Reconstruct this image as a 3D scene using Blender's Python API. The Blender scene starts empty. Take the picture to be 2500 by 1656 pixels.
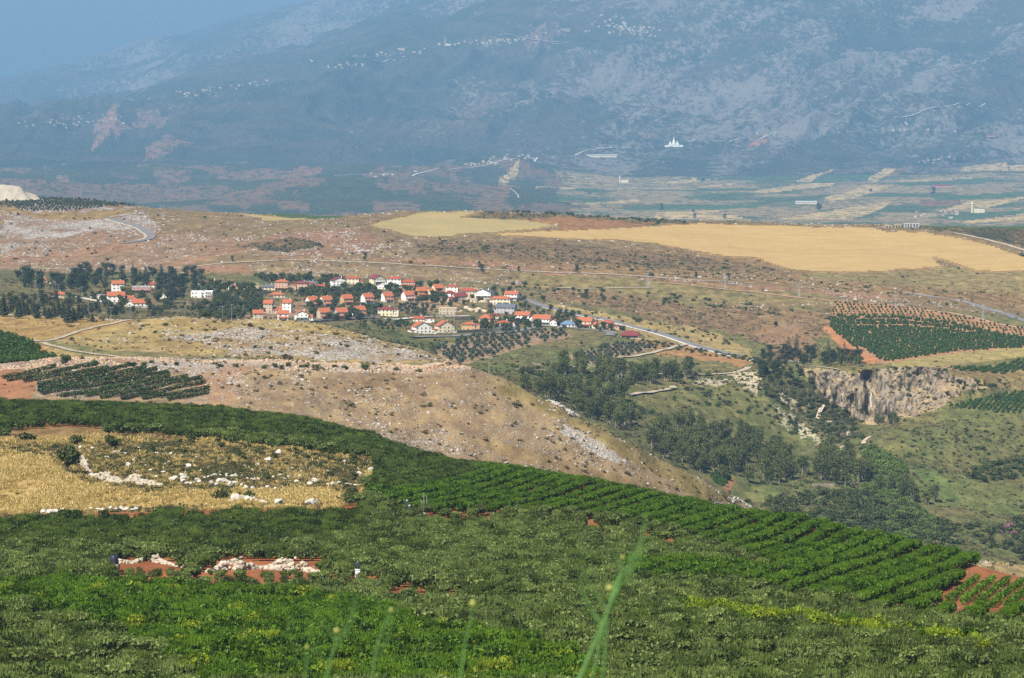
import bpy, math, random
import numpy as np
from mathutils import Vector

# ------------------------------------------------------------------ camera, sky, sun, exposure
SCN = bpy.context.scene
COL = SCN.collection
FPX = 7890.0                       # focal length in photo pixels (photo is 2500 x 1656)
PITCH = math.atan((828 - 100) / FPX)
cam_d = bpy.data.cameras.new('camera'); cam = bpy.data.objects.new('camera', cam_d); COL.objects.link(cam)
cam_d.sensor_width = 36.0; cam_d.lens = 36.0 * FPX / 2500.0
cam_d.clip_start = 0.3; cam_d.clip_end = 60000
cam_d.dof.use_dof = True; cam_d.dof.focus_distance = 1800; cam_d.dof.aperture_fstop = 13
cam.location = (0, 0, 0); cam.rotation_euler = (math.pi / 2 - PITCH, 0, 0)
SCN.camera = cam
SUN_EL = math.radians(52); SUN_AZ = math.radians(-143)         # azimuth from +Y towards +X
SDIR = Vector((math.sin(SUN_AZ) * math.cos(SUN_EL), math.cos(SUN_AZ) * math.cos(SUN_EL), math.sin(SUN_EL)))
w = bpy.data.worlds.new('World'); SCN.world = w; w.use_nodes = True
nt = w.node_tree; bg = nt.nodes['Background']
sk = nt.nodes.new('ShaderNodeTexSky'); sk.sky_type = 'NISHITA'; sk.sun_disc = False
sk.sun_elevation = SUN_EL; sk.sun_rotation = SUN_AZ; sk.altitude = 300; sk.air_density = 1.0; sk.dust_density = 2.5
nt.links.new(sk.outputs['Color'], bg.inputs['Color']); bg.inputs['Strength'].default_value = 0.052
sl = bpy.data.lights.new('sun', 'SUN'); sl.energy = 5.0; sl.angle = math.radians(0.53); sl.color = (1.0, 0.93, 0.81)
so = bpy.data.objects.new('sun', sl); COL.objects.link(so); so.rotation_euler = SDIR.to_track_quat('Z', 'Y').to_euler()
SCN.view_settings.view_transform = 'Standard'; SCN.view_settings.look = 'None'
SCN.view_settings.exposure = 0.72; SCN.view_settings.gamma = 1.0
SCN.render.engine = 'CYCLES'
SCN.cycles.use_denoising = False; SCN.cycles.use_adaptive_sampling = False
SCN.cycles.max_bounces = 5; SCN.cycles.diffuse_bounces = 2; SCN.cycles.glossy_bounces = 1
SCN.cycles.transparent_max_bounces = 4; SCN.cycles.volume_bounces = 0; SCN.cycles.transmission_bounces = 2

HAZE = 4.6e-5
R = random.Random(7); NR = np.random.default_rng(7)

def tag(o, label=None, cat=None, group=None, kind=None):
    if label:
        o['label'] = label
        if not 4 <= len(label.split()) <= 16: print('LABEL', len(label.split()), label)
    if cat: o['category'] = cat
    if group: o['group'] = group
    if kind: o['kind'] = kind
    return o

# ------------------------------------------------------------------ noise
def _h(ix, iy, seed):
    n = (ix.astype(np.int64) * 374761393 + iy.astype(np.int64) * 668265263 + seed * 1442695041) & 0x7fffffff
    n = (n ^ (n >> 13)) * 1274126177 & 0x7fffffff
    n = (n ^ (n >> 16)) & 0xffff
    return n / 65535.0
def vnoise(x, y, seed=0):
    x = np.asarray(x, float); y = np.asarray(y, float)
    ix = np.floor(x); iy = np.floor(y); fx = x - ix; fy = y - iy
    fx = fx * fx * (3 - 2 * fx); fy = fy * fy * (3 - 2 * fy)
    a = _h(ix, iy, seed); b = _h(ix + 1, iy, seed); c = _h(ix, iy + 1, seed); d = _h(ix + 1, iy + 1, seed)
    return (a * (1 - fx) + b * fx) * (1 - fy) + (c * (1 - fx) + d * fx) * fy
def fbm(x, y, seed=0, octv=4):
    s = 0; a = 1; t = 0
    for i in range(octv):
        s = s + a * vnoise(x * 2 ** i, y * 2 ** i, seed + i * 17); t += a; a *= 0.5
    return s / t

# ------------------------------------------------------------------ terrain control curves
CP, SP = math.cos(PITCH), math.sin(PITCH)
def px2st(u, v):
    """photo pixel -> (x/y, z/y) slopes of its view ray"""
    xc = (np.asarray(u, float) - 1250) / FPX; yc = -(np.asarray(v, float) - 828) / FPX
    dy = CP + yc * SP
    return xc / dy, (-SP + yc * CP) / dy
def st2px(s, t):
    # inverse of px2st
    yc = (t * CP + SP) / (CP - t * SP); dy = CP + yc * SP
    return s * dy * FPX + 1250, 828 - yc * FPX
ALLU = [0, 2500]
CREST = {0:(1050,996),528:(1030,1011),739:(1000,1038),898:(960,1077),1003:(920,1119),1120:(890,1142),1215:(870,1152),1426:(830,1182),1584:(800,1215),1743:(760,1253),1827:(745,1267),1954:(720,1281),2112:(690,1319),2271:(660,1352),2500:(600,1412),2900:(560,1500)}
RIDGE = {-300:470,0:480,103:484,228:490,380:509,494:515,570:519,753:526,836:526,900:521,951:516,1162:515,1373:524,1584:538,1796:543,2007:545,2218:549,2500:556,2900:566}
FRONT = {-400:305,0:285,120:272,237:262,383:220,574:165,765:122,900:77,991:31,1037:31,1075:42,1144:19,1250:-15,1500:-40,2000:-70,2500:-90}
BACK = {-400:215,0:190,106:174,211:153,348:100,475:79,581:48,686:21,803:0,1000:-60,1500:-150,2500:-170}
def off(d, y, dv): return {k: (y, (v[1] if isinstance(v, tuple) else v) + dv) for k, v in d.items()}
Z = lambda y, z: ('z', y, z)
CURVES = [
 Z(1.2, -1.55), Z(6, -1.8), Z(12, -3.3), Z(60, -17), Z(200, -48),
 {0:(370,1700),2500:(370,1700)},
 {0:(440,1560),1250:(430,1570),2500:(420,1590)},
 {0:(540,1420),1250:(520,1450),1800:(510,1480),2500:(480,1520)},
 {0:(700,1265),600:(700,1262),1100:(680,1290),1800:(620,1370),2500:(540,1460)},
 {0:(850,1110),600:(850,1115),850:(830,1150),1100:(790,1200),1800:(690,1310),2500:(575,1430)},
 CREST,
 {0:(1160,1012),739:(1150,1060),1120:(1150,1190),1426:(1150,1260),1743:(1150,1350),1954:(1150,1400),2500:(1150,1520)},
 {0:(1280,1000),528:(1290,1012),739:(1300,1045),1120:(1330,1160),1426:(1380,1200),1584:(1400,1240),1743:(1430,1290),1835:(1450,1320),2000:(1500,1400),2500:(1600,1430)},
 {0:(1480,890),142:(1480,880),253:(1480,883),600:(1480,893),702:(1480,889),803:(1480,897),1057:(1480,901),1120:(1480,897),1148:(1478,899),1183:(1476,910),1241:(1470,931),1280:(1465,955),1348:(1460,980),1416:(1455,1020),1491:(1450,1053),1538:(1450,1080),1589:(1455,1104),1656:(1460,1138),1707:(1465,1160),1741:(1470,1187),1775:(1480,1209),1835:(1500,1234),1950:(1560,1330),2500:(1660,1405)},
 {0:(1520,884),142:(1520,876),600:(1520,888),1057:(1530,897),1120:(1560,925),1200:(1650,1010),1426:(1650,1120),1656:(1680,1230),1835:(1700,1290),2000:(1720,1300),2250:(1730,1320),2500:(1760,1360)},
 {-300:(1750,790),0:(1790,778),200:(1790,782),330:(1780,782),431:(1790,776),600:(1790,785),753:(1780,790),854:(1760,814),930:(1740,838),1031:(1700,858),1075:(1660,874),1110:(1660,900),1200:(1800,985),1300:(1850,1000),1426:(1850,1060),1550:(1850,1110),1700:(1850,1180),1850:(1880,1210),2000:(1900,1215),2150:(1880,1235),2300:(1880,1260),2500:(1900,1280)},
 {0:(2050,755),200:(2050,775),330:(2050,795),600:(2050,810),853:(2050,840),1031:(2050,875),1110:(2000,905),1200:(2020,925),1300:(2050,945),1426:(2050,1000),1550:(2020,1050),1700:(2020,1100),1850:(2050,1120),1960:(2080,1130),2050:(2050,1135),2150:(2020,1150),2300:(2020,1170),2500:(2050,1185)},
 {0:(2200,738),330:(2250,785),600:(2280,792),853:(2280,822),1031:(2280,860),1110:(2200,880),1200:(2200,895),1300:(2200,905),1426:(2200,940),1550:(2200,970),1700:(2200,1010),1850:(2230,1050),1960:(2250,1080),2050:(2210,1075),2130:(2160,1062),2200:(2150,1050),2300:(2150,1070),2500:(2180,1085)},
 {0:(2350,725),330:(2400,770),600:(2400,780),853:(2400,808),1031:(2380,840),1200:(2360,862),1300:(2350,870),1426:(2350,890),1550:(2350,905),1700:(2340,930),1790:(2330,945),1850:(2330,955),1950:(2330,978),2050:(2320,1005),2130:(2310,1030),2200:(2300,1012),2300:(2290,985),2400:(2290,985),2500:(2290,985)},
 {0:(2430,715),330:(2480,760),600:(2500,774),853:(2500,797),1031:(2470,828),1200:(2420,852),1300:(2400,862),1426:(2400,876),1550:(2400,890),1700:(2400,903),1800:(2380,905),1850:(2370,903),1950:(2360,903),2000:(2350,903),2100:(2340,900),2200:(2330,895),2300:(2330,898),2400:(2330,925),2450:(2330,955),2500:(2330,965)},
 {0:(2550,705),330:(2600,748),600:(2600,765),853:(2620,784),1031:(2580,810),1200:(2540,822),1300:(2520,834),1426:(2500,848),1550:(2500,860),1700:(2500,872),1850:(2480,883),2000:(2450,880),2150:(2450,878),2300:(2450,880),2500:(2450,908)},
 {0:(2700,692),330:(2720,722),600:(2720,745),853:(2730,762),1031:(2700,785),1200:(2680,800),1300:(2660,808),1426:(2640,815),1550:(2640,825),1700:(2640,848),1850:(2620,862),2000:(2600,866),2150:(2560,866),2300:(2550,862),2500:(2550,868)},
 {0:(2850,682),330:(2860,702),600:(2860,717),853:(2880,728),1031:(2850,750),1200:(2830,762),1300:(2820,768),1500:(2800,787),1700:(2800,812),1850:(2780,828),2000:(2760,836),2150:(2740,833),2300:(2740,825),2500:(2740,815)},
 {0:(2980,670),330:(2990,680),600:(3000,688),853:(3000,692),1031:(2990,698),1200:(2980,708),1300:(2980,715),1500:(2960,732),1700:(2950,753),1850:(2940,767),2000:(2930,765),2150:(2920,762),2300:(2920,765),2500:(2920,778)},
 {0:(3120,655),300:(3120,657),420:(3120,655),550:(3120,645),700:(3120,637),900:(3120,641),1031:(3120,649),1200:(3120,660),1500:(3120,673),1700:(3120,684),1850:(3120,694),2000:(3120,703),2150:(3120,712),2300:(3120,732),2500:(3120,762)},
 {0:(3350,600),600:(3350,595),853:(3350,595),1031:(3350,602),1200:(3350,607),1500:(3350,632),1700:(3350,652),1850:(3350,668),2000:(3350,667),2150:(3350,668),2300:(3350,682),2500:(3350,672)},
 {0:(3600,540),600:(3600,550),853:(3600,550),1031:(3600,570),1200:(3600,567),1500:(3600,588),1700:(3600,605),1850:(3600,614),2000:(3600,613),2500:(3600,616)},
 off(RIDGE, 3900, 0), off(RIDGE, 4600, 95), {0:(6500,612),2500:(6500,612)},
 {0:(9300,548),2500:(9300,548)}, {0:(12400,482),2500:(12400,482)},
 {0:(15400,425),1200:(15400,432),2500:(15400,436)},
 {0:(17200,370),600:(17200,380),1200:(17200,385),1500:(17200,392),1850:(17200,412),2150:(17200,402),2500:(17200,385)},
 {0:(18900,335),600:(18900,305),1200:(18900,300),1800:(18900,335),2150:(18900,325),2500:(18900,305)},
 {0:(20800,308),300:(20800,272),600:(20800,235),1000:(20800,190),1200:(20800,170),1500:(20800,190),2000:(20800,200),2500:(20800,200)},
 off(FRONT, 23500, 0), off(FRONT, 26500, 14),
 {k: (31000, v * .5 + 0.5 * float(np.interp(k, list(FRONT), list(FRONT.values()))) - 4) for k, v in BACK.items()},
 off(BACK, 35500, 0), off(BACK, 39000, 80)]
NK = len(CURVES)
SMIN, SMAX = px2st(-420, 828)[0], px2st(2920, 828)[0]
NC = 1340
SS = np.linspace(SMIN, SMAX, NC)
UU = SS * FPX + 1250
def smooth(a, n):
    if n < 2: return a
    k = np.hanning(n + 2)[1:-1]; k /= k.sum()
    return np.convolve(np.pad(a, (n // 2, n - 1 - n // 2), mode='edge'), k, mode='valid')
CY = np.zeros((NK, NC)); CT = np.zeros((NK, NC))
for k, c in enumerate(CURVES):
    if isinstance(c, tuple):
        CY[k] = c[1]; CT[k] = c[2] / c[1]
    else:
        us = np.array(sorted(c)); ys = np.array([c[q][0] for q in us], float); vs = np.array([c[q][1] for q in us], float)
        s_, t_ = px2st(us, vs)
        n = 25 if k in (10, 13, 19, 18) else 45
        CY[k] = smooth(np.interp(SS, s_, ys), n); CT[k] = smooth(np.interp(SS, s_, t_), n)
# pchip of t over log(y) along each column
X = np.log(CY)
H = np.diff(X, axis=0); Dl = np.diff(CT, axis=0) / H
M = np.zeros_like(CT)
for k in range(1, NK - 1):
    a, b = Dl[k - 1], Dl[k]; w1 = 2 * H[k] + H[k - 1]; w2 = H[k] + 2 * H[k - 1]
    ok = a * b > 0
    M[k] = np.where(ok, (w1 + w2) / np.where(ok, w1 / np.where(ok, a, 1) + w2 / np.where(ok, b, 1), 1), 0)
M[0] = Dl[0]; M[-1] = Dl[-1]
ROWS_Y = []; ROWS_T = []; ROWS_K = []
for k in range(NK - 1):
    vs = np.abs(CT[k + 1] - CT[k]) * FPX
    n = int(np.clip(np.percentile(vs, 92) / 2.9, 5, 66))
    if k >= 33: n = max(n, 34)
    if k in (18,): n = 46
    if k < 5: n = 6
    if k in (28, 29): n = 8
    for j in range(n):
        f = j / n
        x = X[k] + f * H[k]
        h00 = 2 * f**3 - 3 * f**2 + 1; h10 = f**3 - 2 * f**2 + f; h01 = -2 * f**3 + 3 * f**2; h11 = f**3 - f**2
        ROWS_Y.append(np.exp(x)); ROWS_T.append(h00 * CT[k] + h10 * H[k] * M[k] + h01 * CT[k + 1] + h11 * H[k] * M[k + 1]); ROWS_K.append(k + f)
ROWS_Y.append(CY[-1]); ROWS_T.append(CT[-1]); ROWS_K.append(NK - 1.0)
GY = np.array(ROWS_Y); GT = np.array(ROWS_T); GK = np.repeat(np.array(ROWS_K)[:, None], NC, 1); NRW = len(GY)
GU, GV = st2px(np.repeat(SS[None], NRW, 0), GT)              # nominal photo pixel of every ground vertex
GX = SS[None] * GY
GZ = GT * GY
K1 = GK
def where_in(u, v, poly):
    us = [p[0] for p in poly]; vs = [p[1] for p in poly]; a = (u - min(us)) / (max(us) - min(us) + 1e-6); b = (v - min(vs)) / (max(vs) - min(vs) + 1e-6)
    h = 'left' if a < .34 else 'middle' if a < .67 else 'right'
    return ('upper ' if b < .5 else 'lower ') + h
def ramp(a, lo, hi): return np.clip((a - lo) / (hi - lo), 0, 1)
# natural relief
n1 = fbm(GX / 90, GY / 90, 1, 4) - .5; n2 = fbm(GX / 16, GY / 22, 9, 3) - .5; n3 = fbm(GX / 300, GY / 300, 5, 3) - .5
amp_hill = ramp(K1, 10.3, 11.5) * (1 - ramp(K1, 27, 29))
vill = np.exp(-((K1 - 21.3) / 2.3) ** 2)
GZ += n1 * 5.0 * amp_hill * (1 - .6 * vill) + n2 * 1.5 * amp_hill * (1 - .7 * vill)
GZ += n1 * 1.2 * ramp(K1, 4.5, 6) * (1 - ramp(K1, 9, 10.3))
valley = amp_hill * ramp(GU, 1500, 1750) * (1 - ramp(K1, 18, 18.4)) * ramp(K1, 13.5, 14.5)
GZ += valley * ((fbm(GX / 55, GY / 70, 21, 3) - .5) * 10)
# cliff ribs: push the face in and out along y
clf = ramp(K1, 17.7, 18.1) * (1 - ramp(K1, 18.72, 19.0)) * ramp(GU, 1890, 1960) * (1 - ramp(GU, 2380, 2440))
GY += clf * ((fbm(GX / 26, GZ / 45, 31, 5) - .5) * 52 + (fbm(GX / 6, GZ / 11, 35, 3) - .5) * 14 + 8 * np.exp(-np.clip((GU - 2122 - (GV - 960) * .08) / 13, -9, 9) ** 2)) ; GZ += clf * (fbm(GX / 5, GZ / 4, 33, 3) - .5) * 5
# mountain relief: ribs and gullies running down towards lower left
mt = ramp(K1, 32, 34.2); MX, MY = GX / 1.55, GY / 1.55
ca, sa = math.cos(math.radians(32)), math.sin(math.radians(32))
P = MX * ca + MY * .42 * sa + GZ; Q = -MX * sa + MY * .42 * ca
wx = (fbm(MX / 900, MY / 900, 51, 3) - .5) * 900
rd = 1 - np.abs(2 * fbm((Q + wx) / 620, P / 2400, 41, 4) - 1)
rd2 = 1 - np.abs(2 * fbm((Q + wx * .6) / 210, P / 800, 43, 4) - 1)
edge = np.clip(np.minimum(np.abs(K1 - 36), np.abs(K1 - 39)) / .8, .25, 1)
GZ += mt * edge * ((rd - .75) * 430 + (rd2 - .75) * 170 + (fbm(MX / 90, MY / 160, 47, 4) - .5) * 80)
dg = 1 - np.abs(2 * fbm((GU * .55 + GV + 40 * fbm(GU / 150, GV / 100, 55, 2)) / 62, (GU - GV * 1.8) / 420, 57, 4) - 1)
GZ += mt * edge * (dg - .7) * 110
GZ += ramp(K1, 30.5, 31.6) * (1 - mt) * (fbm(MX / 500, MY / 700, 61, 3) - .5) * 50
GZ += ramp(K1, 30.3, 31) * (1 - ramp(K1, 32.3, 33)) * (1 - ramp(GU, 1250, 1500)) * (fbm(MX / 420, MY / 500, 63, 4) - .35) * 190
GT2 = GZ / GY
GS2 = GX / GY                       # (x unchanged, y moved only on the cliff)

def col_at(s):
    f = (s - SMIN) / (SMAX - SMIN) * (NC - 1); i = int(min(max(math.floor(f), 0), NC - 2)); f = min(max(f - i, 0), 1)
    return GY[:, i] * (1 - f) + GY[:, i + 1] * f, GZ[:, i] * (1 - f) + GZ[:, i + 1] * f
KROW = np.array(ROWS_K)
def hit(u, v, kmin=5, kmax=99):
    """first ground point along the view ray of a photo pixel"""
    s, t = px2st(u, v); s = float(s); t = float(t)
    y, z = col_at(s); tt = z / y
    m = (KROW >= kmin) & (KROW <= kmax)
    idx = np.nonzero(m & (tt >= t))[0]
    if len(idx) == 0:
        j = np.nonzero(m)[0]; j = j[np.argmax(tt[j])]; Y = y[j]; return Vector((s * Y, Y, z[j]))
    j = idx[0]
    if j == 0 or tt[j - 1] >= t: Y = y[j]; return Vector((s * Y, Y, z[j]))
    f = (t - tt[j - 1]) / (tt[j] - tt[j - 1]); Y = y[j - 1] + f * (y[j] - y[j - 1])
    return Vector((s * Y, Y, z[j - 1] + f * (z[j] - z[j - 1])))
def gz(x, y):
    yc, zc = col_at(x / y)
    return float(np.interp(y, yc, zc))
def gzv(x, y):
    x = np.asarray(x); y = np.asarray(y); s = x / y
    f = (s - SMIN) / (SMAX - SMIN) * (NC - 1); i = np.clip(np.floor(f).astype(int), 0, NC - 2); f = np.clip(f - i, 0, 1)
    out = np.zeros(len(x))
    for q in range(len(x)):
        a = i[q]; b = f[q]
        lo = np.searchsorted(GY[:, a], y[q]); lo = min(max(lo, 2), NRW - 2); sl_ = slice(lo - 2, lo + 2)
        yc = GY[sl_, a] * (1 - b) + GY[sl_, a + 1] * b; zc = GZ[sl_, a] * (1 - b) + GZ[sl_, a + 1] * b
        out[q] = np.interp(y[q], yc, zc)
    return out
def proj(x, y, z):
    return st2px(np.asarray(x) / y, np.asarray(z) / y)
def visible(x, y, z, slack=2.0):
    """is this point seen over the ground in front of it"""
    yc, zc = col_at(x / y); m = yc < y - 6
    return (z + slack) / y > (zc[m] / yc[m]).max() if m.any() else True
def inpoly(u, v, poly):
    u = np.asarray(u, float); v = np.asarray(v, float); r = np.zeros(u.shape, bool); n = len(poly)
    for i in range(n):
        x1, y1 = poly[i]; x2, y2 = poly[(i + 1) % n]
        if y1 == y2: continue
        c = ((y1 > v) != (y2 > v)) & (u < (x2 - x1) * (v - y1) / (y2 - y1) + x1); r ^= c
    return r
def zp(pts, x0, y0, k): return [(x0 + a * k, y0 + b * k) for a, b in pts]
# ------------------------------------------------------------------ materials
def new_mat(name):
    m = bpy.data.materials.new(name); m.use_nodes = True; nt = m.node_tree
    return m, nt, nt.nodes['Principled BSDF']
class NB:
    """tiny node helper"""
    def __init__(s, nt): s.nt = nt
    def n(s, t, **kw):
        x = s.nt.nodes.new(t)
        for k, v in kw.items(): setattr(x, k, v)
        return x
    def l(s, a, b): s.nt.links.new(a, b)
    def val(s, sock, v):
        if isinstance(v, bpy.types.NodeSocket): s.l(v, sock)
        else: sock.default_value = v
    def math(s, op, a, b=0.0, c=None, clamp=False):
        x = s.n('ShaderNodeMath', operation=op); x.use_clamp = clamp
        s.val(x.inputs[0], a); s.val(x.inputs[1], b)
        if c is not None: s.val(x.inputs[2], c)
        return x.outputs[0]
    def mix(s, f, a, b, mode='MIX'):
        x = s.n('ShaderNodeMix', data_type='RGBA', blend_type=mode)
        s.val(x.inputs[0], f)
        for i, v in ((6, a), (7, b)):
            if isinstance(v, bpy.types.NodeSocket): s.l(v, x.inputs[i])
            else: x.inputs[i].default_value = (*v, 1) if len(v) == 3 else v
        return x.outputs[2]
    def noise(s, co, scale, detail=3, rough=.55, dist=0.0):
        x = s.n('ShaderNodeTexNoise'); s.l(co, x.inputs['Vector']); x.inputs['Scale'].default_value = scale
        x.inputs['Detail'].default_value = detail; x.inputs['Roughness'].default_value = rough; x.inputs['Distortion'].default_value = dist
        return x.outputs['Fac']
    def maprange(s, v, a, b, c=0.0, d=1.0):
        x = s.n('ShaderNodeMapRange'); s.val(x.inputs['Value'], v)
        for i, q in enumerate((a, b, c, d)): s.val(x.inputs[1 + i], q)
        return x.outputs[0]
    def scale(s, co, v):
        x = s.n('ShaderNodeVectorMath', operation='MULTIPLY'); s.l(co, x.inputs[0]); x.inputs[1].default_value = v; return x.outputs[0]
def ground_mat():
    m, nt, p = new_mat('ground_earth'); b = NB(nt)
    geo = b.n('ShaderNodeNewGeometry').outputs['Position']
    a = b.n('ShaderNodeAttribute', attribute_name='zone').outputs['Color']
    mx = b.n('ShaderNodeAttribute', attribute_name='mixm').outputs['Color']
    sp = b.n('ShaderNodeSeparateColor'); b.l(mx, sp.inputs[0]); rock, shrub, dry = sp.outputs
    stretched = b.scale(geo, (1, .45, 1))
    big = b.noise(stretched, .018, 4, .6); mid = b.noise(stretched, .11, 4, .65); fine = b.noise(geo, .9, 3, .7)
    c = b.mix(b.maprange(big, .3, .7), a, b.mix(.5, a, (.16, .10, .05)))
    c = b.mix(b.math('MULTIPLY', b.maprange(mid, .42, .68), dry, clamp=True), c, b.mix(.65, a, (.34, .25, .11)))
    v = b.math('ADD', b.math('MULTIPLY', mid, .9), b.math('MULTIPLY', fine, .75))
    c = b.mix(1.0, c, b.mix(b.maprange(v, .55, 1.1), (.55, .55, .55), (1.4, 1.4, 1.4)), 'MULTIPLY')
    # scrub tufts
    tn = b.noise(stretched, .32, 4, .7); tb = b.noise(stretched, .03, 3, .6)
    th = b.math('SUBTRACT', .86, b.math('MULTIPLY', shrub, b.math('ADD', .2, b.math('MULTIPLY', tb, .55))))
    sm = b.maprange(tn, th, b.math('ADD', th, .035))
    c = b.mix(sm, c, b.mix(fine, (.018, .024, .012), (.06, .065, .03)))
    # limestone outcrops
    rn = b.noise(stretched, .85, 3, .75, .4); rb = b.noise(stretched, .035, 4, .7)
    th = b.math('SUBTRACT', .88, b.math('MULTIPLY', rock, b.math('ADD', .1, b.math('MULTIPLY', rb, .75))))
    rm = b.maprange(rn, th, b.math('ADD', th, .04))
    rc = b.mix(b.noise(geo, .5, 3, .7), (.17, .16, .16), (.56, .52, .47))
    c = b.mix(rm, c, rc)
    nz = b.n('ShaderNodeSeparateXYZ'); b.l(b.n('ShaderNodeNewGeometry').outputs['True Normal'], nz.inputs[0])
    steep = b.math('MULTIPLY', b.maprange(nz.outputs[2], .88, .66), b.maprange(dry, 1.3, 1.8))
    s1 = b.noise(b.scale(geo, (.30, .30, .05)), 1.0, 4, .7, .6); s2 = b.noise(b.scale(geo, (.5, .5, .35)), 1.0, 4, .75)
    cc = b.mix(b.maprange(s1, .42, .58), (.055, .05, .038), b.mix(b.maprange(s2, .35, .65), (.19, .145, .105), (.36, .31, .25)))
    cc = b.mix(b.maprange(s2, .60, .64), cc, (.03, .042, .02))
    c = b.mix(b.math('MULTIPLY', steep, .9), c, cc)
    b.l(c, p.inputs['Base Color']); p.inputs['Roughness'].default_value = .95; p.inputs['Specular IOR Level'].default_value = .1
    bp = b.n('ShaderNodeBump'); bp.inputs['Strength'].default_value = .9; bp.inputs['Distance'].default_value = 1.0
    b.l(b.math('ADD', b.math('MULTIPLY', rm, .7), b.math('ADD', b.math('MULTIPLY', sm, .5), b.math('ADD', b.math('MULTIPLY', fine, .5), b.math('MULTIPLY', mid, 1.2)))), bp.inputs['Height'])
    b.l(bp.outputs[0], p.inputs['Normal'])
    return m
def field_mat(name, col, col2, sc=.05, bump=.3):
    m, nt, p = new_mat(name); b = NB(nt)
    geo = b.n('ShaderNodeNewGeometry').outputs['Position']
    st = b.scale(geo, (.35, 1, 1))
    n = b.noise(st, sc, 4, .6, .5); f = b.noise(b.scale(geo, (.3, 1, 1)), .7, 3, .7)
    c = b.mix(b.maprange(n, .35, .7), col, col2)
    n5 = b.noise(b.scale(geo, (.012, .09, .09)), 1.0, 4, .7, .8); c = b.mix(b.math('MULTIPLY', b.maprange(n5, .5, .72), .45), c, (.30, .20, .075)); n6 = b.noise(b.scale(geo, (.03, .12, .12)), 1.0, 3, .7); c = b.mix(b.maprange(n6, .70, .74), c, (.16, .13, .05))
    c = b.mix(1.0, c, b.mix(f, (.8, .8, .8), (1.2, 1.2, 1.2)), 'MULTIPLY')
    b.l(c, p.inputs['Base Color']); p.inputs['Roughness'].default_value = .9; p.inputs['Specular IOR Level'].default_value = .1
    bp = b.n('ShaderNodeBump'); bp.inputs['Strength'].default_value = bump; bp.inputs['Distance'].default_value = .5
    b.l(f, bp.inputs['Height']); b.l(bp.outputs[0], p.inputs['Normal'])
    return m
def mountain_mat():
    m, nt, p = new_mat('mountain_slope'); b = NB(nt)
    geo = b.n('ShaderNodeNewGeometry').outputs['Position']
    a = b.n('ShaderNodeAttribute', attribute_name='zone').outputs['Color']
    mx = b.n('ShaderNodeAttribute', attribute_name='mixm').outputs['Color']
    sp = b.n('ShaderNodeSeparateColor'); b.l(mx, sp.inputs[0]); rock, own, rib = sp.outputs
    rot = b.n('ShaderNodeMapping'); b.l(geo, rot.inputs[0]); rot.inputs['Rotation'].default_value = (0, 0, math.radians(-30)); rot.inputs['Scale'].default_value = (.42, .62, 1.0)
    co = rot.outputs[0]
    n1 = b.noise(co, .0013, 5, .62, .8); n2 = b.noise(co, .0072, 4, .7, .4); n3 = b.noise(b.scale(geo, (1, .5, 1)), .026, 2, .8)
    v = b.math('ADD', b.math('ADD', b.math('MULTIPLY', n1, .3), b.math('MULTIPLY', n2, 1.0)), b.math('ADD', b.math('MULTIPLY', n3, 1.7), b.math('MULTIPLY', rib, .55)))
    th = b.math('SUBTRACT', 2.52, b.math('MULTIPLY', rock, .8))
    rm = b.maprange(v, b.math('SUBTRACT', th, .14), b.math('ADD', th, .20))
    veg = b.mix(b.maprange(b.noise(co, .0024, 4, .65, 1.0), .42, .66), b.mix(n2, (.010, .020, .012), (.045, .055, .032)), b.mix(n3, (.035, .035, .024), (.11, .085, .066)))
    rc = b.mix(b.noise(geo, .013, 3, .7), (.12, .10, .085), (.21, .185, .16))
    c = b.mix(rm, veg, rc)
    # traced patches keep their own colour, mottled with scrub
    spk = b.maprange(n3, .50, .58)
    c2 = b.mix(b.math('MULTIPLY', spk, .75), b.mix(b.maprange(n2, .35, .65), a, b.mix(.35, a, (.1, .1, .07))), (.03, .045, .025))
    c = b.mix(own, c, c2)
    b.l(c, p.inputs['Base Color']); p.inputs['Roughness'].default_value = 1.0; p.inputs['Specular IOR Level'].default_value = .0
    bp = b.n('ShaderNodeBump'); bp.inputs['Strength'].default_value = .8; bp.inputs['Distance'].default_value = 18.0
    b.l(b.math('ADD', n3, n2), bp.inputs['Height']); b.l(bp.outputs[0], p.inputs['Normal'])
    return m
def plain(name, col, rough=.85, var=.25, sc=.6, spec=.25, metal=0.0):
    m, nt, p = new_mat(name); b = NB(nt)
    co = b.n('ShaderNodeTexCoord').outputs['Object']
    n = b.noise(co, sc, 4, .65)
    k = 1 - var; q = 1 + var
    c = b.mix(1.0, b.mix(1.0, col, b.mix(b.maprange(n, .3, .7), (k, k, k), (q, q, q)), 'MULTIPLY'), b.mix(b.noise(co, sc * 6, 2, .6), (.92, .92, .92), (1.08, 1.08, 1.08)), 'MULTIPLY')
    b.l(c, p.inputs['Base Color']); p.inputs['Roughness'].default_value = rough; p.inputs['Specular IOR Level'].default_value = spec; p.inputs['Metallic'].default_value = metal
    return m
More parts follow.
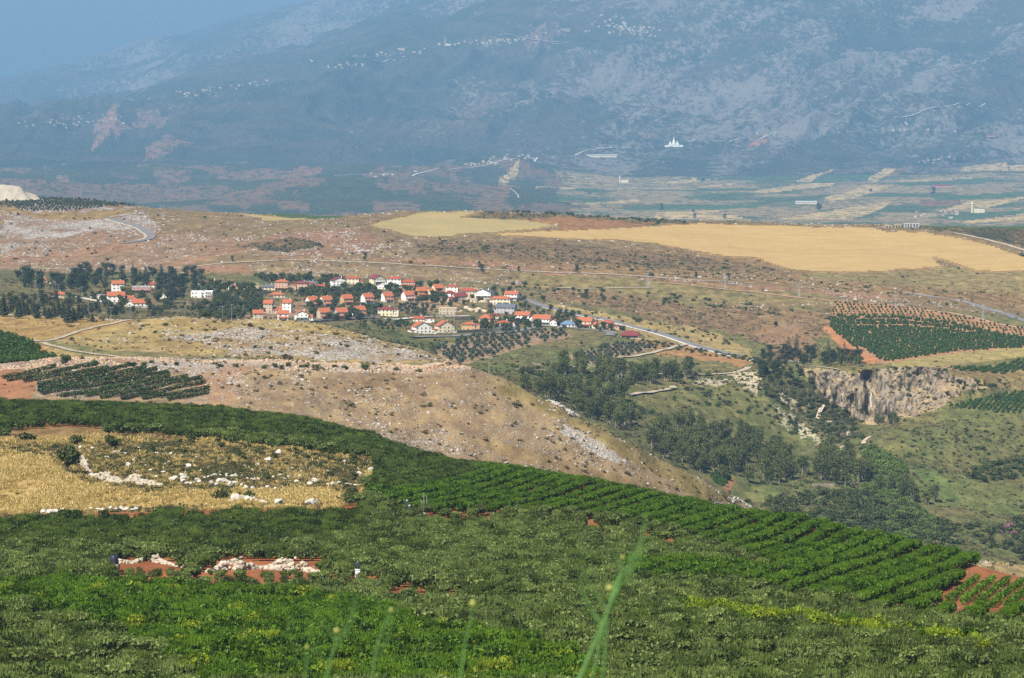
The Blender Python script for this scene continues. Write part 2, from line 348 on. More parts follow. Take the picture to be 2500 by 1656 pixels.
def leaf_mat(name, dark, light, transl=.14):
    m, nt, p = new_mat(name); b = NB(nt)
    ri = b.n('ShaderNodeNewGeometry').outputs['Random Per Island']
    oi = b.n('ShaderNodeObjectInfo').outputs['Random']
    t = b.math('MULTIPLY_ADD', oi, .30, b.math('MULTIPLY', b.math('POWER', ri, 1.3), .70))
    c = b.mix(t, dark, light)
    b.l(c, p.inputs['Base Color']); p.inputs['Roughness'].default_value = .55; p.inputs['Specular IOR Level'].default_value = .25
    tr = b.n('ShaderNodeBsdfTranslucent'); b.l(b.mix(1.0, c, (1.3, 1.5, .6), 'MULTIPLY'), tr.inputs[0])
    ms = b.n('ShaderNodeMixShader'); ms.inputs[0].default_value = transl
    b.l(p.outputs[0], ms.inputs[1]); b.l(tr.outputs[0], ms.inputs[2]); b.l(ms.outputs[0], nt.nodes['Material Output'].inputs[0])
    return m
def tile_mat(name, c1, c2):
    m, nt, p = new_mat(name); b = NB(nt)
    co = b.n('ShaderNodeTexCoord').outputs['Object']
    n = b.noise(co, 1.2, 4, .7)
    wv = b.n('ShaderNodeTexWave'); wv.bands_direction = 'X'; b.l(co, wv.inputs[0]); wv.inputs['Scale'].default_value = 1.4
    c = b.mix(n, c1, c2)
    c = b.mix(1.0, c, b.mix(wv.outputs['Fac'], (.82, .82, .82), (1.1, 1.1, 1.1)), 'MULTIPLY')
    b.l(c, p.inputs['Base Color']); p.inputs['Roughness'].default_value = .75; p.inputs['Specular IOR Level'].default_value = .2
    return m
MT = {}
MT['ground'] = ground_mat(); MT['mountain'] = mountain_mat()
MT['wheat'] = field_mat('ripe_wheat', (.36, .245, .095), (.41, .29, .125))
MT['wheat_pale'] = field_mat('cut_wheat', (.34, .26, .11), (.25, .22, .10), .03)
MT['asphalt'] = plain('asphalt', (.17, .165, .17), .9, .15, .2)
MT['gravel'] = plain('gravel_track', (.38, .32, .24), .95, .25, .3)
MT['red_soil'] = plain('red_soil', (.36, .125, .045), .95, .3, .4)
MT['concrete'] = plain('concrete', (.5, .47, .42), .9, .2, .5)
MT['stone_wall'] = plain('retaining_stone', (.38, .31, .24), .9, .3, 1.2)
MT['rock'] = plain('limestone', (.36, .34, .31), .9, .45, 1.0, .2)
MT['rock_warm'] = plain('warm_limestone', (.40, .29, .20), .9, .45, 1.0, .2)
MT['white'] = plain('white_render', (.84, .83, .79), .8, .08, .4)
MT['cream'] = plain('cream_render', (.72, .64, .47), .8, .1, .4)
MT['beige'] = plain('beige_render', (.50, .41, .30), .85, .12, .4)
MT['peach'] = plain('peach_render', (.58, .36, .25), .85, .1, .4)
MT['pink'] = plain('pink_render', (.50, .27, .24), .85, .1, .4)
MT['ochre'] = plain('ochre_render', (.52, .33, .16), .85, .12, .4)
MT['grey'] = plain('grey_render', (.42, .42, .44), .85, .1, .4)
MT['orange_tile'] = tile_mat('orange_tile', (.31, .088, .042), (.42, .145, .07))
MT['red_tile'] = tile_mat('red_tile', (.27, .06, .035), (.36, .10, .055))
MT['burgundy_tile'] = tile_mat('burgundy_tile', (.15, .03, .035), (.21, .05, .05))
MT['grey_tile'] = tile_mat('grey_tile', (.085, .095, .12), (.14, .15, .18))
MT['blue_tile'] = tile_mat('blue_tile', (.10, .16, .26), (.15, .22, .33))
MT['pale_tile'] = tile_mat('pale_tile', (.38, .38, .39), (.5, .5, .5))
MT['glass'] = plain('window_glass', (.035, .045, .055), .15, .1, 1, .5)
MT['dark'] = plain('dark_plastic', (.02, .025, .04), .4, .2, 2, .4)
MT['wood'] = plain('dark_wood', (.13, .065, .035), .8, .3, 3)
MT['metal'] = plain('pale_metal', (.42, .44, .46), .45, .15, 3, .5, .3)
MT['whiteplastic'] = plain('white_plastic', (.7, .74, .78), .4, .05, 2, .4)
MT['wall_stone'] = plain('old_wall_stone', (.40, .355, .285), .9, .45, 1.2, .2)
MT['far_render'] = plain('weathered_render', (.46, .43, .39), .9, .1, .2)
MT['boulder'] = plain('pale_boulder', (.47, .44, .39), .9, .35, 1.5, .2)
MT['bark'] = plain('bark', (.20, .16, .12), .95, .3, 3)
MT['palebark'] = plain('pale_bark', (.27, .24, .19), .9, .3, 3)
MT['leaf_bright'] = leaf_mat('bright_orchard_leaf', (.009, .034, .001), (.130, .245, .010))
MT['leaf_lime'] = leaf_mat('lime_orchard_leaf', (.035, .08, .004), (.27, .34, .015))
MT['leaf_grey'] = leaf_mat('greygreen_orchard_leaf', (.017, .034, .005), (.205, .275, .070))
MT['leaf_mid'] = leaf_mat('mid_orchard_leaf', (.011, .026, .003), (.125, .185, .030))
MT['leaf_pine'] = leaf_mat('pine_needles', (.010, .020, .010), (.070, .090, .040))
MT['leaf_cedar'] = leaf_mat('cedar_needles', (.012, .022, .014), (.085, .105, .060))
MT['leaf_cypress'] = leaf_mat('cypress_needles', (0.0066, 0.0170, 0.0095), (0.0297, 0.0540, 0.0270), .05)
MT['leaf_olive'] = leaf_mat('olive_leaf', (.022, .034, .020), (.135, .165, .100))
MT['leaf_euc'] = leaf_mat('eucalyptus_leaf', (.022, .032, .007), (.165, .190, .055))
MT['leaf_bush'] = leaf_mat('bush_leaf', (.016, .026, .006), (.120, .145, .040))
MT['leaf_reed'] = leaf_mat('reed_leaf', (.045, .080, .012), (.17, .24, .05))
MT['leaf_vine'] = leaf_mat('vine_leaf', (.008, .022, .003), (.065, .115, .020))
MT['leaf_field'] = leaf_mat('field_orchard_leaf', (.012, .034, .003), (.085, .160, .015))
MT['dry_grass'] = leaf_mat('dry_grass', (.28, .205, .07), (.64, .49, .20))
MT['brown_scrub'] = leaf_mat('brown_scrub', (.085, .072, .032), (.20, .165, .075), .1)
MT['flower_stem'] = plain('green_stem', (.10, .22, .06), .6, .15, 20)
MT['flower_bud'] = plain('yellow_bud', (.36, .40, .10), .6, .15, 60)
MT['pinkflower'] = leaf_mat('oleander_flower', (0.1890, 0.0680, 0.1210), (0.4860, 0.2376, 0.3456), .2)
# ------------------------------------------------------------------ ground zones
def srgb(r, g, b):
    f = lambda c: (c / 255 / 12.92) if c <= 10 else ((c / 255 + .055) / 1.055) ** 2.4
    return np.array([f(r), f(g), f(b)])
def alb(r, g, b, k=.72): return srgb(r, g, b) * k
ZC = np.zeros((NRW, NC, 3)); ZM = np.zeros((NRW, NC, 3))
jit = lambda seed, a: (fbm(GU / 22, GV / 9, seed, 3) - .5) * a
JU, JV = jit(71, 40), jit(73, 14)
def setz(mask, col, rock, shrub, dry):
    ZC[mask] = col; ZM[mask] = (rock, shrub, dry)
def zone(poly, k0, k1, col, rock=0., shrub=0., dry=0., j=1.0, x0=0, y0=0, sc=1):
    p = zp(poly, x0, y0, sc)
    setz(inpoly(GU + JU * j, GV + JV * j, p) & (K1 >= k0) & (K1 <= k1), col, rock, shrub, dry)
SOIL = alb(158, 94, 60); GOLD = alb(196, 170, 112); TAN = alb(154, 132, 104); CGOLD = alb(166, 146, 92); BROWN = alb(130, 111, 78)
GREEN = alb(88, 100, 56); DKGREEN = alb(66, 86, 48); OLIVEG = alb(118, 116, 66); REDS = alb(168, 116, 86)
setz(K1 < 10.5, SOIL, .12, .1, .1)
setz((K1 >= 10.5) & (K1 < 13.02), TAN, .62, .28, .6)
setz((K1 >= 13.02) & (K1 < 16), CGOLD, .52, .25, .9)
setz((K1 >= 16) & (K1 < 23.2), alb(106,112,64), .1, .35, .35)
setz((K1 >= 23.2) & (K1 < 28), BROWN, .42, .36, .35)
# foreground
zone([(-400,1075),(0,1078),(230,1085),(420,1068),(560,1078),(700,1090),(850,1098),(930,1110),(950,1130),(900,1165),(880,1215),(840,1240),(500,1245),(0,1262),(-400,1270)], 7, 10.4, alb(112,104,64), .3, .62, .2)
zone([(-400,1105),(0,1105),(110,1118),(150,1150),(200,1185),(330,1200),(480,1202),(620,1200),(800,1195),(840,1215),(830,1232),(400,1240),(0,1256),(-400,1266)], 7, 10.4, GOLD, .0, .22, .9)
zone([(0,1060),(150,1055),(270,1050),(400,1060),(560,1075),(560,1082),(260,1072),(0,1078)], 8, 10.4, alb(190,165,100), .1, .2, .6)
zone([(-400,1035),(0,1040),(300,1042),(640,1060),(900,1110),(1060,1140),(1060,1150),(800,1110),(500,1085),(-400,1080)], 8, 10.2, alb(140,112,70), .2, .45, .5, .6)
# B hill: greener at its right crest, bare red patch, gully
zone([(1180,915),(1300,960),(1500,1055),(1700,1160),(1860,1240),(1700,1210),(1560,1130),(1450,1060),(1330,1000),(1220,950)], 11, 13.1, alb(140,128,80), .35, .25, .7)
zone([(-400,900),(0,900),(60,905),(95,940),(60,975),(-400,985)], 11, 13.1, REDS, .12, .15, .2)
zone([(1380,1030),(1470,1075),(1530,1120),(1500,1125),(1420,1080),(1370,1050)], 11, 13.1, alb(190,180,165), 1., .1, .3)
zone([(1100,1060),(1300,1100),(1500,1150),(1650,1190),(1500,1175),(1250,1125)], 11, 13.1, alb(152,130,94), .4, .25, .6)
zone([(-400,870),(140,866),(250,872),(600,886),(700,880),(880,896),(1060,896),(1150,888),(1150,905),(1060,914),(880,915),(600,905),(250,905),(140,900),(-400,905)], 12, 14, alb(172,140,112), .8, .1, .2, .5)
zone([(250,880),(600,905),(560,1000),(480,1000),(500,960),(440,915),(300,895)], 11, 13.1, alb(180,140,105), .75, .15, .4)
zone([(-400,845),(110,832),(160,845),(250,862),(450,872),(650,879),(850,892),(1060,893),(1060,898),(650,888),(400,882),(200,874),(110,845)], 13, 15.2, alb(120,125,80), .05, .3, .5, .4)
zone([(-400,700),(0,770),(330,772),(330,785),(130,832),(0,830),(-400,840)], 14, 17, alb(165,135,80), .42, .2, .8)
zone([(380,830),(560,795),(700,800),(900,830),(1000,860),(1080,890),(900,888),(620,868),(480,850)], 14, 16, alb(160,132,88), .8, .2, .7)
zone([(0,810),(46,823),(76,835),(137,871),(101,879),(0,889),(-400,889),(-400,800)], 13, 16, SOIL, .1, .3, 0)
# village ground
zone([(-400,640),(0,668),(500,672),(760,680),(1150,690),(1480,720),(1480,790),(1100,800),(800,800),(500,780),(-400,770)], 17, 23.6, alb(104,104,70), .3, .4, .4)
zone([(940,640),(1300,660),(1500,672),(1850,690),(2000,700),(2500,760),(2500,700),(2000,640),(1500,600),(1200,610)], 23.2, 26, alb(140,112,74), .3, .5, .5)
zone([(800,790),(950,800),(1000,825),(1110,838),(1090,860),(1000,850),(930,838),(850,812)], 15.5, 21, alb(80,100,50), .0, .5, .3)
zone([(1090,830),(1380,850),(1560,820),(1600,850),(1400,890),(1250,910),(1110,905),(1150,885)], 15.5, 22, alb(92,108,58), .02, .35, .3)
zone([(1330,742),(1450,760),(1600,790),(1700,800),(1830,850),(1830,880),(1700,850),(1560,820),(1450,790),(1340,765)], 20, 23.9, alb(178,158,100), .25, .25, .8)
zone([(1340,700),(1500,720),(1700,745),(2000,760),(2040,740),(2030,800),(1960,860),(1900,850),(1800,820),(1600,780),(1450,745),(1330,730)], 20, 24.2, alb(134,108,78), .3, .65, .4)
zone([(1250,665),(1500,680),(1850,700),(2030,715),(2040,740),(1700,740),(1500,715),(1300,700)], 22, 24.1, alb(128,120,74), .15, .4, .6)
zone([(1840,810),(1900,790),(1960,800),(1990,830),(1980,880),(1900,880)], 19, 23, alb(160,124,90), .6, .5, .2)
zone([(1530,830),(1640,835),(1800,870),(1830,880),(1820,890),(1720,880),(1600,865)], 18, 23, alb(188,140,88), .05, .25, .4)
zone([(980,690),(1180,700),(1180,730),(1060,760),(980,760)], 20, 23, alb(180,150,115), .5, .3, .3)
zone([(690,738),(740,735),(760,760),(640,800),(560,800),(580,770),(650,765)], 18, 23, alb(170,135,105), .6, .3, .3)
# olive groves soil
OG1 = [(1046,858),(1104,837),(1170,818),(1260,807),(1378,805),(1395,823),(1307,842),(1225,864),(1159,884),(1115,890),(1087,880)]
OG2 = [(1392,869),(1499,842),(1568,838),(1605,853),(1499,880),(1433,892),(1400,884)]
zone(OG1, 15.5, 22, alb(165,140,112), .05, .05, .2, .3); zone(OG2, 15.5, 22, alb(165,145,115), .05, .1, .2, .3)
# valley
zone([(1150,905),(1300,900),(1700,890),(1850,900),(1980,905),(2100,1030),(2200,1050),(2500,1010),(2900,1010),(2900,1600),(1700,1600),(1500,1060)], 13.6, 18.9, alb(86,104,56), .03, .5, .25)
zone([(1480,960),(1600,925),(1780,935),(1900,990),(1990,1060),(1900,1110),(1750,1050),(1600,1000)], 14, 18.9, alb(98,112,60), .02, .35, .4)
zone([(1880,900),(2000,930),(2100,1030),(2080,1090),(2000,1080),(1930,1010),(1850,950),(1780,930)], 14, 18.9, alb(96,100,66), .3, .8, .3)
zone([(2150,1060),(2330,1010),(2500,1000),(2900,1000),(2900,1150),(2500,1130),(2350,1140),(2200,1120)], 13.6, 18.9, alb(100,112,62), .04, .45, .25)
zone([(2150,1150),(2350,1160),(2500,1180),(2500,1260),(2300,1240)], 13.6, 18.9, alb(92,116,58), .0, .4, .2)
zone([(2050,1180),(2150,1100),(2200,1130),(2220,1200),(2300,1300),(2150,1340),(2050,1250)], 13.6, 18.9, alb(84,116,56), .0, .6, .1)
zone([(1780,1205),(1850,1190),(1900,1195),(1960,1215),(1900,1225),(1820,1222)], 13.6, 18.9, alb(110,125,68), .0, .3, .4)
zone([(1760,1185),(1790,1170),(1796,1178),(1775,1200)], 13.6, 18.9, REDS, 0, .1, 0, .2)
zone([(1960,900),(2100,905),(2200,892),(2320,893),(2430,945),(2330,965),(2300,985),(2240,1010),(2180,1030),(2130,1035),(2090,1010),(2010,965)], 17.6, 19.3, alb(166,148,128), .45, .5, 2.0, .4)
zone([(2120,900),(2140,900),(2150,960),(2130,1040),(2110,1000)], 17.6, 19.2, alb(190,150,110), .3, .3, 2.0, .4)
zone([(1780,915),(1850,905),(1855,940),(1850,965),(1790,935)], 17.6, 19.2, alb(205,195,165), .5, .5, .1, 1.2)
zone([(1700,925),(1780,930),(1760,945),(1690,940)], 17, 19.2, alb(200,190,160), .5, .6, .1, 1.2)
for pl in ([(1870,985),(1890,990),(2010,1080),(2055,1090),(2050,1098),(1990,1085)], [(1900,960),(1935,985),(1940,1000),(1905,985)], [(1640,915),(1690,912),(1690,922),(1650,925)], [(1300,893),(1390,890),(1480,884),(1480,890),(1390,897),(1310,900)]):
    zone(pl, 15.5, 19.2, alb(190,184,155), .5, .7, .1, 1.6)
# right plateau
zone([(2028,780),(2048,735),(2241,752),(2500,803),(2900,860),(2900,870),(2500,850),(2342,860),(2156,888),(2130,882),(2080,850)], 19, 24.5, alb(190,142,104), .05, .02, .2, .3)
zone([(2156,888),(2342,860),(2500,850),(2900,840),(2900,872),(2500,870),(2330,893),(2200,897)], 19, 22, alb(168,156,96), .0, .1, .7, .3)
zone([(2010,800),(2030,790),(2090,850),(2150,885),(2120,890),(2060,860)], 19, 23, alb(200,136,92), .1, .1, .2, .3)
zone([(2290,905),(2500,905),(2500,955),(2400,935)], 18, 21, alb(142,126,80), .1, .4, .5)
# brown hills
zone([(100,500),(330,505),(400,560),(300,590),(150,600),(0,640),(0,520)], 24, 27.3, alb(152,116,88), .85, .3, .3)
zone([(0,620),(250,560),(420,570),(700,590),(500,640),(300,655),(0,655)], 24, 27, alb(150,118,90), .6, .3, .3)
for pl in ([(0,632),(120,618),(330,592),(420,585),(330,605),(130,635),(0,648)], [(400,650),(520,618),(620,590),(700,575),(780,555),(690,590),(560,625),(430,655)],[(430,668),(500,650),(620,648),(610,660),(520,668)], [(1560,676),(1900,702),(2100,712),(2260,738),(2200,740),(2000,718),(1750,700)], [(1180,640),(1420,650),(1440,660),(1200,652)], [(900,628),(1180,640),(1180,648),(900,636)], [(1310,672),(1330,662),(1500,672),(1400,676)], [(600,630),(760,626),(900,630),(800,634)]):
    zone(pl, 23.6, 27, alb(158, 120, 92), .35, .35, .2, 1.3)
zone([(780,560),(900,560),(960,600),(900,620),(700,625),(600,600),(690,570)], 24, 27, alb(150,112,86), .62, .2, .3)
zone([(1010,590),(1250,585),(1480,600),(1750,635),(1900,655),(1900,668),(1500,650),(1200,630),(1030,625)], 24, 27, alb(130,106,78), .05, .66, .3)
zone([(570,600),(720,580),(800,600),(700,615)], 24, 27, alb(130,104,72), .1, .8, .2)
zone([(-400,660),(0,660),(200,664),(600,668),(760,675),(1000,680),(1000,700),(500,690),(-400,700)], 22, 24, alb(84,98,56), .0, .4, .2)
zone([(600,655),(900,650),(1040,660),(1200,670),(1180,690),(1000,680),(700,672)], 22.5, 24.1, alb(146,124,88), .6, .3, .4)
zone([(0,502),(60,515),(120,522),(350,508),(330,518),(200,540),(0,520)], 25, 27.3, alb(150,125,80), .2, .4, .4)
zone([(1187,517),(1320,521),(1600,540),(1900,547),(2500,560),(2500,600),(2200,552),(1700,546),(1560,553),(1366,551),(1259,534),(1118,532)], 25, 27.3, alb(120,104,66), .1, .75, .3)
zone([(1259,534),(1366,533),(1540,542),(1600,549),(1374,560),(1366,551)], 25, 27.3, alb(160,112,72), .0, .15, .2)
zone([(654,522),(836,524),(836,530),(757,536)], 25, 27.6, alb(62,96,50), 0, .3, 0, .1)
zone([(2330,552),(2900,560),(2900,600),(2500,600),(2380,575)], 25, 27.5, alb(96,84,58), .2, .8, .2)
zone([(2150,548),(2900,556),(2900,566),(2500,560),(2200,556)], 26, 27.6, alb(56,96,50), .0, .2, 0, .2)
zone([(1990,666),(2170,662),(2305,655),(2330,648),(2386,666),(2500,664),(2900,664),(2900,740),(2500,720),(2200,700),(1950,680)], 24, 26.5, alb(138,126,82), .12, .4, .5)
W1 = [(965,534),(1026,519),(1187,517),(1118,532),(1259,534),(1366,551),(1298,564),(1183,570),(1068,582),(1014,580),(900,551)]
W2 = [(1180,572),(1374,563),(1560,554),(1700,547),(2129,556),(2166,569),(2254,568),(2308,576),(2393,592),(2460,612),(2500,629),(2560,650),(2700,700),(2500,661),(2386,665),(2325,643),(2275,632),(2305,654),(2173,661),(2004,666),(1937,661),(1886,646),(1842,632),(1768,626),(1700,614),(1600,595),(1480,586),(1300,580)]
W3 = [(570,519),(665,525),(755,535),(722,541),(665,543),(643,541),(639,532),(608,528)]
for w_ in (W1, W2, W3): setz(inpoly(GU + JU * .25, GV + JV * .25, w_) & (K1 > 24) & (K1 < 27.2), alb(190,150,90), 0, 0, .3)
# far plain and mountain
far = K1 >= 28
setz(far, alb(90,98,60), .5, 0, 0)
rockf = np.clip(.26 + .34 * ramp(GU, 900, 2100) + .16 * ramp(GV, 420, 200) * ramp(GU, 700, 1000) - .12 * ramp(GV, 120, 350) * (1 - ramp(GU, 600, 1300)), 0, 1)
rockf = rockf * .9 - .1 * ramp(GV, 260, 60) * ramp(GU, 1500, 2200); rockf += (fbm(GU / 190 + GV / 110, GV / 90, 81, 3) - .5) * .5 + (fbm((GU * .55 + GV) / 45, (GU - GV * 1.8) / 260, 83, 4) - .5) * 1.15 - .04
def mound(cx, cy, rx, ry, a):
    global rockf
    rockf = rockf + a * np.exp(-(((GU - cx) / rx) ** 2 + ((GV - cy) / ry) ** 2))
rockf = rockf - .28 * np.exp(-((K1 - 35.75) / .45) ** 2) * ramp(GU, 250, 400) * (1 - ramp(GU, 960, 1250)) + .25 * (K1 > 36.6)
for q in [(1180,255,100,38,.5),(1430,200,140,45,.25),(900,330,150,60,.1),(1100,190,260,60,-.35),(1350,110,260,30,-.2),(820,230,200,60,-.3),(1000,60,120,30,.2),(1230,80,120,22,-.3),(2000,340,300,35,.35),(2400,340,200,35,.3),(1650,260,150,60,.3),(1750,200,200,50,.2),(2250,230,120,40,.2),(2150,110,250,35,-.15),(300,370,160,50,-.45),(500,290,160,40,.2),(330,260,200,25,.25),(650,190,150,30,.25),(1270,310,180,40,-.3),(2450,240,120,60,-.15),(1500,415,250,18,.3),(760,400,120,30,.18),(1600,60,200,40,.15),(400,150,200,40,.35),(700,80,150,50,.35)]: mound(*q)
ZM[..., 0] = np.where(far, np.clip(rockf, 0, 1), ZM[..., 0])
ZM[..., 1] = np.where(far, 0, ZM[..., 1]); ZM[..., 2] = np.where(far, np.clip(dg * .6 + rd2 * .4, 0, 1), ZM[..., 2])
pl_base = (K1 >= 28) & (GV > 428 + (2500 - GU) * .004) & (K1 < 32.6) & (GU + (fbm(GU / 60, GV / 12, 99, 3) - .5) * 420 > 1350 + (GV - 430) * 1.2)
pcol = fbm(GU / 160 + 5, GV / 9, 91, 2)
ZM[pl_base] = (0, 1, 0); ZC[pl_base] = alb(118, 118, 84)
ZC[pl_base & (pcol > .50)] = alb(168, 146, 108); ZC[pl_base & (pcol < .40)] = alb(80, 102, 66)
foot = (K1 >= 28) & (K1 < 32.8) & (GV > 432) & ~pl_base
ZM[foot] = (.3, .7, 0); ZC[foot] = alb(146, 112, 88); ZC[foot & (fbm(GU / 120, GV / 14, 93, 3) > .52)] = alb(70, 80, 52)
def far_zone(pts, col, x0=1600, own=1.0, k0=28, k1=38, j=.35):
    p = zp(pts, x0, 0, .3827); m = inpoly(GU + JU * j * .5, GV + JV * j * .4, p) & (K1 >= k0) & (K1 <= k1); ZC[m] = col; ZM[m] = (0, own, 0)
FT = alb(214, 184, 128); FB = alb(150, 104, 84); FG = alb(80, 112, 66)
for p_ in ([(600,1225),(760,1190),(1160,1155),(1150,1180),(1000,1205),(650,1230)], [(1080,1290),(1080,1265),(1320,1195),(1530,1195),(1250,1270)], [(780,1400),(1100,1345),(1530,1280),(1450,1330),(1350,1370),(1250,1400)], [(1950,1090),(2070,1055),(2352,1055),(2352,1112),(1945,1115)], [(0,1170),(430,1128),(200,1160)], [(1900,1420),(2352,1365),(2352,1400),(2000,1428)], [(0,1350),(400,1345),(620,1405),(0,1400)], [(800,1145),(1180,1100),(1000,1135)], [(1830,1340),(2000,1290),(2352,1268),(2300,1290),(2100,1330)], [(1350,1130),(1500,1100),(1560,1105),(1400,1140)], [(1250,1175),(1600,1140),(2100,1135),(1500,1165)], [(270,1180),(520,1157),(520,1164),(270,1186)], [(2280,1270),(2352,1262),(2352,1280)]):
    far_zone(p_, FT)
for p_ in ([(1480,1325),(1990,1268),(1990,1285),(1650,1312)], [(1080,1180),(1190,1148),(1240,1108),(1205,1175)], [(2050,1160),(2352,1130),(2352,1145),(2100,1165)], [(1450,1225),(1560,1195),(1680,1200),(1560,1225)], [(1640,1200),(2000,1185),(2352,1190),(2352,1200),(2000,1196)]):
    far_zone(p_, FT, 800)
for p_ in ([(1690,1280),(1950,1290),(1930,1310),(1690,1320)], [(1480,1125),(1640,1068),(1650,1075),(1560,1120)], [(1200,1165),(1400,1155),(1350,1185),(1180,1190)]): far_zone(p_, FB)
for p_ in ([(1870,1390),(2352,1338),(2352,1360),(1980,1400)], [(0,1320),(420,1305),(660,1310),(640,1330),(0,1340)], [(1500,1180),(1750,1160),(2100,1150),(2100,1180),(1600,1200)], [(1750,1260),(2352,1235),(2352,1262),(1800,1290)]): far_zone(p_, FG)
far_zone([(1000,1205),(1120,1210),(1155,1245),(1140,1275),(1040,1235)], alb(170,110,84), 800, .8)
far_zone([(2070,1060),(2300,1055)], FB)
# mountain patches: orange scars, bare clearings, rock face
far_zone([(780,690),(870,610),(1000,570),(1060,590),(1040,680),(1000,760),(940,805),(900,790),(800,730)], alb(135,110,100), 800, .6, j=2.2)
far_zone([(1060,600),(1150,640),(1130,680),(1060,715),(1030,700)], alb(120,100,92), 800, .5, j=2.2)
for p_, x0, c in (([(545,945),(640,900),(580,875),(650,830),(700,780),(800,850),(860,870),(700,910)], 0, alb(196,142,110)), ([(860,860),(870,800),(1000,780),(1100,840),(1060,870)], 0, alb(165,125,100)), ([(920,1050),(950,1010),(1070,960),(1250,1000),(1060,1040),(930,1060)], 0, alb(180,130,104)), ([(190,1150),(210,1120),(290,1115),(310,1085),(315,1130),(240,1155)], 0, alb(190,110,80)), ([(660,1228),(780,1200),(940,1195),(940,1200),(800,1212),(700,1232)], 0, alb(190,130,100)), ([(1110,1240),(1115,1180),(1135,1175),(1125,1245)], 0, alb(190,120,90)), ([(580,1085),(730,1065),(720,1078),(600,1092)], 0, alb(170,130,105)), ([(1870,1165),(2030,1145),(2030,1185),(1890,1200)], 0, alb(180,128,104)), ([(340,1195),(460,1205),(460,1222),(360,1212)], 0, alb(180,140,115)), ([(1240,330),(1400,265),(1530,255),(1420,320),(1300,350)], 800, alb(168,132,118)), ([(1890,915),(2100,905),(2110,920),(1900,930)], 800, alb(190,125,95)), ([(600,985),(650,930),(690,930),(680,965)], 1600, alb(214,140,100)), ([(870,890),(950,862),(970,880),(900,895)], 1600, alb(200,135,100)), ([(230,890),(320,875),(320,890),(240,900)], 0, alb(180,140,115))):
    far_zone(p_, c * .8, x0, .75, j=2.4)

def grid_mesh(name, r0, r1, mat, kind='structure'):
    nr = r1 - r0 + 1
    co = np.stack([GX[r0:r1 + 1], GY[r0:r1 + 1], GZ[r0:r1 + 1]], -1).reshape(-1, 3)
    idx = np.arange(nr * NC).reshape(nr, NC)
    f = np.stack([idx[:-1, :-1], idx[:-1, 1:], idx[1:, 1:], idx[1:, :-1]], -1).reshape(-1, 4)
    me = bpy.data.meshes.new(name); me.vertices.add(len(co)); me.vertices.foreach_set('co', co.astype(np.float32).ravel())
    me.loops.add(f.size); me.loops.foreach_set('vertex_index', f.astype(np.int32).ravel())
    me.polygons.add(len(f)); me.polygons.foreach_set('loop_start', np.arange(0, f.size, 4, dtype=np.int32)); me.polygons.foreach_set('loop_total', np.full(len(f), 4, np.int32))
    me.update(calc_edges=True); me.polygons.foreach_set('use_smooth', np.ones(len(f), bool))
    for nm, A in (('zone', ZC), ('mixm', ZM)):
        at = me.attributes.new(nm, 'FLOAT_COLOR', 'POINT')
        d = np.ones((len(co), 4), np.float32); d[:, :3] = A[r0:r1 + 1].reshape(-1, 3); at.data.foreach_set('color', d.ravel())
    me.materials.append(mat)
    o = bpy.data.objects.new(name, me); COL.objects.link(o); o['kind'] = kind
    return o
R28 = int(np.searchsorted(KROW, 28.0))
grid_mesh('ground', 0, R28, MT['ground'])
grid_mesh('mountain', R28, NRW - 1, MT['mountain'])

# ------------------------------------------------------------------ draped sheets: fields and roads
def link_mesh(name, verts, faces, mat, parent=None, smooth_=False, mats=None, midx=None):
    me = bpy.data.meshes.new(name); me.from_pydata([tuple(v) for v in verts], [], faces)
    for m_ in (mats or [mat]): me.materials.append(m_)
    if midx is not None: me.polygons.foreach_set('material_index', midx)
    if smooth_: me.polygons.foreach_set('use_smooth', [True] * len(faces))
    o = bpy.data.objects.new(name, me); COL.objects.link(o)
    if parent: o.parent = parent
    return o
def drape(name, poly, k0, k1, mat, lift=.35, step=1, j=.25):
    """sheet over every ground cell inside a field outline"""
    m = inpoly(GU + JU * j, GV + JV * j, poly) & (K1 >= k0) & (K1 <= k1)
    cell = m[:-1, :-1] & m[1:, :-1] & m[:-1, 1:] & m[1:, 1:]
    rr, cc = np.nonzero(cell); ids = {}
    q = np.stack([rr * NC + cc, rr * NC + cc + 1, (rr + 1) * NC + cc + 1, (rr + 1) * NC + cc], -1)
    un, inv = np.unique(q.ravel(), return_inverse=True)
    co = np.stack([GX.ravel()[un], GY.ravel()[un], GZ.ravel()[un] + lift], -1)
    o = link_mesh(name, co, inv.reshape(-1, 4).tolist(), mat, smooth_=True); o['kind'] = 'structure'
    return o
drape('wheat_field', W1, 24, 27.2, MT['wheat_pale']); drape('wheat_field', W2, 24, 27.2, MT['wheat']); drape('wheat_field', W3, 24, 27.2, MT['wheat_pale'])
def path_pts(px, kmin, kmax=99, step=4.0):
    P = [hit(u, v, kmin, kmax) for u, v in px]
    # smooth resample in plan
    d = [0]
    for a, b in zip(P, P[1:]): d.append(d[-1] + max((b - a).length, .01))
    n = max(int(d[-1] / step), 2); q = np.linspace(0, d[-1], n)
    x = smooth(np.interp(q, d, [p.x for p in P]), min(9, n)); y = smooth(np.interp(q, d, [p.y for p in P]), min(9, n))
    return x[:n], y[:n]
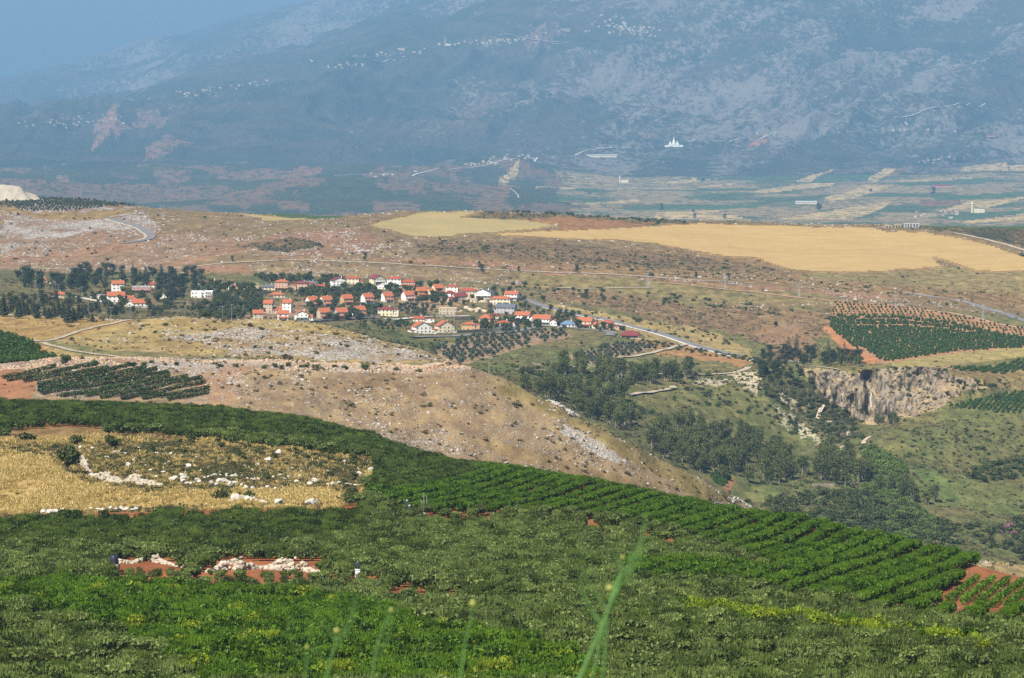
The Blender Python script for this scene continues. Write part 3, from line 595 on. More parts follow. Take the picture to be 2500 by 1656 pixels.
def ribbon(name, px, width, mat, kmin, kmax=99, lift=.25, kind='structure', step=4.0):
    x, y = path_pts(px, kmin, kmax, step)
    dx = np.gradient(x); dy = np.gradient(y); L = np.hypot(dx, dy) + 1e-6; nx, ny = -dy / L, dx / L
    V = []; F = []
    offs = (-.5, -.17, .17, .5)
    for o_ in offs:
        X_ = x + nx * width * o_; Y_ = y + ny * width * o_; V.append(np.stack([X_, Y_, gzv(X_, Y_) + lift], 1))
    V = np.stack(V, 1); zc_ = V[..., 2].max(1) ; V[..., 2] = V[..., 2] * .3 + zc_[:, None] * .7
    n = len(x); V = V.reshape(-1, 3)
    for i in range(n - 1):
        for j in range(3): F.append((i * 4 + j, i * 4 + j + 1, (i + 1) * 4 + j + 1, (i + 1) * 4 + j))
    o = link_mesh(name, V, F, mat); o['kind'] = kind
    return o
G8 = lambda pts: zp(pts, 0, 450, .3802)
G4 = lambda pts: zp(pts, 0, 620, .2535)
G5 = lambda pts: zp(pts, 550, 620, .2535)
G6 = lambda pts: zp(pts, 950, 620, .2746)
G1b = lambda pts: zp(pts, 1700, 450, .338)
G2b = lambda pts: zp(pts, 1200, 800, .338)
G3b = lambda pts: zp(pts, 1700, 800, .3826)
# border road along the hillside
ribbon('track', [(-200,656),(0,656),(150,656),(300,658),(420,656),(500,648),(600,640),(700,636),(780,636),(900,641),(1000,648),(1130,655),(1250,660),(1400,667),(1600,678),(1720,686),(1850,692)], 7, MT['gravel'], 23.5, 25.5)
ribbon('track', [(1600,690),(1760,706),(1850,714),(1950,727),(2050,737),(2200,748),(2350,770),(2500,802),(2600,825)], 6, plain('red_track', (.38, .22, .14), .95, .3, .3), 22, 25)
ribbon('track', [(1350,703),(1450,706),(1600,704)], 5, MT['gravel'], 22, 25)
ribbon('road', G1b([(1480,785),(1600,800),(1720,820),(1900,845),(2050,885),(2200,930),(2300,965)]) + [(2520, 790)], 9, MT['asphalt'], 22, 25.5)
ribbon('verge', G1b([(1480,778),(1600,793),(1720,813),(1900,838),(2050,878),(2200,922),(2300,957)]), 4, MT['gravel'], 22, 25.5, .25)
ribbon('road', G8([(680,215),(760,235),(860,262),(920,290),(960,318),(975,340),(950,355),(880,368),(770,382)]), 9, MT['asphalt'], 24, 27.2, .5)
ribbon('verge', G8([(670,222),(750,245),(850,272),(905,298),(940,322),(952,342),(930,352),(880,362)]), 7, MT['gravel'], 24, 27.2, .3)
ribbon('road', G8([(690,212),(760,205),(850,195),(960,190),(1100,185)]), 5, MT['gravel'], 24, 27.2, .3)
# village road going down to the canyon
ribbon('road', G6([(1180,400),(1300,440),(1350,465),(1500,500),(1700,545),(1900,580),(2050,620),(2200,660),(2367,700)]) + G2b([(1400,110),(1600,165),(1750,200),(1850,212)]), 9, MT['asphalt'], 19, 23.5, .5)
ribbon('verge', G6([(1350,475),(1500,512),(1700,557),(1900,592),(2050,632),(2200,672),(2367,715)]) + G2b([(1400,122),(1600,178),(1750,215),(1830,225)]), 4, MT['concrete'], 19, 23.5, .35)
ribbon('road', G6([(130,738),(400,740),(700,728),(900,712),(1130,690),(1250,665),(1330,640),(1500,650),(1700,672),(1900,690),(1990,700),(1960,735)]), 9, MT['asphalt'], 18, 23, .5)
ribbon('road', G5([(-60,690),(200,660),(500,655),(800,655),(1000,640),(1300,620),(1500,625)]) , 8, MT['asphalt'], 17, 23, .5)
ribbon('road', G5([(1500,625),(1650,640),(1800,620),(2000,605),(2200,605),(2367,600)]) , 7, MT['concrete'], 18, 23, .5)
ribbon('road', G4([(650,410),(800,435),(950,465),(1100,495),(1300,520),(1600,530)]), 7, MT['concrete'], 16, 23, .5)
ribbon('path', G2b([(830,230),(1000,215),(1200,175),(1350,135),(1440,118)]), 5, MT['gravel'], 17, 22, .4)
ribbon('path', G2b([(150,300),(200,312),(400,318),(560,322),(750,322),(1000,330),(1400,335),(1600,335),(1750,335),(1830,310),(1860,285)]), 5, MT['gravel'], 16, 22, .4)
ribbon('path', G2b([(980,495),(1100,475),(1250,455),(1340,435),(1330,425),(1280,420)]), 5, MT['gravel'], 15.5, 20, .4)
ribbon('path', G3b([(815,500),(780,540),(770,600)]), 3, MT['gravel'], 15.5, 19, .5)
ribbon('path', G3b([(855,600),(840,620)]), 3, MT['gravel'], 15.5, 19, .5)
ribbon('path', G3b([(985,645),(970,665),(975,700)]), 3, MT['gravel'], 15.5, 19, .5)
ribbon('path', G3b([(1130,690),(1080,715),(1060,735),(1070,755)]), 3, MT['gravel'], 15, 19, .5)
# farm tracks near the ridge and hump
ribbon('track', G4([(160,800),(280,830),(400,855),(470,850),(560,815),(700,770),(850,725),(1000,690),(1150,660),(1300,635)]), 3.2, MT['gravel'], 13.3, 16, .35)
ribbon('track', G4([(400,855),(520,895),(650,925),(850,960),(1100,990),(1300,1000)]), 3.2, MT['gravel'], 13.3, 16, .35)
ribbon('track', G5([(1880,1085),(1960,1080),(2080,1070)]), 5, MT['gravel'], 13.2, 16, .4)
ribbon('path', G1b([(1850,350),(2000,380),(2100,400),(2250,440),(2367,475),(2450,500)]), 6, MT['gravel'], 24, 27.2, .4)
ribbon('path', G1b([(640,1310),(800,1315),(950,1330),(1070,1350)]), 2.5, MT['gravel'], 18, 22, .4)
# ------------------------------------------------------------------ plant prototypes (mesh data, shared by copies)
class MB:
    def __init__(s): s.v = []; s.f = []; s.m = []; s.n = 0
    def add(s, v, f, mi=0):
        v = np.asarray(v, float)
        s.v.append(v); s.f += (f + s.n).tolist() if isinstance(f, np.ndarray) else [[int(i) + s.n for i in q] for q in f]
        s.m += [mi] * len(f); s.n += len(v); return s
    def mesh(s, name, mats, smooth_=False):
        me = bpy.data.meshes.new(name)
        V = np.concatenate(s.v) if s.v else np.zeros((0, 3))
        me.from_pydata(V.tolist(), [], s.f)
        for m_ in mats: me.materials.append(m_)
        me.polygons.foreach_set('material_index', s.m)
        if smooth_: me.polygons.foreach_set('use_smooth', [True] * len(s.f))
        me.update(); return me
    def box(s, c, d, mi=0, rz=0.0):
        x, y, z = d[0] / 2, d[1] / 2, d[2] / 2; cs, sn = math.cos(rz), math.sin(rz)
        V = [(a * x, b * y, e * z) for e in (-1, 1) for b in (-1, 1) for a in (-1, 1)]
        V = [(c[0] + a * cs - b * sn, c[1] + a * sn + b * cs, c[2] + e) for a, b, e in V]
        return s.add(V, [(0, 2, 3, 1), (4, 5, 7, 6), (0, 1, 5, 4), (2, 6, 7, 3), (0, 4, 6, 2), (1, 3, 7, 5)], mi)
    def tube(s, pts, rad, n=6, mi=0, cap=True):
        pts = [np.array(p, float) for p in pts]; V = []; F = []
        for i, p in enumerate(pts):
            d = pts[min(i + 1, len(pts) - 1)] - pts[max(i - 1, 0)]; d /= np.linalg.norm(d) + 1e-9
            a = np.cross(d, (0, 1, 0) if abs(d[1]) < .9 else (1, 0, 0)); a /= np.linalg.norm(a); b = np.cross(d, a)
            for k in range(n):
                t = 2 * math.pi * k / n; V.append(p + (a * math.cos(t) + b * math.sin(t)) * rad[i])
        for i in range(len(pts) - 1):
            for k in range(n): F.append((i * n + k, i * n + (k + 1) % n, (i + 1) * n + (k + 1) % n, (i + 1) * n + k))
        s.add(V, F, mi)
        if cap: s.add([V[(len(pts) - 1) * n + k] for k in range(n)], [tuple(range(n))], mi)
        return s
def leaf_quads(P, Nn, size, rng, asp=1.5, jitter=.8):
    """one bent leaf-clump quad per point, facing roughly along Nn"""
    n = len(P)
    N_ = Nn + rng.normal(0, jitter, (n, 3)); N_ /= np.linalg.norm(N_, axis=1)[:, None] + 1e-9
    T = np.cross(N_, rng.normal(0, 1, (n, 3))); T /= np.linalg.norm(T, axis=1)[:, None] + 1e-9
    B = np.cross(N_, T); s = size * rng.uniform(.6, 1.35, n)[:, None] / 2
    V = np.stack([P - T * s * asp, P - B * s + N_ * s * .25, P + T * s * asp, P + B * s + N_ * s * .25], 1).reshape(-1, 3)
    F = np.arange(n * 4).reshape(n, 4)
    return V, F
def lobes_crown(mb, lobes, n, size, seed, mi=0, shell=.72, asp=1.5, up=.35):
    rng = np.random.default_rng(seed)
    L = np.array(lobes, float)                     # cx cy cz rx ry rz
    w_ = (L[:, 3] * L[:, 4] + L[:, 4] * L[:, 5] + L[:, 3] * L[:, 5]); w_ /= w_.sum()
    k = rng.choice(len(L), n, p=w_)
    d = rng.normal(0, 1, (n, 3)); d /= np.linalg.norm(d, axis=1)[:, None]
    r = np.where(rng.random(n) < .8, rng.uniform(shell, 1.08, n), rng.uniform(.25, shell, n))[:, None]
    P = L[k, :3] + d * r * L[k, 3:]
    N_ = d / L[k, 3:]; N_ /= np.linalg.norm(N_, axis=1)[:, None]; N_[:, 2] += up
    V, F = leaf_quads(P, N_, size, rng, asp)
    mb.add(V, F, mi)
def rlobes(rng, n, R_, H0, H1, r0, r1, flat=.8):
    out = []
    for i in range(n):
        a = rng.uniform(0, 6.283); rr = R_ * math.sqrt(rng.random()); z = rng.uniform(H0, H1)
        r = rng.uniform(r0, r1); out.append((math.cos(a) * rr, math.sin(a) * rr, z, r, r, r * flat))
    return out
def make_orchard(seed, leaf, n=480, upright=0):
    rng = random.Random(seed); tr = MB()
    tr.tube([(0, 0, -.4), (.03, .02, .5), (0, 0, .9)], [.10, .08, .07], 5)
    for i in range(4):
        a = i * 1.57 + rng.uniform(-.4, .4); x, y = math.cos(a), math.sin(a)
        tr.tube([(0, 0, .8), (x * .5, y * .5, 1.5), (x * .95, y * .95, 2.4)], [.06, .045, .02], 4)
    cr = MB(); lb = rlobes(rng, 10, 1.2, .9, 2.5, .40, .72, .95) + [(0, 0, 1.5, .9, .9, .8)]
    lobes_crown(cr, lb, n, .36, seed, shell=.8)
    rg = np.random.default_rng(seed + 5)                     # upright water shoots
    m_ = 110; a = rg.uniform(0, 6.283, m_); q = 1.5 * np.sqrt(rg.random(m_))
    P0 = np.stack([np.cos(a) * q, np.sin(a) * q, 2.35 + rg.uniform(0, .75, m_) - .25 * q], 1)
    V = np.stack([P0 + [-.06, 0, -.25], P0 + [.06, .03, -.25], P0 + [.05, -.02, .12], P0 + [0, 0, .38]], 1)
    V[:, :, 0] += (rg.uniform(-.1, .1, (m_, 1))) * np.array([[0, 0, 1, 2]]); cr.add(V.reshape(-1, 3), np.arange(m_ * 4).reshape(-1, 4))
    return tr, cr
def make_broad(seed, H, Rr, n, size, base=.28, nl=9, flat=.8, trunk_n=1, top=1.0, rl=(.35, .55)):
    rng = random.Random(seed); tr = MB()
    lb = rlobes(rng, nl, Rr * .62, H * (base + .12), H * (.98 - rl[0] * Rr / H * flat * .9), Rr * rl[0], Rr * rl[1], flat)
    lb.append((0, 0, H * (base + .95) / 2, Rr * .55, Rr * .55, H * (1 - base) * .42))
    for k in range(trunk_n):
        ox = rng.uniform(-.25, .25) * Rr * (trunk_n > 1); oy = rng.uniform(-.2, .2) * Rr * (trunk_n > 1)
        tr.tube([(ox, oy, -1.0), (ox * 1.1 + .1, oy, H * base), (ox * 1.6, oy * 1.5, H * .75)], [H * .028, H * .02, H * .008], 6)
        for i in range(4):
            l = lb[(k * 4 + i) % len(lb)]
            tr.tube([(ox * 1.1 + .1, oy, H * base), ((ox + l[0]) * .55, (oy + l[1]) * .55, H * base * .5 + l[2] * .5), (l[0], l[1], l[2])], [H * .013, H * .009, H * .004], 4)
    cr = MB(); lobes_crown(cr, lb, n, size, seed)
    return tr, cr
def make_cone(seed, H, Rr, n, size, layers=True, base=.08):
    rg = np.random.default_rng(seed); tr = MB(); tr.tube([(0, 0, -1), (0, 0, H * .4), (0, 0, H * .97)], [H * .022, H * .015, H * .003], 6)
    z = base + (1 - base) * (1 - np.sqrt(rg.random(n))) ; a = rg.uniform(0, 6.283, n)
    prof = (1 - z) ** .8
    if layers: prof = prof * (.62 + .38 * ((np.sin(z * 46 + np.sin(a * 3 + seed)) + 1) / 2)) * (.82 + .18 * np.sin(a * 5 + seed))
    else: prof = np.minimum(1, (1 - z) * 2.2) * np.minimum(1, .45 + z * 2)
    q = prof * Rr * np.where(rg.random(n) < .75, rg.uniform(.78, 1.05, n), rg.uniform(.2, .8, n))
    P = np.stack([np.cos(a) * q, np.sin(a) * q, z * H - (q * .12 if layers else 0)], 1)
    N_ = np.stack([np.cos(a), np.sin(a), np.full(n, .5)], 1)
    cr = MB(); V, F = leaf_quads(P, N_, size, rg, 1.4, .6); cr.add(V, F); return tr, cr
def make_bush(seed, H, Rr, n, size, nl=5):
    rng = random.Random(seed); cr = MB()
    lb = [(rng.uniform(-.5, .5) * Rr, rng.uniform(-.5, .5) * Rr, rng.uniform(.3, .62) * H, Rr * rng.uniform(.4, .65), Rr * rng.uniform(.4, .65), H * rng.uniform(.3, .42)) for _ in range(nl)]
    lobes_crown(cr, lb, n, size, seed); return None, cr
PROTO = {}
def proto(kind, variants):
    """variants: list of (trunk MB or None, crown MB), bark material, leaf material -> kinds of tree meshes"""
    PROTO[kind] = []
    for (tr, cr), bark, leaf in variants:
        tm = tr.mesh(kind + '_trunk', [bark], True) if tr else None
        cm = cr.mesh(kind + '_crown', [leaf])
        both = MB(); V0 = cr
        jm = MB()
        jm.v = list(cr.v); jm.f = list(cr.f); jm.m = [0] * len(cr.f); jm.n = cr.n
        if tr:
            for vv in tr.v: jm.v.append(vv)
            jm.f += [[i + cr.n for i in q] for q in tr.f]; jm.m += [1] * len(tr.f)
        one = jm.mesh(kind, [leaf, bark] if tr else [leaf])
        PROTO[kind].append((tm, cm, one))
B_, PB_ = MT['bark'], MT['palebark']
def orch(kind, leaf, seeds=(1, 2, 3)): proto(kind, [(make_orchard(s, leaf), PB_, leaf) for s in seeds])
orch('bright_fruit_tree', MT['leaf_bright']); orch('lime_fruit_tree', MT['leaf_lime'], (4, 5)); orch('greygreen_fruit_tree', MT['leaf_grey'], (6, 7, 8)); orch('dark_fruit_tree', MT['leaf_mid'], (9, 10, 11))
proto('pine_tree', [(make_broad(s, h, r, 950, .62, .16, 11, .62, 1), B_, MT['leaf_pine']) for s, h, r in ((21, 13, 5.0), (22, 15, 5.6), (23, 11, 5.2))])
proto('cypress_tree', [(make_cone(s, h, r, 600, .5, False), B_, MT['leaf_cypress']) for s, h, r in ((31, 14, 1.5), (32, 17, 2.1))])
proto('cedar_tree', [(make_cone(s, h, r, 1100, .5), PB_, MT['leaf_cedar']) for s, h, r in ((41, 9.5, 3.4), (42, 11, 3.1), (43, 8, 3.3))])
proto('olive_tree', [(make_broad(s, h, r, 420, .5, .2, 7, .85, 1), B_, MT['leaf_olive']) for s, h, r in ((51, 4.4, 2.3), (52, 4.0, 2.1), (53, 4.9, 2.5))])
proto('eucalyptus_tree', [(make_broad(s, h, r, 1300, .62, .14, 17, .95, 3, 1, (.22, .38)), PB_, MT['leaf_euc']) for s, h, r in ((61, 15, 7.0), (62, 17, 6.8), (63, 13, 6.6), (64, 18, 6.2))])
proto('garden_tree', [(make_broad(s, h, r, 520, .6, .22, 8, .85, 1), B_, MT['leaf_bush']) for s, h, r in ((71, 6.5, 3.2), (72, 5.2, 3.0), (73, 8, 3.3))])
proto('bush', [(make_bush(s, h, r, 300, .42), B_, MT['leaf_bush']) for s, h, r in ((81, 2.2, 1.9), (82, 1.7, 2.2), (83, 2.8, 2.3))])
proto('reed_clump', [(make_bush(s, h, r, 300, .5, 6), B_, MT['leaf_reed']) for s, h, r in ((91, 2.6, 2.6), (92, 3.2, 3.2))])
proto('field_orchard_tree', [(make_bush(s, h, r, 120, .5, 3), B_, MT['leaf_field']) for s, h, r in ((101, 2.4, 1.5), (102, 2.1, 1.3))])
proto('heath_tuft', [(make_bush(s, h, r, 70, .35, 3), B_, MT['brown_scrub']) for s, h, r in ((111, .9, 1.0), (112, .7, 1.3))])
proto('pink_flowering_bush', [(make_bush(121, 2.2, 2.6, 260, .4, 5), B_, MT['pinkflower'])])
proto('dark_tuft', [(make_bush(s, h, r, 90, .4, 3), B_, MT['leaf_bush']) for s, h, r in ((131, 1.2, 1.3), (132, .9, 1.6))])
def grass_tuft(seed, n=26, h=.45):
    rg = np.random.default_rng(seed); mb = MB(); a = rg.uniform(0, 6.28, n); r = rg.uniform(0, .55, n); x = np.cos(a) * r; y = np.sin(a) * r
    hh = h * rg.uniform(.5, 1.2, n); lx = rg.normal(.15, .25, n); ly = rg.normal(0, .2, n); w_ = .035
    V = np.stack([np.stack([x - w_, y, x * 0 - .1], 1), np.stack([x + w_, y + .03, x * 0 - .1], 1), np.stack([x + lx + w_ * .5, y + ly, hh], 1), np.stack([x + lx * 1.3, y + ly, hh * 1.15], 1)], 1).reshape(-1, 3)
    mb.add(V, np.arange(n * 4).reshape(n, 4)); return None, mb
proto('dry_grass_tuft', [(grass_tuft(141), B_, MT['dry_grass']), (grass_tuft(142, 30, .55), B_, MT['dry_grass'])])
def rock_mb(seed, flat=.7, sub=1):
    rg = np.random.default_rng(seed)
    import bmesh
    bm = bmesh.new(); bmesh.ops.create_icosphere(bm, subdivisions=sub, radius=.5)
    V = np.array([v.co[:] for v in bm.verts]); F = [[v.index for v in f.verts] for f in bm.faces]; bm.free()
    for _ in range(5):                                  # chip flat faces
        d = rg.normal(0, 1, 3); d /= np.linalg.norm(d); c = rg.uniform(.28, .42); q = V @ d; V = V - np.outer(np.maximum(q - c, 0), d)
    V *= 1 + rg.normal(0, .07, (len(V), 1)); V *= [rg.uniform(.8, 1.3), rg.uniform(.8, 1.2), flat]
    return V, F
def rock_proto(kind, mat, seeds, sub=1):
    PROTO[kind] = []
    for s in seeds:
        mb = MB(); V, F = rock_mb(s, random.Random(s).uniform(.55, .85), sub); mb.add(V, np.array(F)); me = mb.mesh(kind, [mat]); PROTO[kind].append((None, None, me))
rock_proto('rock', MT['rock'], (1, 2, 3, 4)); rock_proto('warm_rock', MT['rock_warm'], (5, 6, 7)); rock_proto('boulder', MT['boulder'], (11, 12, 13, 14, 15), 2)

# ------------------------------------------------------------------ placing
CAPS = {'bush': 300, 'orchard_tree': 300, 'garden_tree': 300, 'fruit_tree': 300, 'olive_tree': 300}
WAIT = {}
def place(kind, loc, sc=1.0, rz=None, var=None, name=None, parts=True, label=None, cat='tree', group=None, sz=1.0):
    nm = name or kind
    if nm in CAPS and group: WAIT.setdefault(nm, []).append((loc[1] / sc, kind, loc, sc, parts, label, cat, group))
    else: place_now(kind, loc, sc, rz, var, name, parts, label, cat, group, sz)
def finish_places():
    for nm, L in WAIT.items():
        L.sort(key=lambda q: q[0]); rest = {}; cnt = {}; used = 0
        for i, (_, kind, loc, sc, parts, label, cat, group) in enumerate(L):
            u, v = proj(loc[0], loc[1], loc[2]); cnt[group] = cnt.get(group, 0)
            if used < CAPS[nm] and 2 < u < 2498 and v < 1650 and cnt[group] < 115:
                cnt[group] += 1; used += 1; place_now(kind, loc, sc, None, None, nm, parts, label, cat, group)
            else: rest.setdefault(kind, []).append((loc, sc))
        for kind, Q in rest.items():
            stuff({'bush': 'bushes', 'garden_tree': 'tree_cover', 'fruit_tree': 'orchard', 'orchard_tree': 'orchard', 'olive_tree': 'olive_cover'}[nm], kind, [tuple(q[0]) for q in Q], [q[1] for q in Q], {'bush': 'many smaller bushes spread over slopes and valley', 'reed_clump': 'light green reeds along the stream', 'garden_tree': 'leafy trees filling gardens of the village'}.get(kind, 'small dark green orchard trees in rows on the slopes'), 'vegetation')
def place_now(kind, loc, sc=1.0, rz=None, var=None, name=None, parts=True, label=None, cat='tree', group=None, sz=1.0):
    L = PROTO[kind]; tm, cm, one = L[var if var is not None else R.randrange(len(L))]
    rz = R.uniform(0, 6.283) if rz is None else rz
    if parts and tm:
        o = bpy.data.objects.new(name or kind, None); o.empty_display_size = .5
        for nm, me in (('trunk', tm), ('crown', cm)):
            c = bpy.data.objects.new(nm, me); c.parent = o; COL.objects.link(c)
    else: o = bpy.data.objects.new(name or kind, one)
    COL.objects.link(o); o.location = loc; o.rotation_euler = (0, 0, rz); o.scale = (sc, sc, sc * sz)
    tag(o, label, cat, group); return o
def stuff(name, kind, P, scales, label, cat, zs=None, lean=0.0, seed=0):
    """one object that carries a great many plants or stones (geometry nodes)"""
    rg = np.random.default_rng(seed); n = len(P)
    me = bpy.data.meshes.new(name); me.vertices.add(n); me.vertices.foreach_set('co', np.asarray(P, np.float32).ravel())
    protos = PROTO[kind]
    a = me.attributes.new('scl', 'FLOAT_VECTOR', 'POINT'); s3 = np.repeat(np.asarray(scales, np.float32)[:, None], 3, 1)
    if zs is not None: s3[:, 2] *= zs
    a.data.foreach_set('vector', s3.ravel())
    a = me.attributes.new('rot', 'FLOAT_VECTOR', 'POINT'); r3 = np.zeros((n, 3), np.float32); r3[:, 2] = rg.uniform(0, 6.283, n); r3[:, :2] = rg.normal(0, lean, (n, 2)) if lean else 0
    a.data.foreach_set('vector', r3.ravel())
    a = me.attributes.new('pick', 'INT', 'POINT'); a.data.foreach_set('value', rg.integers(0, len(protos), n).astype(np.int32))
    o = bpy.data.objects.new(name, me); COL.objects.link(o); tag(o, label, cat, None, 'stuff')
    g = bpy.data.node_groups.new(name + '_nodes', 'GeometryNodeTree')
    g.interface.new_socket('Geometry', in_out='INPUT', socket_type='NodeSocketGeometry'); g.interface.new_socket('Geometry', in_out='OUTPUT', socket_type='NodeSocketGeometry')
    N = g.nodes; L = g.links; gi = N.new('NodeGroupInput'); go = N.new('NodeGroupOutput'); iop = N.new('GeometryNodeInstanceOnPoints'); jn = N.new('GeometryNodeGeometryToInstance')
    for _, _, one in protos[::-1]:
        key = 'proto_' + one.name
        po = bpy.data.objects.get(key) or bpy.data.objects.new(key, one)
        oi = N.new('GeometryNodeObjectInfo'); oi.inputs['Object'].default_value = po; oi.inputs['As Instance'].default_value = False
        L.new(oi.outputs['Geometry'], jn.inputs[0])
    def attr(nm, ty):
        x = N.new('GeometryNodeInputNamedAttribute'); x.data_type = ty; x.inputs['Name'].default_value = nm; return x.outputs['Attribute']
    # separate instances per proto by joining "geometry to instance"
    N.remove(jn); join = N.new('GeometryNodeJoinGeometry')
    for _, _, one in protos[::-1]:
        po = bpy.data.objects['proto_' + one.name]
        oi = [q for q in N if q.bl_idname == 'GeometryNodeObjectInfo' and q.inputs['Object'].default_value == po][0]
        gt = N.new('GeometryNodeGeometryToInstance'); L.new(oi.outputs['Geometry'], gt.inputs[0]); L.new(gt.outputs[0], join.inputs[0])
    L.new(gi.outputs[0], iop.inputs['Points']); L.new(join.outputs[0], iop.inputs['Instance']); iop.inputs['Pick Instance'].default_value = True
    L.new(attr('pick', 'INT'), iop.inputs['Instance Index']); L.new(attr('scl', 'FLOAT_VECTOR'), iop.inputs['Scale'])
    L.new(attr('rot', 'FLOAT_VECTOR'), iop.inputs['Rotation']); L.new(iop.outputs[0], go.inputs[0])
    md = o.modifiers.new('instances', 'NODES'); md.node_group = g
    return o
def scatter_px(poly, n, kmin, kmax=99, minsep=0.0, seed=0, dens=None):
    """ground points spread over a photo outline"""
    rg = np.random.default_rng(seed); us = [p[0] for p in poly]; vs = [p[1] for p in poly]; out = []; tries = 0
    cell = {}
    while len(out) < n and tries < n * 8:
        tries += 1
        u = rg.uniform(min(us), max(us)); v = rg.uniform(min(vs), max(vs))
        if not inpoly([u], [v], poly)[0]: continue
        if dens is not None and rg.random() > dens(u, v): continue
        p = hit(u, v, kmin, kmax)
        if minsep:
            k = (int(p.x // minsep), int(p.y // minsep)); bad = False
            for dx in (-1, 0, 1):
                for dy in (-1, 0, 1):
                    for q in cell.get((k[0] + dx, k[1] + dy), ()):
                        if (q - p).length < minsep: bad = True
            if bad: continue
            cell.setdefault(k, []).append(p)
        out.append(p)
    return out
def ground_scatter(n, k0, k1, u0=-350, u1=2850, seed=0, dens=None):
    """random ground vertices (jittered) in a band of the terrain; dens is a [rows, cols] weight"""
    rg = np.random.default_rng(seed); m = (K1 >= k0) & (K1 <= k1) & (GU >= u0) & (GU <= u1)
    m[0] = m[-1] = False; m[:, 0] = m[:, -1] = False
    area = np.abs(np.gradient(GY, axis=0)) * GY          # so that plants are even on the ground, not in the picture
    wgt = np.where(m, area ** .45, 0) * (dens if dens is not None else 1); wgt = wgt.ravel() / wgt.sum()
    i = rg.choice(wgt.size, n, p=wgt); r, c = np.divmod(i, NC)
    f = rg.uniform(-.5, .5, n); gch = rg.uniform(-.5, .5, n)
    r2 = np.clip(r + np.sign(f).astype(int), 0, NRW - 1); c2 = np.clip(c + np.sign(gch).astype(int), 0, NC - 1); f = np.abs(f)[:, None]; gch = np.abs(gch)[:, None]
    A = np.stack([GX, GY, GZ], -1); P = A[r, c] + (A[r2, c] - A[r, c]) * f + (A[r, c2] - A[r, c]) * gch
    return P, r, c
# ------------------------------------------------------------------ foreground orchards
BR1 = [(-300,1470),(0,1455),(250,1445),(420,1440),(640,1465),(900,1505),(1050,1560),(1250,1590),(1400,1625),(1480,1720),(500,1720),(380,1610),(100,1520),(-300,1480)]
BR2 = [(1080,1100),(1215,1100),(1426,1140),(1584,1170),(1743,1205),(1954,1240),(2112,1270),(2271,1305),(2500,1370),(2900,1450),(2900,1640),(2500,1545),(2250,1520),(2000,1480),(1750,1440),(1520,1430),(1500,1395),(1700,1390),(1900,1420),(1880,1400),(1750,1350),(1600,1300),(1400,1265),(1250,1262),(1120,1268),(980,1255),(900,1225),(940,1170),(1050,1150)]
LIME = [(1660,1510),(1800,1520),(2000,1545),(2200,1575),(2420,1600),(2400,1618),(2200,1592),(2000,1568),(1750,1545),(1650,1530)]
LIME2 = [(2060,1262),(2250,1300),(2500,1372),(2500,1400),(2300,1350),(2080,1285)]
DARKL = [(-300,1240),(0,1255),(400,1243),(840,1240),(920,1262),(900,1330),(600,1370),(0,1350),(-300,1350)]
TOPO = [(-300,950),(0,960),(700,1000),(1000,1080),(1130,1110),(1080,1140),(960,1140),(860,1108),(640,1082),(560,1072),(250,1062),(120,1070),(0,1072),(-300,1072)]
THICK = [(900,1140),(960,1105),(1100,1110),(1190,1150),(1120,1195),(940,1215),(895,1200)]
MEAD = [(-300,1072),(120,1070),(270,1062),(470,1070),(640,1090),(800,1106),(900,1125),(940,1140),(915,1165),(885,1200),(855,1232),(830,1244),(500,1248),(0,1262),(-300,1262)]
GAPS = [[(225,1410),(290,1402),(460,1400),(640,1410),(790,1410),(900,1418),(1050,1440),(1240,1466),(1230,1474),(1080,1455),(900,1430),(760,1418),(640,1430),(500,1424),(300,1418)],
        [(270,1385),(300,1370),(400,1365),(450,1375),(460,1400),(300,1405)], [(505,1385),(600,1368),(780,1376),(800,1410),(520,1402)],
        [(940,1255),(1060,1256),(1240,1258),(1400,1268),(1520,1290),(1660,1325),(1655,1332),(1500,1300),(1380,1276),(1240,1268),(1060,1266),(930,1264)],
        [(2290,1462),(2378,1388),(2500,1402),(2700,1432),(2700,1496),(2500,1476),(2400,1470)],
        [(0,1052),(150,1046),(270,1048),(265,1060),(120,1068),(0,1066)]]
def okind(u, v):
    if inpoly([u], [v], LIME)[0] or inpoly([u], [v], LIME2)[0]: return 'lime_fruit_tree' if R.random() < .75 else 'bright_fruit_tree'
    if inpoly([u], [v], BR1)[0]: return 'lime_fruit_tree' if R.random() < .06 else 'bright_fruit_tree'
    if inpoly([u], [v], THICK)[0]: return 'dark_fruit_tree'
    if inpoly([u], [v], BR2)[0]: return 'bright_fruit_tree'
    if inpoly([u], [v], DARKL)[0] or inpoly([u], [v], TOPO)[0]: return 'dark_fruit_tree'
    return 'greygreen_fruit_tree' if R.random() < .8 else 'dark_fruit_tree'
orch_pts = {}
rg = np.random.default_rng(3)
crest_u = np.array(sorted(CREST)); crest_y = np.array([CREST[k][0] for k in sorted(CREST)], float)
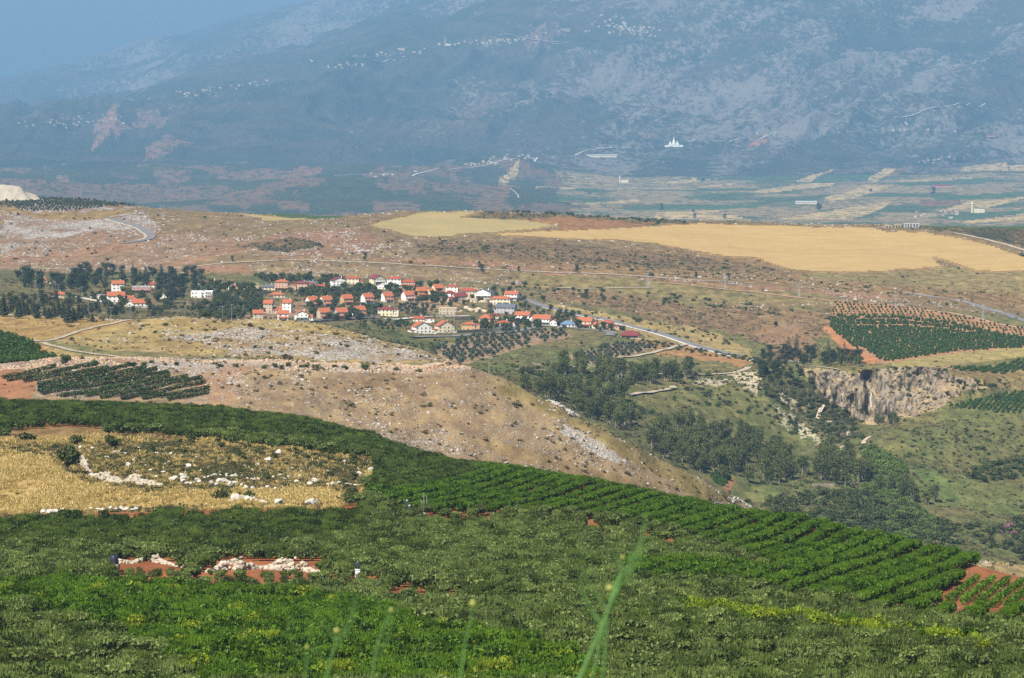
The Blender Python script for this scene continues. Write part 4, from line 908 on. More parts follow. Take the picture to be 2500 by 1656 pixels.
def orchard_rows(ang, sp, inrow, test, base, lane):
    ca, sa = math.cos(ang), math.sin(ang); Q = []
    for i in range(-260, 260):
        rowf = base * (.80 + .34 * float(vnoise(i * .83, 3.3, 77)))
        if lane and i % lane == 2: continue
        for j in range(-700, 700):
            a = j * inrow; w = 3.0 * (float(vnoise(a / 60, 1.7, 5)) - .5); b = i * sp + w; x = a * ca - b * sa; y = 720 + a * sa + b * ca
            if y < 335 or y > 1090 or abs(x / y) > .215: continue
            Q.append((x, y, rowf, i))
    Q = np.array(Q); Q[:, :2] += rg.uniform(-.25, .25, (len(Q), 2)); z = gzv(Q[:, 0], Q[:, 1]); U, V = proj(Q[:, 0], Q[:, 1], z)
    cy = np.interp(U, crest_u, crest_y)
    for (x, y, rf, i), zz, u, v, c in zip(Q, z, U, V, cy):
        if y > c + 6 or not test(u, v): continue
        hh = 2.4 * FPX / y; ju = 60 * (float(vnoise(x / 5, y / 9, 7)) - .5); jv = 14 * (float(vnoise(x / 6, y / 6, 8)) - .5); vv = v + jv - hh * np.array([0, .33, .66, .95]); uu = np.full(4, u + ju)
        mu = 60 * (float(vnoise(x / 7, y / 14, 17)) - .5); mv = 22 * (float(vnoise(x / 5, y / 8, 18)) - .5)
        if inpoly(uu[[0, 3]] + mu, vv[[0, 3]] + mv, MEAD).any(): continue
        gp = [inpoly(uu, vv, g).any() for g in GAPS]; s_ = rf * rg.uniform(.86, 1.12)
        if gp[4] or gp[5]: continue
        if any(gp):
            if inpoly([u], [v], GAPS[1])[0] or inpoly([u], [v], GAPS[2])[0]: continue
            if gp[1] or gp[2] or gp[0]:
                s_ *= rg.uniform(.35, .62) if gp[1] or gp[2] else rg.uniform(.45, .8); x += rg.uniform(-1.2, 1.2); y += rg.uniform(-2, 2)
                if rg.random() < .12: continue
            elif rg.random() < .6: continue
        if rg.random() < .02: continue
        k = okind(u, v + 8); orch_pts.setdefault(k, []).append((x, y, zz, u, v, s_))
right_hill = lambda u, v: inpoly([u], [v - 6], BR2)[0] or inpoly([u], [v - 20], BR2)[0]
orchard_rows(math.radians(74), 5.3, 1.7, lambda u, v: right_hill(u, v), .80, 0)
orchard_rows(math.radians(5), 5.2, 2.0, lambda u, v: not right_hill(u, v), .98, 9)
LBL = {'bright_fruit_tree': ('bright green fruit tree at the bottom of the frame in the leafy band', 'bright green fruit trees nearest the viewer'),
       'lime_fruit_tree': ('yellow green fruit tree among the bright rows', 'yellow green fruit trees'),
       'greygreen_fruit_tree': ('grey green fruit tree at the bottom of the frame', 'grey green fruit trees nearest the viewer'),
       'dark_fruit_tree': ('dull green fruit tree among the near orchard rows', 'dull green fruit trees')}
STL = {'bright_fruit_tree': 'bright green fruit trees in rows over the near hill', 'lime_fruit_tree': 'yellow green fruit trees streaking the near orchard', 'greygreen_fruit_tree': 'grey green fruit trees filling the near slope', 'dark_fruit_tree': 'dull green fruit trees below and above the stony meadow'}
allp = sorted([p + (k,) for k, pts in orch_pts.items() for p in pts if 5 < p[3] < 2495 and p[4] < 1668], key=lambda p: p[1])[:300]
nearest = set(p[:3] for p in allp)
def where(u):
    return 'left corner' if u < 300 else 'left part' if u < 800 else 'middle' if u < 1500 else 'right part' if u < 2150 else 'right corner'
for p in allp:
    w_ = where(p[3]); c_ = {'b': 'bright green', 'l': 'yellow green', 'g': 'grey green', 'd': 'dull green'}[p[6][0]]
    rw = 'lowest' if p[1] < 392 else 'second lowest' if p[1] < 405 else 'third lowest'
    place_now(p[6], p[:3], p[5], label='%s fruit tree in the %s rows of the orchard, bottom %s' % (c_, rw, w_), group='%s fruit trees, %s rows, bottom %s' % (c_, rw, w_), name='fruit_tree')
for k, pts in orch_pts.items():
    pts.sort(key=lambda p: p[1]); ids = set(id(p) for p in pts if p[:3] in nearest)
    rest = [p for p in pts if id(p) not in ids]
    if rest:
        P = np.array([p[:3] for p in rest]); stuff('orchard', k, P, [p[5] for p in rest], STL[k], 'orchard', seed=5)
print({k: len(v) for k, v in orch_pts.items()})
# young vines with bare red soil at the right edge
def hedge_row(px, kmin, kmax, h, w_, mat, name, label, cat, group, dens=9, size=.42, step=2.0, seed=0, lbl=None):
    x, y = path_pts(px, kmin, kmax, step); z = gzv(x, y); rgl = np.random.default_rng(seed); mb = MB()
    o0 = np.array([x[0], y[0], z[0]]); L = sum(math.hypot(x[i + 1] - x[i], y[i + 1] - y[i]) for i in range(len(x) - 1)); n = max(int(L * dens), 30)
    t = rgl.uniform(0, len(x) - 1.001, n); i = t.astype(int); f = t - i
    C = np.stack([x[i] + (x[np.minimum(i + 1, len(x) - 1)] - x[i]) * f, y[i] + (y[np.minimum(i + 1, len(x) - 1)] - y[i]) * f, z[i] + (z[np.minimum(i + 1, len(x) - 1)] - z[i]) * f], 1)
    bump = .65 + .5 * fbm(t * .9, t * 0 + seed, seed, 2)
    th = rgl.uniform(0, 6.283, n); rr = np.sqrt(rgl.uniform(.35, 1, n))
    dx = x[-1] - x[0]; dy = y[-1] - y[0]; q = math.hypot(dx, dy) + 1e-6; nx, ny = -dy / q, dx / q
    offn = np.cos(th) * rr * w_ / 2 * bump; offz = h * .55 + np.sin(th) * rr * h * .45 * bump
    P = C + np.stack([nx * offn, ny * offn, offz], 1) - o0
    N_ = np.stack([nx * np.cos(th), ny * np.cos(th), np.sin(th) + .3], 1)
    V, F = leaf_quads(P, N_, size, rgl, 1.4, .7); mb.add(V, F)
    me = mb.mesh(name, [mat]); o = bpy.data.objects.new(name, me); COL.objects.link(o); o.location = o0
    tag(o, label, cat, group); return o
VR = [((0,1215),(560,1090)),((40,1240),(960,1070)),((200,1245),(1060,1105)),((350,1275),(1320,1080)),((350,1310),(1420,1105)),((350,1340),(1530,1115)),((380,1370),(1640,1150)),((560,1385),(1650,1190)),((800,1385),(1820,1190)),((950,1405),(1960,1200)),((1150,1410),(2000,1245)),((1350,1410),(2040,1300)),((1600,1420),(2030,1345))]
for i, (a, b) in enumerate(VR):
    hedge_row(G4([a, ((a[0] + b[0]) / 2, (a[1] + b[1]) / 2 + 6), b]), 10.8, 13.2, 1.9, 2.2, MT['leaf_vine'], 'vine_row', 'dark green vine row in the stony vineyard, %s from the top' % ('first', 'second', 'third', 'fourth', 'fifth', 'sixth', 'seventh', 'eighth', 'ninth', 'tenth', 'eleventh', 'twelfth', 'thirteenth and last')[i], 'vine row', 'vine rows in the stony vineyard', seed=i + 1, dens=34, size=.5)
for i, (a, b) in enumerate((((1850,765),(2050,610)),((1945,775),(2160,615)),((2045,785),(2260,620)),((2145,795),(2360,630)),((2245,805),(2460,640)),((2345,815),(2560,650)))):
    hedge_row(zp([a, b], 1650, 1200, .359), 7, 10.4, 1.5, 1.3, MT['leaf_bright'], 'young_vine_row', 'short young green row on bare red soil at the right edge, %s from the left' % ('first', 'second', 'third', 'fourth', 'fifth', 'sixth')[i], 'vine row', 'young rows on red soil', seed=40 + i, dens=22, size=.32, step=1.0)
# left orchard patch and right plateau orchards
def patch_trees(poly, kmin, kmax, ang, sp, inrow, kind, label, group, slabel, sc=(.85, 1.15), cap=300, skip=None, name='orchard_tree', pskip=.03, scale=1.0, cat='tree'):
    hp = [hit(u, v, kmin, kmax) for u, v in poly]; xs = [p.x for p in hp]; ys = [p.y for p in hp]
    cx, cy = sum(xs) / len(xs), sum(ys) / len(ys); D = max(max(xs) - min(xs), max(ys) - min(ys)) * .8 + 10
    ca, sa = math.cos(ang), math.sin(ang); q = []
    for i in range(int(-D / sp), int(D / sp) + 1):
        for j in range(int(-D / inrow), int(D / inrow) + 1):
            a = j * inrow + (i % 2) * inrow * .5 * (cap < 0); b = i * sp; q.append((cx + a * ca - b * sa, cy + a * sa + b * ca))
    q = np.array(q); q = q + np.random.default_rng(len(q)).uniform(-.3, .3, q.shape) * min(1, inrow / 4)
    q = q[(q[:, 0] > min(xs) - 5) & (q[:, 0] < max(xs) + 5) & (q[:, 1] > min(ys) - 5) & (q[:, 1] < max(ys) + 5)]
    wp = [(p.x, p.y) for p in hp]; q = q[inpoly(q[:, 0], q[:, 1], wp)]; z = gzv(q[:, 0], q[:, 1]); U, V = proj(q[:, 0], q[:, 1], z)
    pts = [(a, b, c) for (a, b), c, u, v in zip(q, z, U, V) if R.random() > pskip and not (skip and any(inpoly([u], [v], s)[0] for s in skip))]
    pts.sort(key=lambda p: p[1]); c_ = 10 ** 6
    for p in pts[:c_]:
        w_ = where_in(*proj(*p), poly); place(kind, p, scale * R.uniform(*sc), label=label + ', ' + w_, group=group + ', ' + w_, name=name, parts=False, cat=cat)
    if len(pts) > c_:
        P = np.array(pts[c_:]); stuff('orchard', kind, P, scale * np.random.default_rng(1).uniform(sc[0], sc[1], len(P)), slabel, 'orchard', seed=2)
    return len(pts)
RP = [(2040,735),(2241,752),(2500,803),(2640,830),(2640,862),(2500,850),(2342,858),(2156,885),(2139,881),(2089,851),(2025,800),(2030,770)]
nn = []
nn.append(patch_trees([(2329,900),(2500,874),(2640,868),(2640,905),(2500,905),(2332,906)], 18, 22, math.radians(72), 4.4, 2.6, 'field_orchard_tree', 'dark green fruit tree in the narrow strip above the cliff at right', 'fruit trees in the narrow cliff top strip', 'dark green fruit trees in the narrow strip above the cliff', cap=120))
nn.append(patch_trees([(2313,993),(2400,975),(2500,957),(2640,950),(2640,1020),(2500,1010),(2453,1012),(2427,1005)], 17, 21, math.radians(70), 3.6, 2.6, 'field_orchard_tree', 'green fruit tree in the dense patch right of the cliff', 'fruit trees right of the cliff', 'green fruit trees in the dense patch right of the cliff', cap=120))
nn.append(patch_trees([(-120,800),(0,812),(46,825),(76,838),(137,873),(101,881),(0,891),(-120,900)], 13, 16, math.radians(20), 4.0, 2.4, 'field_orchard_tree', 'green fruit tree in the patch below the conifers at the left edge', 'fruit trees at the left edge', 'green fruit trees at the left edge', cap=200))
nn.append(patch_trees([(-60,490),(0,493),(125,487),(342,506),(220,512),(114,518),(61,516)], 24.5, 27.4, math.radians(60), 9, 7, 'olive_tree', 'small tree in the dark grove under the quarry heap on the ridge', 'trees of the ridge grove', 'small trees of the ridge grove', cap=240, scale=.8))
nn.append(patch_trees([(1745,1155),(1780,1158),(1782,1172),(1762,1190),(1735,1168)], 13.9, 18, .3, 2.6, 2.0, 'field_orchard_tree', 'green crop bush in the small plot by the red soil in the valley', 'crop bushes in the small valley plot', 'crop bushes', cap=120, name='crop_bush', cat='bush'))
def lattice(poly, du, dv, shear, kmin, kmax, kind, label, group, slabel, name, sc, skip=0.04, cat='tree', rows=None):
    us = [p[0] for p in poly]; vs = [p[1] for p in poly]; pts = []; r_ = 0; v = min(vs)
    while v < max(vs):
        u = min(us) + (r_ * shear) % du
        while u < max(us):
            a, b = u + R.uniform(-.14, .14) * du, v + R.uniform(-.16, .16) * dv - (u - min(us)) * 0
            if inpoly([a], [b], poly)[0] and R.random() > skip and not (rows and any(inpoly([a], [b], q)[0] for q in rows)): pts.append(hit(a, b, kmin, kmax))
            u += du
        v += dv; r_ += 1
    for p in pts:
        w_ = where_in(*proj(p.x, p.y, p.z), poly); place(kind, p, R.uniform(*sc), label=label + ', ' + w_, group=group + ', ' + w_, name=name, parts=False, cat=cat)
    return len(pts)
nn.append(lattice(OG1, 17.5, 6.4, 7.3, 15.5, 22, 'olive_tree', 'round olive tree in the larger grove below the village', 'olive trees in the larger grove', '', 'olive_tree', (.82, 1.12), .1))
nn.append(lattice(OG2, 13.5, 5.4, 6.1, 15.5, 22, 'olive_tree', 'round olive tree in the smaller grove below the last village house', 'olive trees in the smaller grove', '', 'olive_tree', (.75, 1.0), .06))
RPU = [(2040,735),(2241,752),(2500,803),(2640,830),(2640,850),(2440,815),(2300,785),(2180,772),(2028,772)]
RPL = [(2028,772),(2180,772),(2300,785),(2440,815),(2640,850),(2640,862),(2500,850),(2342,858),(2156,885),(2139,881),(2089,851),(2025,800)]
LANES = [[(2080,792),(2250,796),(2400,812),(2400,815),(2250,800),(2080,796)], [(2040,776),(2180,778),(2330,794),(2330,797),(2180,782),(2040,779)], [(2092,850),(2108,850),(2162,886),(2146,886)]]
nn.append(lattice(RPU, 10.5, 5.6, 3.1, 19, 24.3, 'field_orchard_tree', 'small round green tree in the sparse upper part of the plateau orchard', 'sparse trees in the upper plateau orchard', '', 'orchard_tree', (.8, 1.1), .05))
nn.append(lattice(RPL, 6.2, 3.9, 1.2, 19, 24.3, 'field_orchard_tree', 'dark green tree in the dense lower part of the plateau orchard', 'dense trees in the lower plateau orchard', '', 'orchard_tree', (1.05, 1.4), .03, rows=LANES))
print('patches', nn)
# ------------------------------------------------------------------ woods and trees one by one
def trees(poly, n, kinds, kmin, kmax, sep, label, group, sc=(.85, 1.15), seed=0, parts=True, name=None, cat='tree'):
    for p in scatter_px(poly, n, kmin, kmax, sep, seed):
        kd = R.choices([k[0] for k in kinds], [k[1] for k in kinds])[0]
        lb = label if isinstance(label, str) else label[kd]; gp = group if isinstance(group, str) else group[kd]
        if n > 9:
            w_ = where_in(*proj(p.x, p.y, p.z), poly)
            if len(lb.split()) > 14: w_ = w_.split()[1]
            lb += ', ' + w_; gp += ', ' + w_
        place(kd, p, R.uniform(*sc), label=lb, group=gp, parts=parts, name=name, cat=cat)
PL = {'pine_tree': 'dark broad pine in the wood behind the left end of the village', 'cypress_tree': 'dark narrow cypress rising from the wood behind the left end of the village'}
PG = {'pine_tree': 'pines behind the village', 'cypress_tree': 'cypresses behind the village'}
trees([(30,690),(60,678),(200,676),(340,676),(480,680),(520,704),(470,716),(400,712),(330,708),(250,712),(190,722),(60,712)], 75, [('pine_tree', 3), ('cypress_tree', 1.2)], 17, 23.5, 7, PL, PG, (.8, 1.1), 11)
trees([(380,700),(452,700),(450,735),(410,745),(385,725)], 16, [('pine_tree', 1)], 17, 23.5, 6, 'dark pine crowding the left side of the white flat roofed villa', 'pines left of the white villa', (.7, .95), 12)
trees([(-60,735),(0,735),(70,728),(150,732),(210,745),(250,752),(240,768),(150,765),(0,762),(-60,760)], 46, [('pine_tree', 1)], 14.5, 19, 6, 'low rounded pine in the wood behind the cedar line at left', 'rounded pines behind the cedars', (.42, .62), 13)
for i, (a, b, s) in enumerate([(30,605,1.15),(100,575,.9),(180,622,1.1),(262,592,.95),(360,622,.9),(470,625,.8),(515,618,1),(565,600,1),(620,630,1),(660,665,1.15),(705,655,1.05),(760,635,1),(825,600,.95),(890,655,.62),(955,570,.8),(1060,590,1.1),(1110,592,1.05),(1160,570,.95),(1475,598,.95),(60,590,.8),(220,585,1),(320,590,.9),(430,600,.85),(600,590,.9),(790,595,.9)]):
    u, v = G4([(a, b)])[0]
    place('cedar_tree', hit(u, v, 14.3, 18), s, label='lone dark conifer standing clear on the dry grass right of the cedar line' if i == 18 else 'small pointed conifer in front of the right end of the cedar line' if i == 13 else 'dark green cone shaped cedar with a pale trunk in the left meadow line', group=None if i in (18, 13) else 'cedars along the left meadow')
GV_ = 'leafy garden tree between the village houses'
for j, (pl_, n, sp) in enumerate([([(200,722),(360,718),(460,745),(540,752),(540,765),(400,768),(300,772),(250,748)], 26, 5), ([(440,690),(620,700),(650,725),(620,745),(560,760),(500,760),(530,735)], 52, 5), ([(560,745),(640,740),(650,775),(560,785),(480,778)], 24, 5), ([(700,715),(800,705),(900,705),(950,725),(900,745),(780,740)], 60, 5), ([(750,750),(900,750),(930,765),(890,785),(760,785)], 26, 5), ([(1000,740),(1060,722),(1130,715),(1180,740),(1100,750)], 14, 6), ([(1140,800),(1220,785),(1330,785),(1320,805),(1230,812),(1150,812)], 16, 5), ([(1340,790),(1500,800),(1560,815),(1500,812),(1400,805)], 9, 6), ([(1150,745),(1330,750),(1480,785),(1340,800),(1150,790)], 22, 6), ([(820,700),(1060,700),(1100,712),(1000,735),(880,730)], 20, 6), ([(620,675),(830,680),(860,690),(800,695),(640,690)], 22, 6), ([(1200,700),(1330,735),(1300,745),(1200,730)], 6, 8)]):
    trees(pl_, int(n * 2.5), [('garden_tree', 2), ('olive_tree', 1.2)], 16.5, 24, sp * .68, {'garden_tree': GV_, 'olive_tree': 'small grey green olive tree between the village houses'}, {'garden_tree': 'garden trees in the village', 'olive_tree': 'olive trees in the village'}, (.7, 1.15), 60 + j)
trees([(966,752),(990,740),(1040,738),(1062,752),(1050,772),(985,770)], 34, [('olive_tree', 1)], 18, 22, 4.2, 'dense olive tree in the clump among the middle village houses', 'olive trees of the dense village clump', (.8, 1.0), 71)
trees([(872,792),(930,788),(1000,787),(1008,800),(960,808),(890,804)], 30, [('garden_tree', 1)], 15.5, 22, 4, 'low dark tree in the hedge below the village street', 'trees in the hedge below the street', (.5, .75), 72)
trees(G4([(1530,525),(2000,530),(2000,540),(1530,545)]), 26, [('garden_tree', 1)], 15, 22, 3.5, 'round tree in the low line under the white flat roofed villa', 'tree line under the white villa', (.45, .6), 73)
trees(G4([(1900,600),(2050,585),(2350,590),(2367,620),(1950,625)]), 22, [('garden_tree', 1)], 14.8, 22, 4, 'dark tree at the foot of the dry hump below the left houses', 'trees at the foot of the dry hump', (.6, .85), 74)
# eucalyptus woods
EL = 'ragged olive eucalyptus with pale trunks in the'
trees([(1340,905),(1420,905),(1430,918),(1350,922)], 7, [('eucalyptus_tree', 1)], 15, 20, 7, EL + ' small clump by the white track', 'eucalyptus by the white track', (.75, .95), 81)
trees([(1455,912),(1560,918),(1690,912),(1695,935),(1600,940),(1480,935)], 24, [('eucalyptus_tree', 1)], 15, 20, 7, EL + ' long clump right of the olives', 'eucalyptus right of the small olive grove', (.75, .95), 82)
trees([(1275,950),(1400,955),(1530,960),(1520,985),(1400,985),(1290,975)], 26, [('eucalyptus_tree', 1)], 14.5, 19, 7, EL + ' dark band behind the stony spur', 'eucalyptus behind the stony spur', (.7, .95), 83)
trees([(1380,985),(1480,1000),(1560,1040),(1500,1050),(1420,1020)], 20, [('eucalyptus_tree', 1)], 14.5, 19, 7, EL + ' belt descending behind the stony spur', 'eucalyptus descending behind the spur', (.65, .9), 84)
trees([(1560,1075),(1640,1045),(1710,1045),(1780,1066),(1876,1085),(1927,1121),(1965,1160),(1943,1185),(1842,1185),(1760,1170),(1680,1150),(1620,1125)], 105, [('eucalyptus_tree', 1)], 13.9, 19, 6, EL + ' large wood in the valley', 'eucalyptus in the large valley wood', (.62, .92), 85)
trees([(1990,1140),(2060,1120),(2120,1150),(2125,1183),(2060,1186),(1990,1180)], 22, [('eucalyptus_tree', 1)], 13.9, 19, 6, EL + ' grove behind the picnic place', 'eucalyptus behind the picnic place', (.75, 1.0), 86)
trees([(2140,1195),(2200,1200),(2290,1225),(2300,1240),(2200,1235)], 9, [('eucalyptus_tree', 1)], 13.9, 19, 7, EL + ' thin stand right of the picnic place', 'eucalyptus right of the picnic place', (.6, .8), 87)
trees([(2130,1030),(2190,1028),(2195,1045),(2140,1045)], 7, [('eucalyptus_tree', 1)], 14, 18.6, 4, EL + ' canyon mouth under the cliff', 'eucalyptus under the cliff', (.4, .55), 88)
trees([(1835,905),(1850,880),(1900,870),(1960,862),(2060,870),(2110,885),(2095,893),(1990,898),(1930,902),(1900,918),(1870,925)], 44, [('pine_tree', 3), ('garden_tree', 1)], 16, 22, 5, {'pine_tree': 'dark pine in the wood above the cliff', 'garden_tree': 'dark leafy tree in the wood above the cliff'}, {'pine_tree': 'pines above the cliff', 'garden_tree': 'leafy trees above the cliff'}, (.6, .9), 89)
for q in ((1945,862), (1925,868), (2022,880), (2062,886)): place('cypress_tree', hit(*q, 16, 22), R.uniform(.8, 1), label='narrow dark cypress rising from the wood above the cliff', group='cypresses above the cliff')
for q in ((2075,893), (2095,895), (2050,892)): place('eucalyptus_tree', hit(*q, 16, 22), .62, label='pale crowned eucalyptus at the cliff edge below the plateau orchard', group='eucalyptus at the cliff edge')
trees([(1850,905),(1960,905),(2000,950),(1965,955),(1900,945)], 16, [('garden_tree', 1)], 16, 19.2, 4, 'dark tree clinging to the cliff left of the waterfall cleft', 'trees on the left cliff', (.5, .9), 90)
trees([(2110,905),(2150,905),(2140,960),(2125,960)], 8, [('garden_tree', 1)], 16, 19.2, 3, 'dark tree in the waterfall cleft', 'trees in the waterfall cleft', (.4, .6), 91)
trees([(2300,950),(2440,925),(2460,945),(2320,975)], 16, [('garden_tree', 1)], 16, 19.4, 4, 'dark tree at the right end of the cliff', 'trees at the right end of the cliff', (.3, .55), 92)
# lone trees on the hillside road
for q, s, k, lb in (((892,637), .6, 'pine_tree', 'lone dark pine above the hillside road over the village'), ((1177,668), .62, 'pine_tree', 'dark twin crowned tree below the hillside road'), ((1170,655), .5, 'pine_tree', 'dark tree just above the hillside road'), ((1267,665), .45, 'pine_tree', 'round dark tree on the hillside road'), ((1408,667), .62, 'pine_tree', 'tall dark tree above the middle of the hillside road'), ((1699,680), .5, 'pine_tree', 'dark tree above the right part of the hillside road'), ((567,640), .45, 'pine_tree', 'small dark tree above the road at the red bank'), ((1352,718), .75, 'garden_tree', 'round dark bush tree on the grass right of the highest village house'), ((1432,717), .75, 'garden_tree', 'second round dark bush tree on the open grass further right'), ((1893,797), .8, 'garden_tree', 'dark bush on the stony slope left of the orange outcrop')):
    place(k, hit(*q, 19, 27), s, label=lb)
for q, s, lb in (((65,1078), 1.5, 'dark round bush between the orchard and the pale track at left'), ((165,1160), 1.7, 'dark bush at the left end of the stone heap'), ((175,1130), 1.2, 'smaller dark bush just above the one at the stone heap'), ((188,1085), 1.1, 'dark bush on the meadow edge below the orchard'), ((270,1090), 1.2, 'spreading dark bush on the meadow edge under the orchard'), ((545,1222), 1.1, 'low dark bush on the gold grass beside the white rocks'), ((612,1218), .9, 'small dark bush behind the white rocks'), ((370,1105), .9, 'dark bush alone in the upper brown meadow'), ((160,893), 1.6, 'dark bush in the stone band above the vineyard'), ((892,903), 1.3, 'round dark bush on the stone band')):
    place('bush' if s < 1.6 else 'garden_tree', hit(*q, 7, 15), s * (.62 if s >= 1.6 else 1), label=lb, cat='bush')
# bushes
def bushes(poly, n, kmin, kmax, label, group, sc=(.6, 1.3), seed=0, kind='bush', sep=2.5, name=None): trees(poly, n, [(kind, 1)], kmin, kmax, sep, label, group, sc, seed, False, name, 'bush')
bushes([(1240,690),(1400,700),(1600,715),(1850,745),(1850,760),(1600,745),(1400,720),(1250,705)], 50, 21, 25, 'round dark bush on the open slope right of the village', 'bushes right of the village', (.7, 1.5), 1)
bushes([(1330,750),(1500,770),(1700,800),(1820,840),(1800,850),(1650,825),(1480,790),(1340,765)], 60, 19, 23.9, 'bush on the pale strip along the road to the canyon', 'bushes along the canyon road', (.6, 1.2), 2)
bushes([(1480,815),(1600,835),(1750,862),(1840,875),(1835,885),(1740,872),(1600,845)], 50, 18, 23, 'bush in the hedge behind the canyon road', 'hedge bushes behind the canyon road', (.8, 1.3), 3)
bushes([(1850,1235),(1990,1200),(2070,1200),(2150,1215),(2250,1250),(2330,1290),(2330,1330),(2200,1310),(2050,1285),(1900,1260)], 190, 13.9, 19, 'dark green bush on the valley floor', 'dark bushes on the valley floor', (.9, 2.0), 4, sep=3)
bushes([(2040,1200),(2150,1215),(2150,1265),(2090,1270),(2040,1250)], 40, 13.9, 19, 'large dark bush beside the small valley field', 'large bushes by the valley field', (1.6, 2.4), 5, sep=4)
bushes([(2360,1150),(2420,1135),(2500,1110),(2620,1100),(2620,1170),(2500,1165),(2380,1180)], 85, 13.9, 19, 'dark bush in the thicket on the right slope', 'bushes of the right slope thicket', (1.2, 2.1), 6, sep=3.5)
bushes([(2330,1280),(2420,1290),(2500,1270),(2600,1300),(2600,1380),(2500,1370),(2380,1330)], 90, 12.5, 19, 'dark bush low on the right slope near the frame edge', 'bushes low on the right slope', (.9, 1.8), 7, sep=3)
bushes([(2200,1060),(2500,1030),(2500,1110),(2350,1130),(2200,1110)], 60, 13.9, 19, 'small bush scattered on the grassy right slope', 'bushes on the grassy right slope', (.4, .9), 8, sep=4)
bushes([(1960,1010),(2080,1020),(2110,1070),(2060,1090),(1990,1060)], 60, 13.9, 19, 'bush on the slope below the cliff', 'bushes below the cliff', (.7, 1.3), 9, sep=3)
bushes([(1850,950),(1960,955),(2080,1010),(2110,1035),(2000,1020),(1900,990)], 60, 15, 19.2, 'bush on the ribbed slope under the cliff foot', 'bushes at the cliff foot', (.6, 1.2), 10, sep=3)
bushes([(1580,950),(1800,950),(1900,1000),(1980,1060),(1920,1070),(1800,1010),(1650,980)], 60, 14.5, 19, 'low bush on the round grassy hill', 'bushes on the round grassy hill', (.6, 1.3), 11, sep=4)
bushes([(1450,960),(1560,990),(1600,1010),(1560,1030),(1480,1000)], 24, 14.5, 19, 'rounded bush between the spur and the grassy hill', 'bushes left of the grassy hill', (1, 1.6), 12, sep=4)
bushes([(1220,895),(1400,905),(1560,930),(1540,945),(1400,935),(1230,905)], 60, 14.5, 19, 'grey green bush beneath the eucalyptus belt', 'bushes beneath the eucalyptus', (1, 1.6), 13, sep=3)
bushes([(2100,1080),(2160,1110),(2210,1140),(2200,1180),(2140,1160),(2110,1110)], 60, 13.9, 18.9, 'light green reed clump along the stream below the cliff', 'reeds along the upper stream', (.8, 1.5), 14, 'reed_clump', 3)
bushes([(2100,1150),(2200,1180),(2260,1250),(2310,1300),(2280,1330),(2180,1310),(2150,1250),(2110,1190)], 110, 13, 18.9, 'light green reed clump along the lower stream', 'reeds along the lower stream', (.7, 1.3), 15, 'reed_clump', 3)
bushes([(2430,1285),(2480,1280),(2475,1305),(2440,1308)], 7, 12.5, 18.9, 'pink flowering bush on the right slope', 'pink flowering bushes', (.6, 1), 16, 'pink_flowering_bush', 2)
bushes([(150,880),(640,893),(1060,903),(1100,915),(900,912),(640,900),(250,893)], 22, 12.5, 14.5, 'dark bush along the farm track behind the stone band', 'bushes along the farm track', (.6, 1.1), 17)
bushes([(280,770),(600,790),(900,840),(1050,880),(700,875),(400,850),(220,830)], 30, 14, 15.2, 'small dark bush on the dry hump', 'bushes on the dry hump', (.3, .8), 18)
bushes([(0,500),(600,530),(900,560),(1300,600),(1500,640),(1900,665),(1900,680),(900,625),(0,640)], 70, 24, 27, 'small dark bush on the brown hillside', 'bushes on the brown hillside', (.5, 1.1), 19, sep=8)
bushes([(1250,512),(1400,521),(1650,540),(1700,545),(1600,545),(1400,527),(1250,518)], 50, 25.5, 27.3, 'dark bush on the skyline of the brown ridge', 'bushes on the ridge skyline', (.8, 1.6), 20)
bushes([(480,1075),(860,1120),(930,1150),(900,1200),(700,1180),(400,1160),(260,1120),(100,1090)], 50, 7.2, 10, 'low olive green bush among the meadow rocks', 'low bushes among the meadow rocks', (.3, .65), 21)
bushes([(250,1075),(560,1078),(800,1105),(930,1135),(900,1180),(840,1230),(780,1235),(840,1180),(860,1140),(700,1110),(420,1085),(250,1085)], 46, 7.2, 10.3, 'low shrub along the ragged edge of the stony meadow', 'shrubs along the meadow edge', (.35, .8), 31)
finish_places(); WAIT.clear(); CAPS.clear()
# ------------------------------------------------------------------ ground cover and stones nobody could count
def dn(p): return p
rk = ZM[..., 0]; sh = ZM[..., 1]; dr = ZM[..., 2]
bed = fbm(GX / 9 + GY / 40, GY / 30 - GX / 60, 301, 4); bed2 = fbm(GX / 60, GY / 90, 303, 3)
rocks_w = np.clip(rk - .18, 0, 1) ** 1.3 * np.clip((bed - .42) * 4, .05, 1) * np.clip((bed2 - .3) * 3, .1, 1)
P, r, c = ground_scatter(42000, 10.9, 16, seed=401, dens=rocks_w); stuff('scattered_rocks', 'rock', P - [0, 0, .1], np.random.default_rng(2).lognormal(-.45, .5, len(P)).clip(.25, 2.4), 'grey limestone outcrops strewn over the dry slopes', 'rocks', lean=.4, seed=3)
P, r, c = ground_scatter(5200, 12.3, 13.6, u0=-350, u1=1160, seed=411, dens=((rk > .79) & (K1 > 12.4)) * np.clip((bed - .35) * 4, .1, 1)); stuff('stone_band', 'warm_rock', P, np.random.default_rng(2).lognormal(.05, .4, len(P)).clip(.4, 2.6), 'band of tumbled orange tinted stones along the slope edge', 'stones', lean=.5, seed=4)
P, r, c = ground_scatter(10000, 22.5, 27.2, seed=421, dens=rocks_w); stuff('hillside_rocks', 'rock', P - [0, 0, .1], np.random.default_rng(2).lognormal(.25, .5, len(P)).clip(.4, 4), 'white limestone rocks dotting the brown hillside', 'rocks', lean=.4, seed=5)
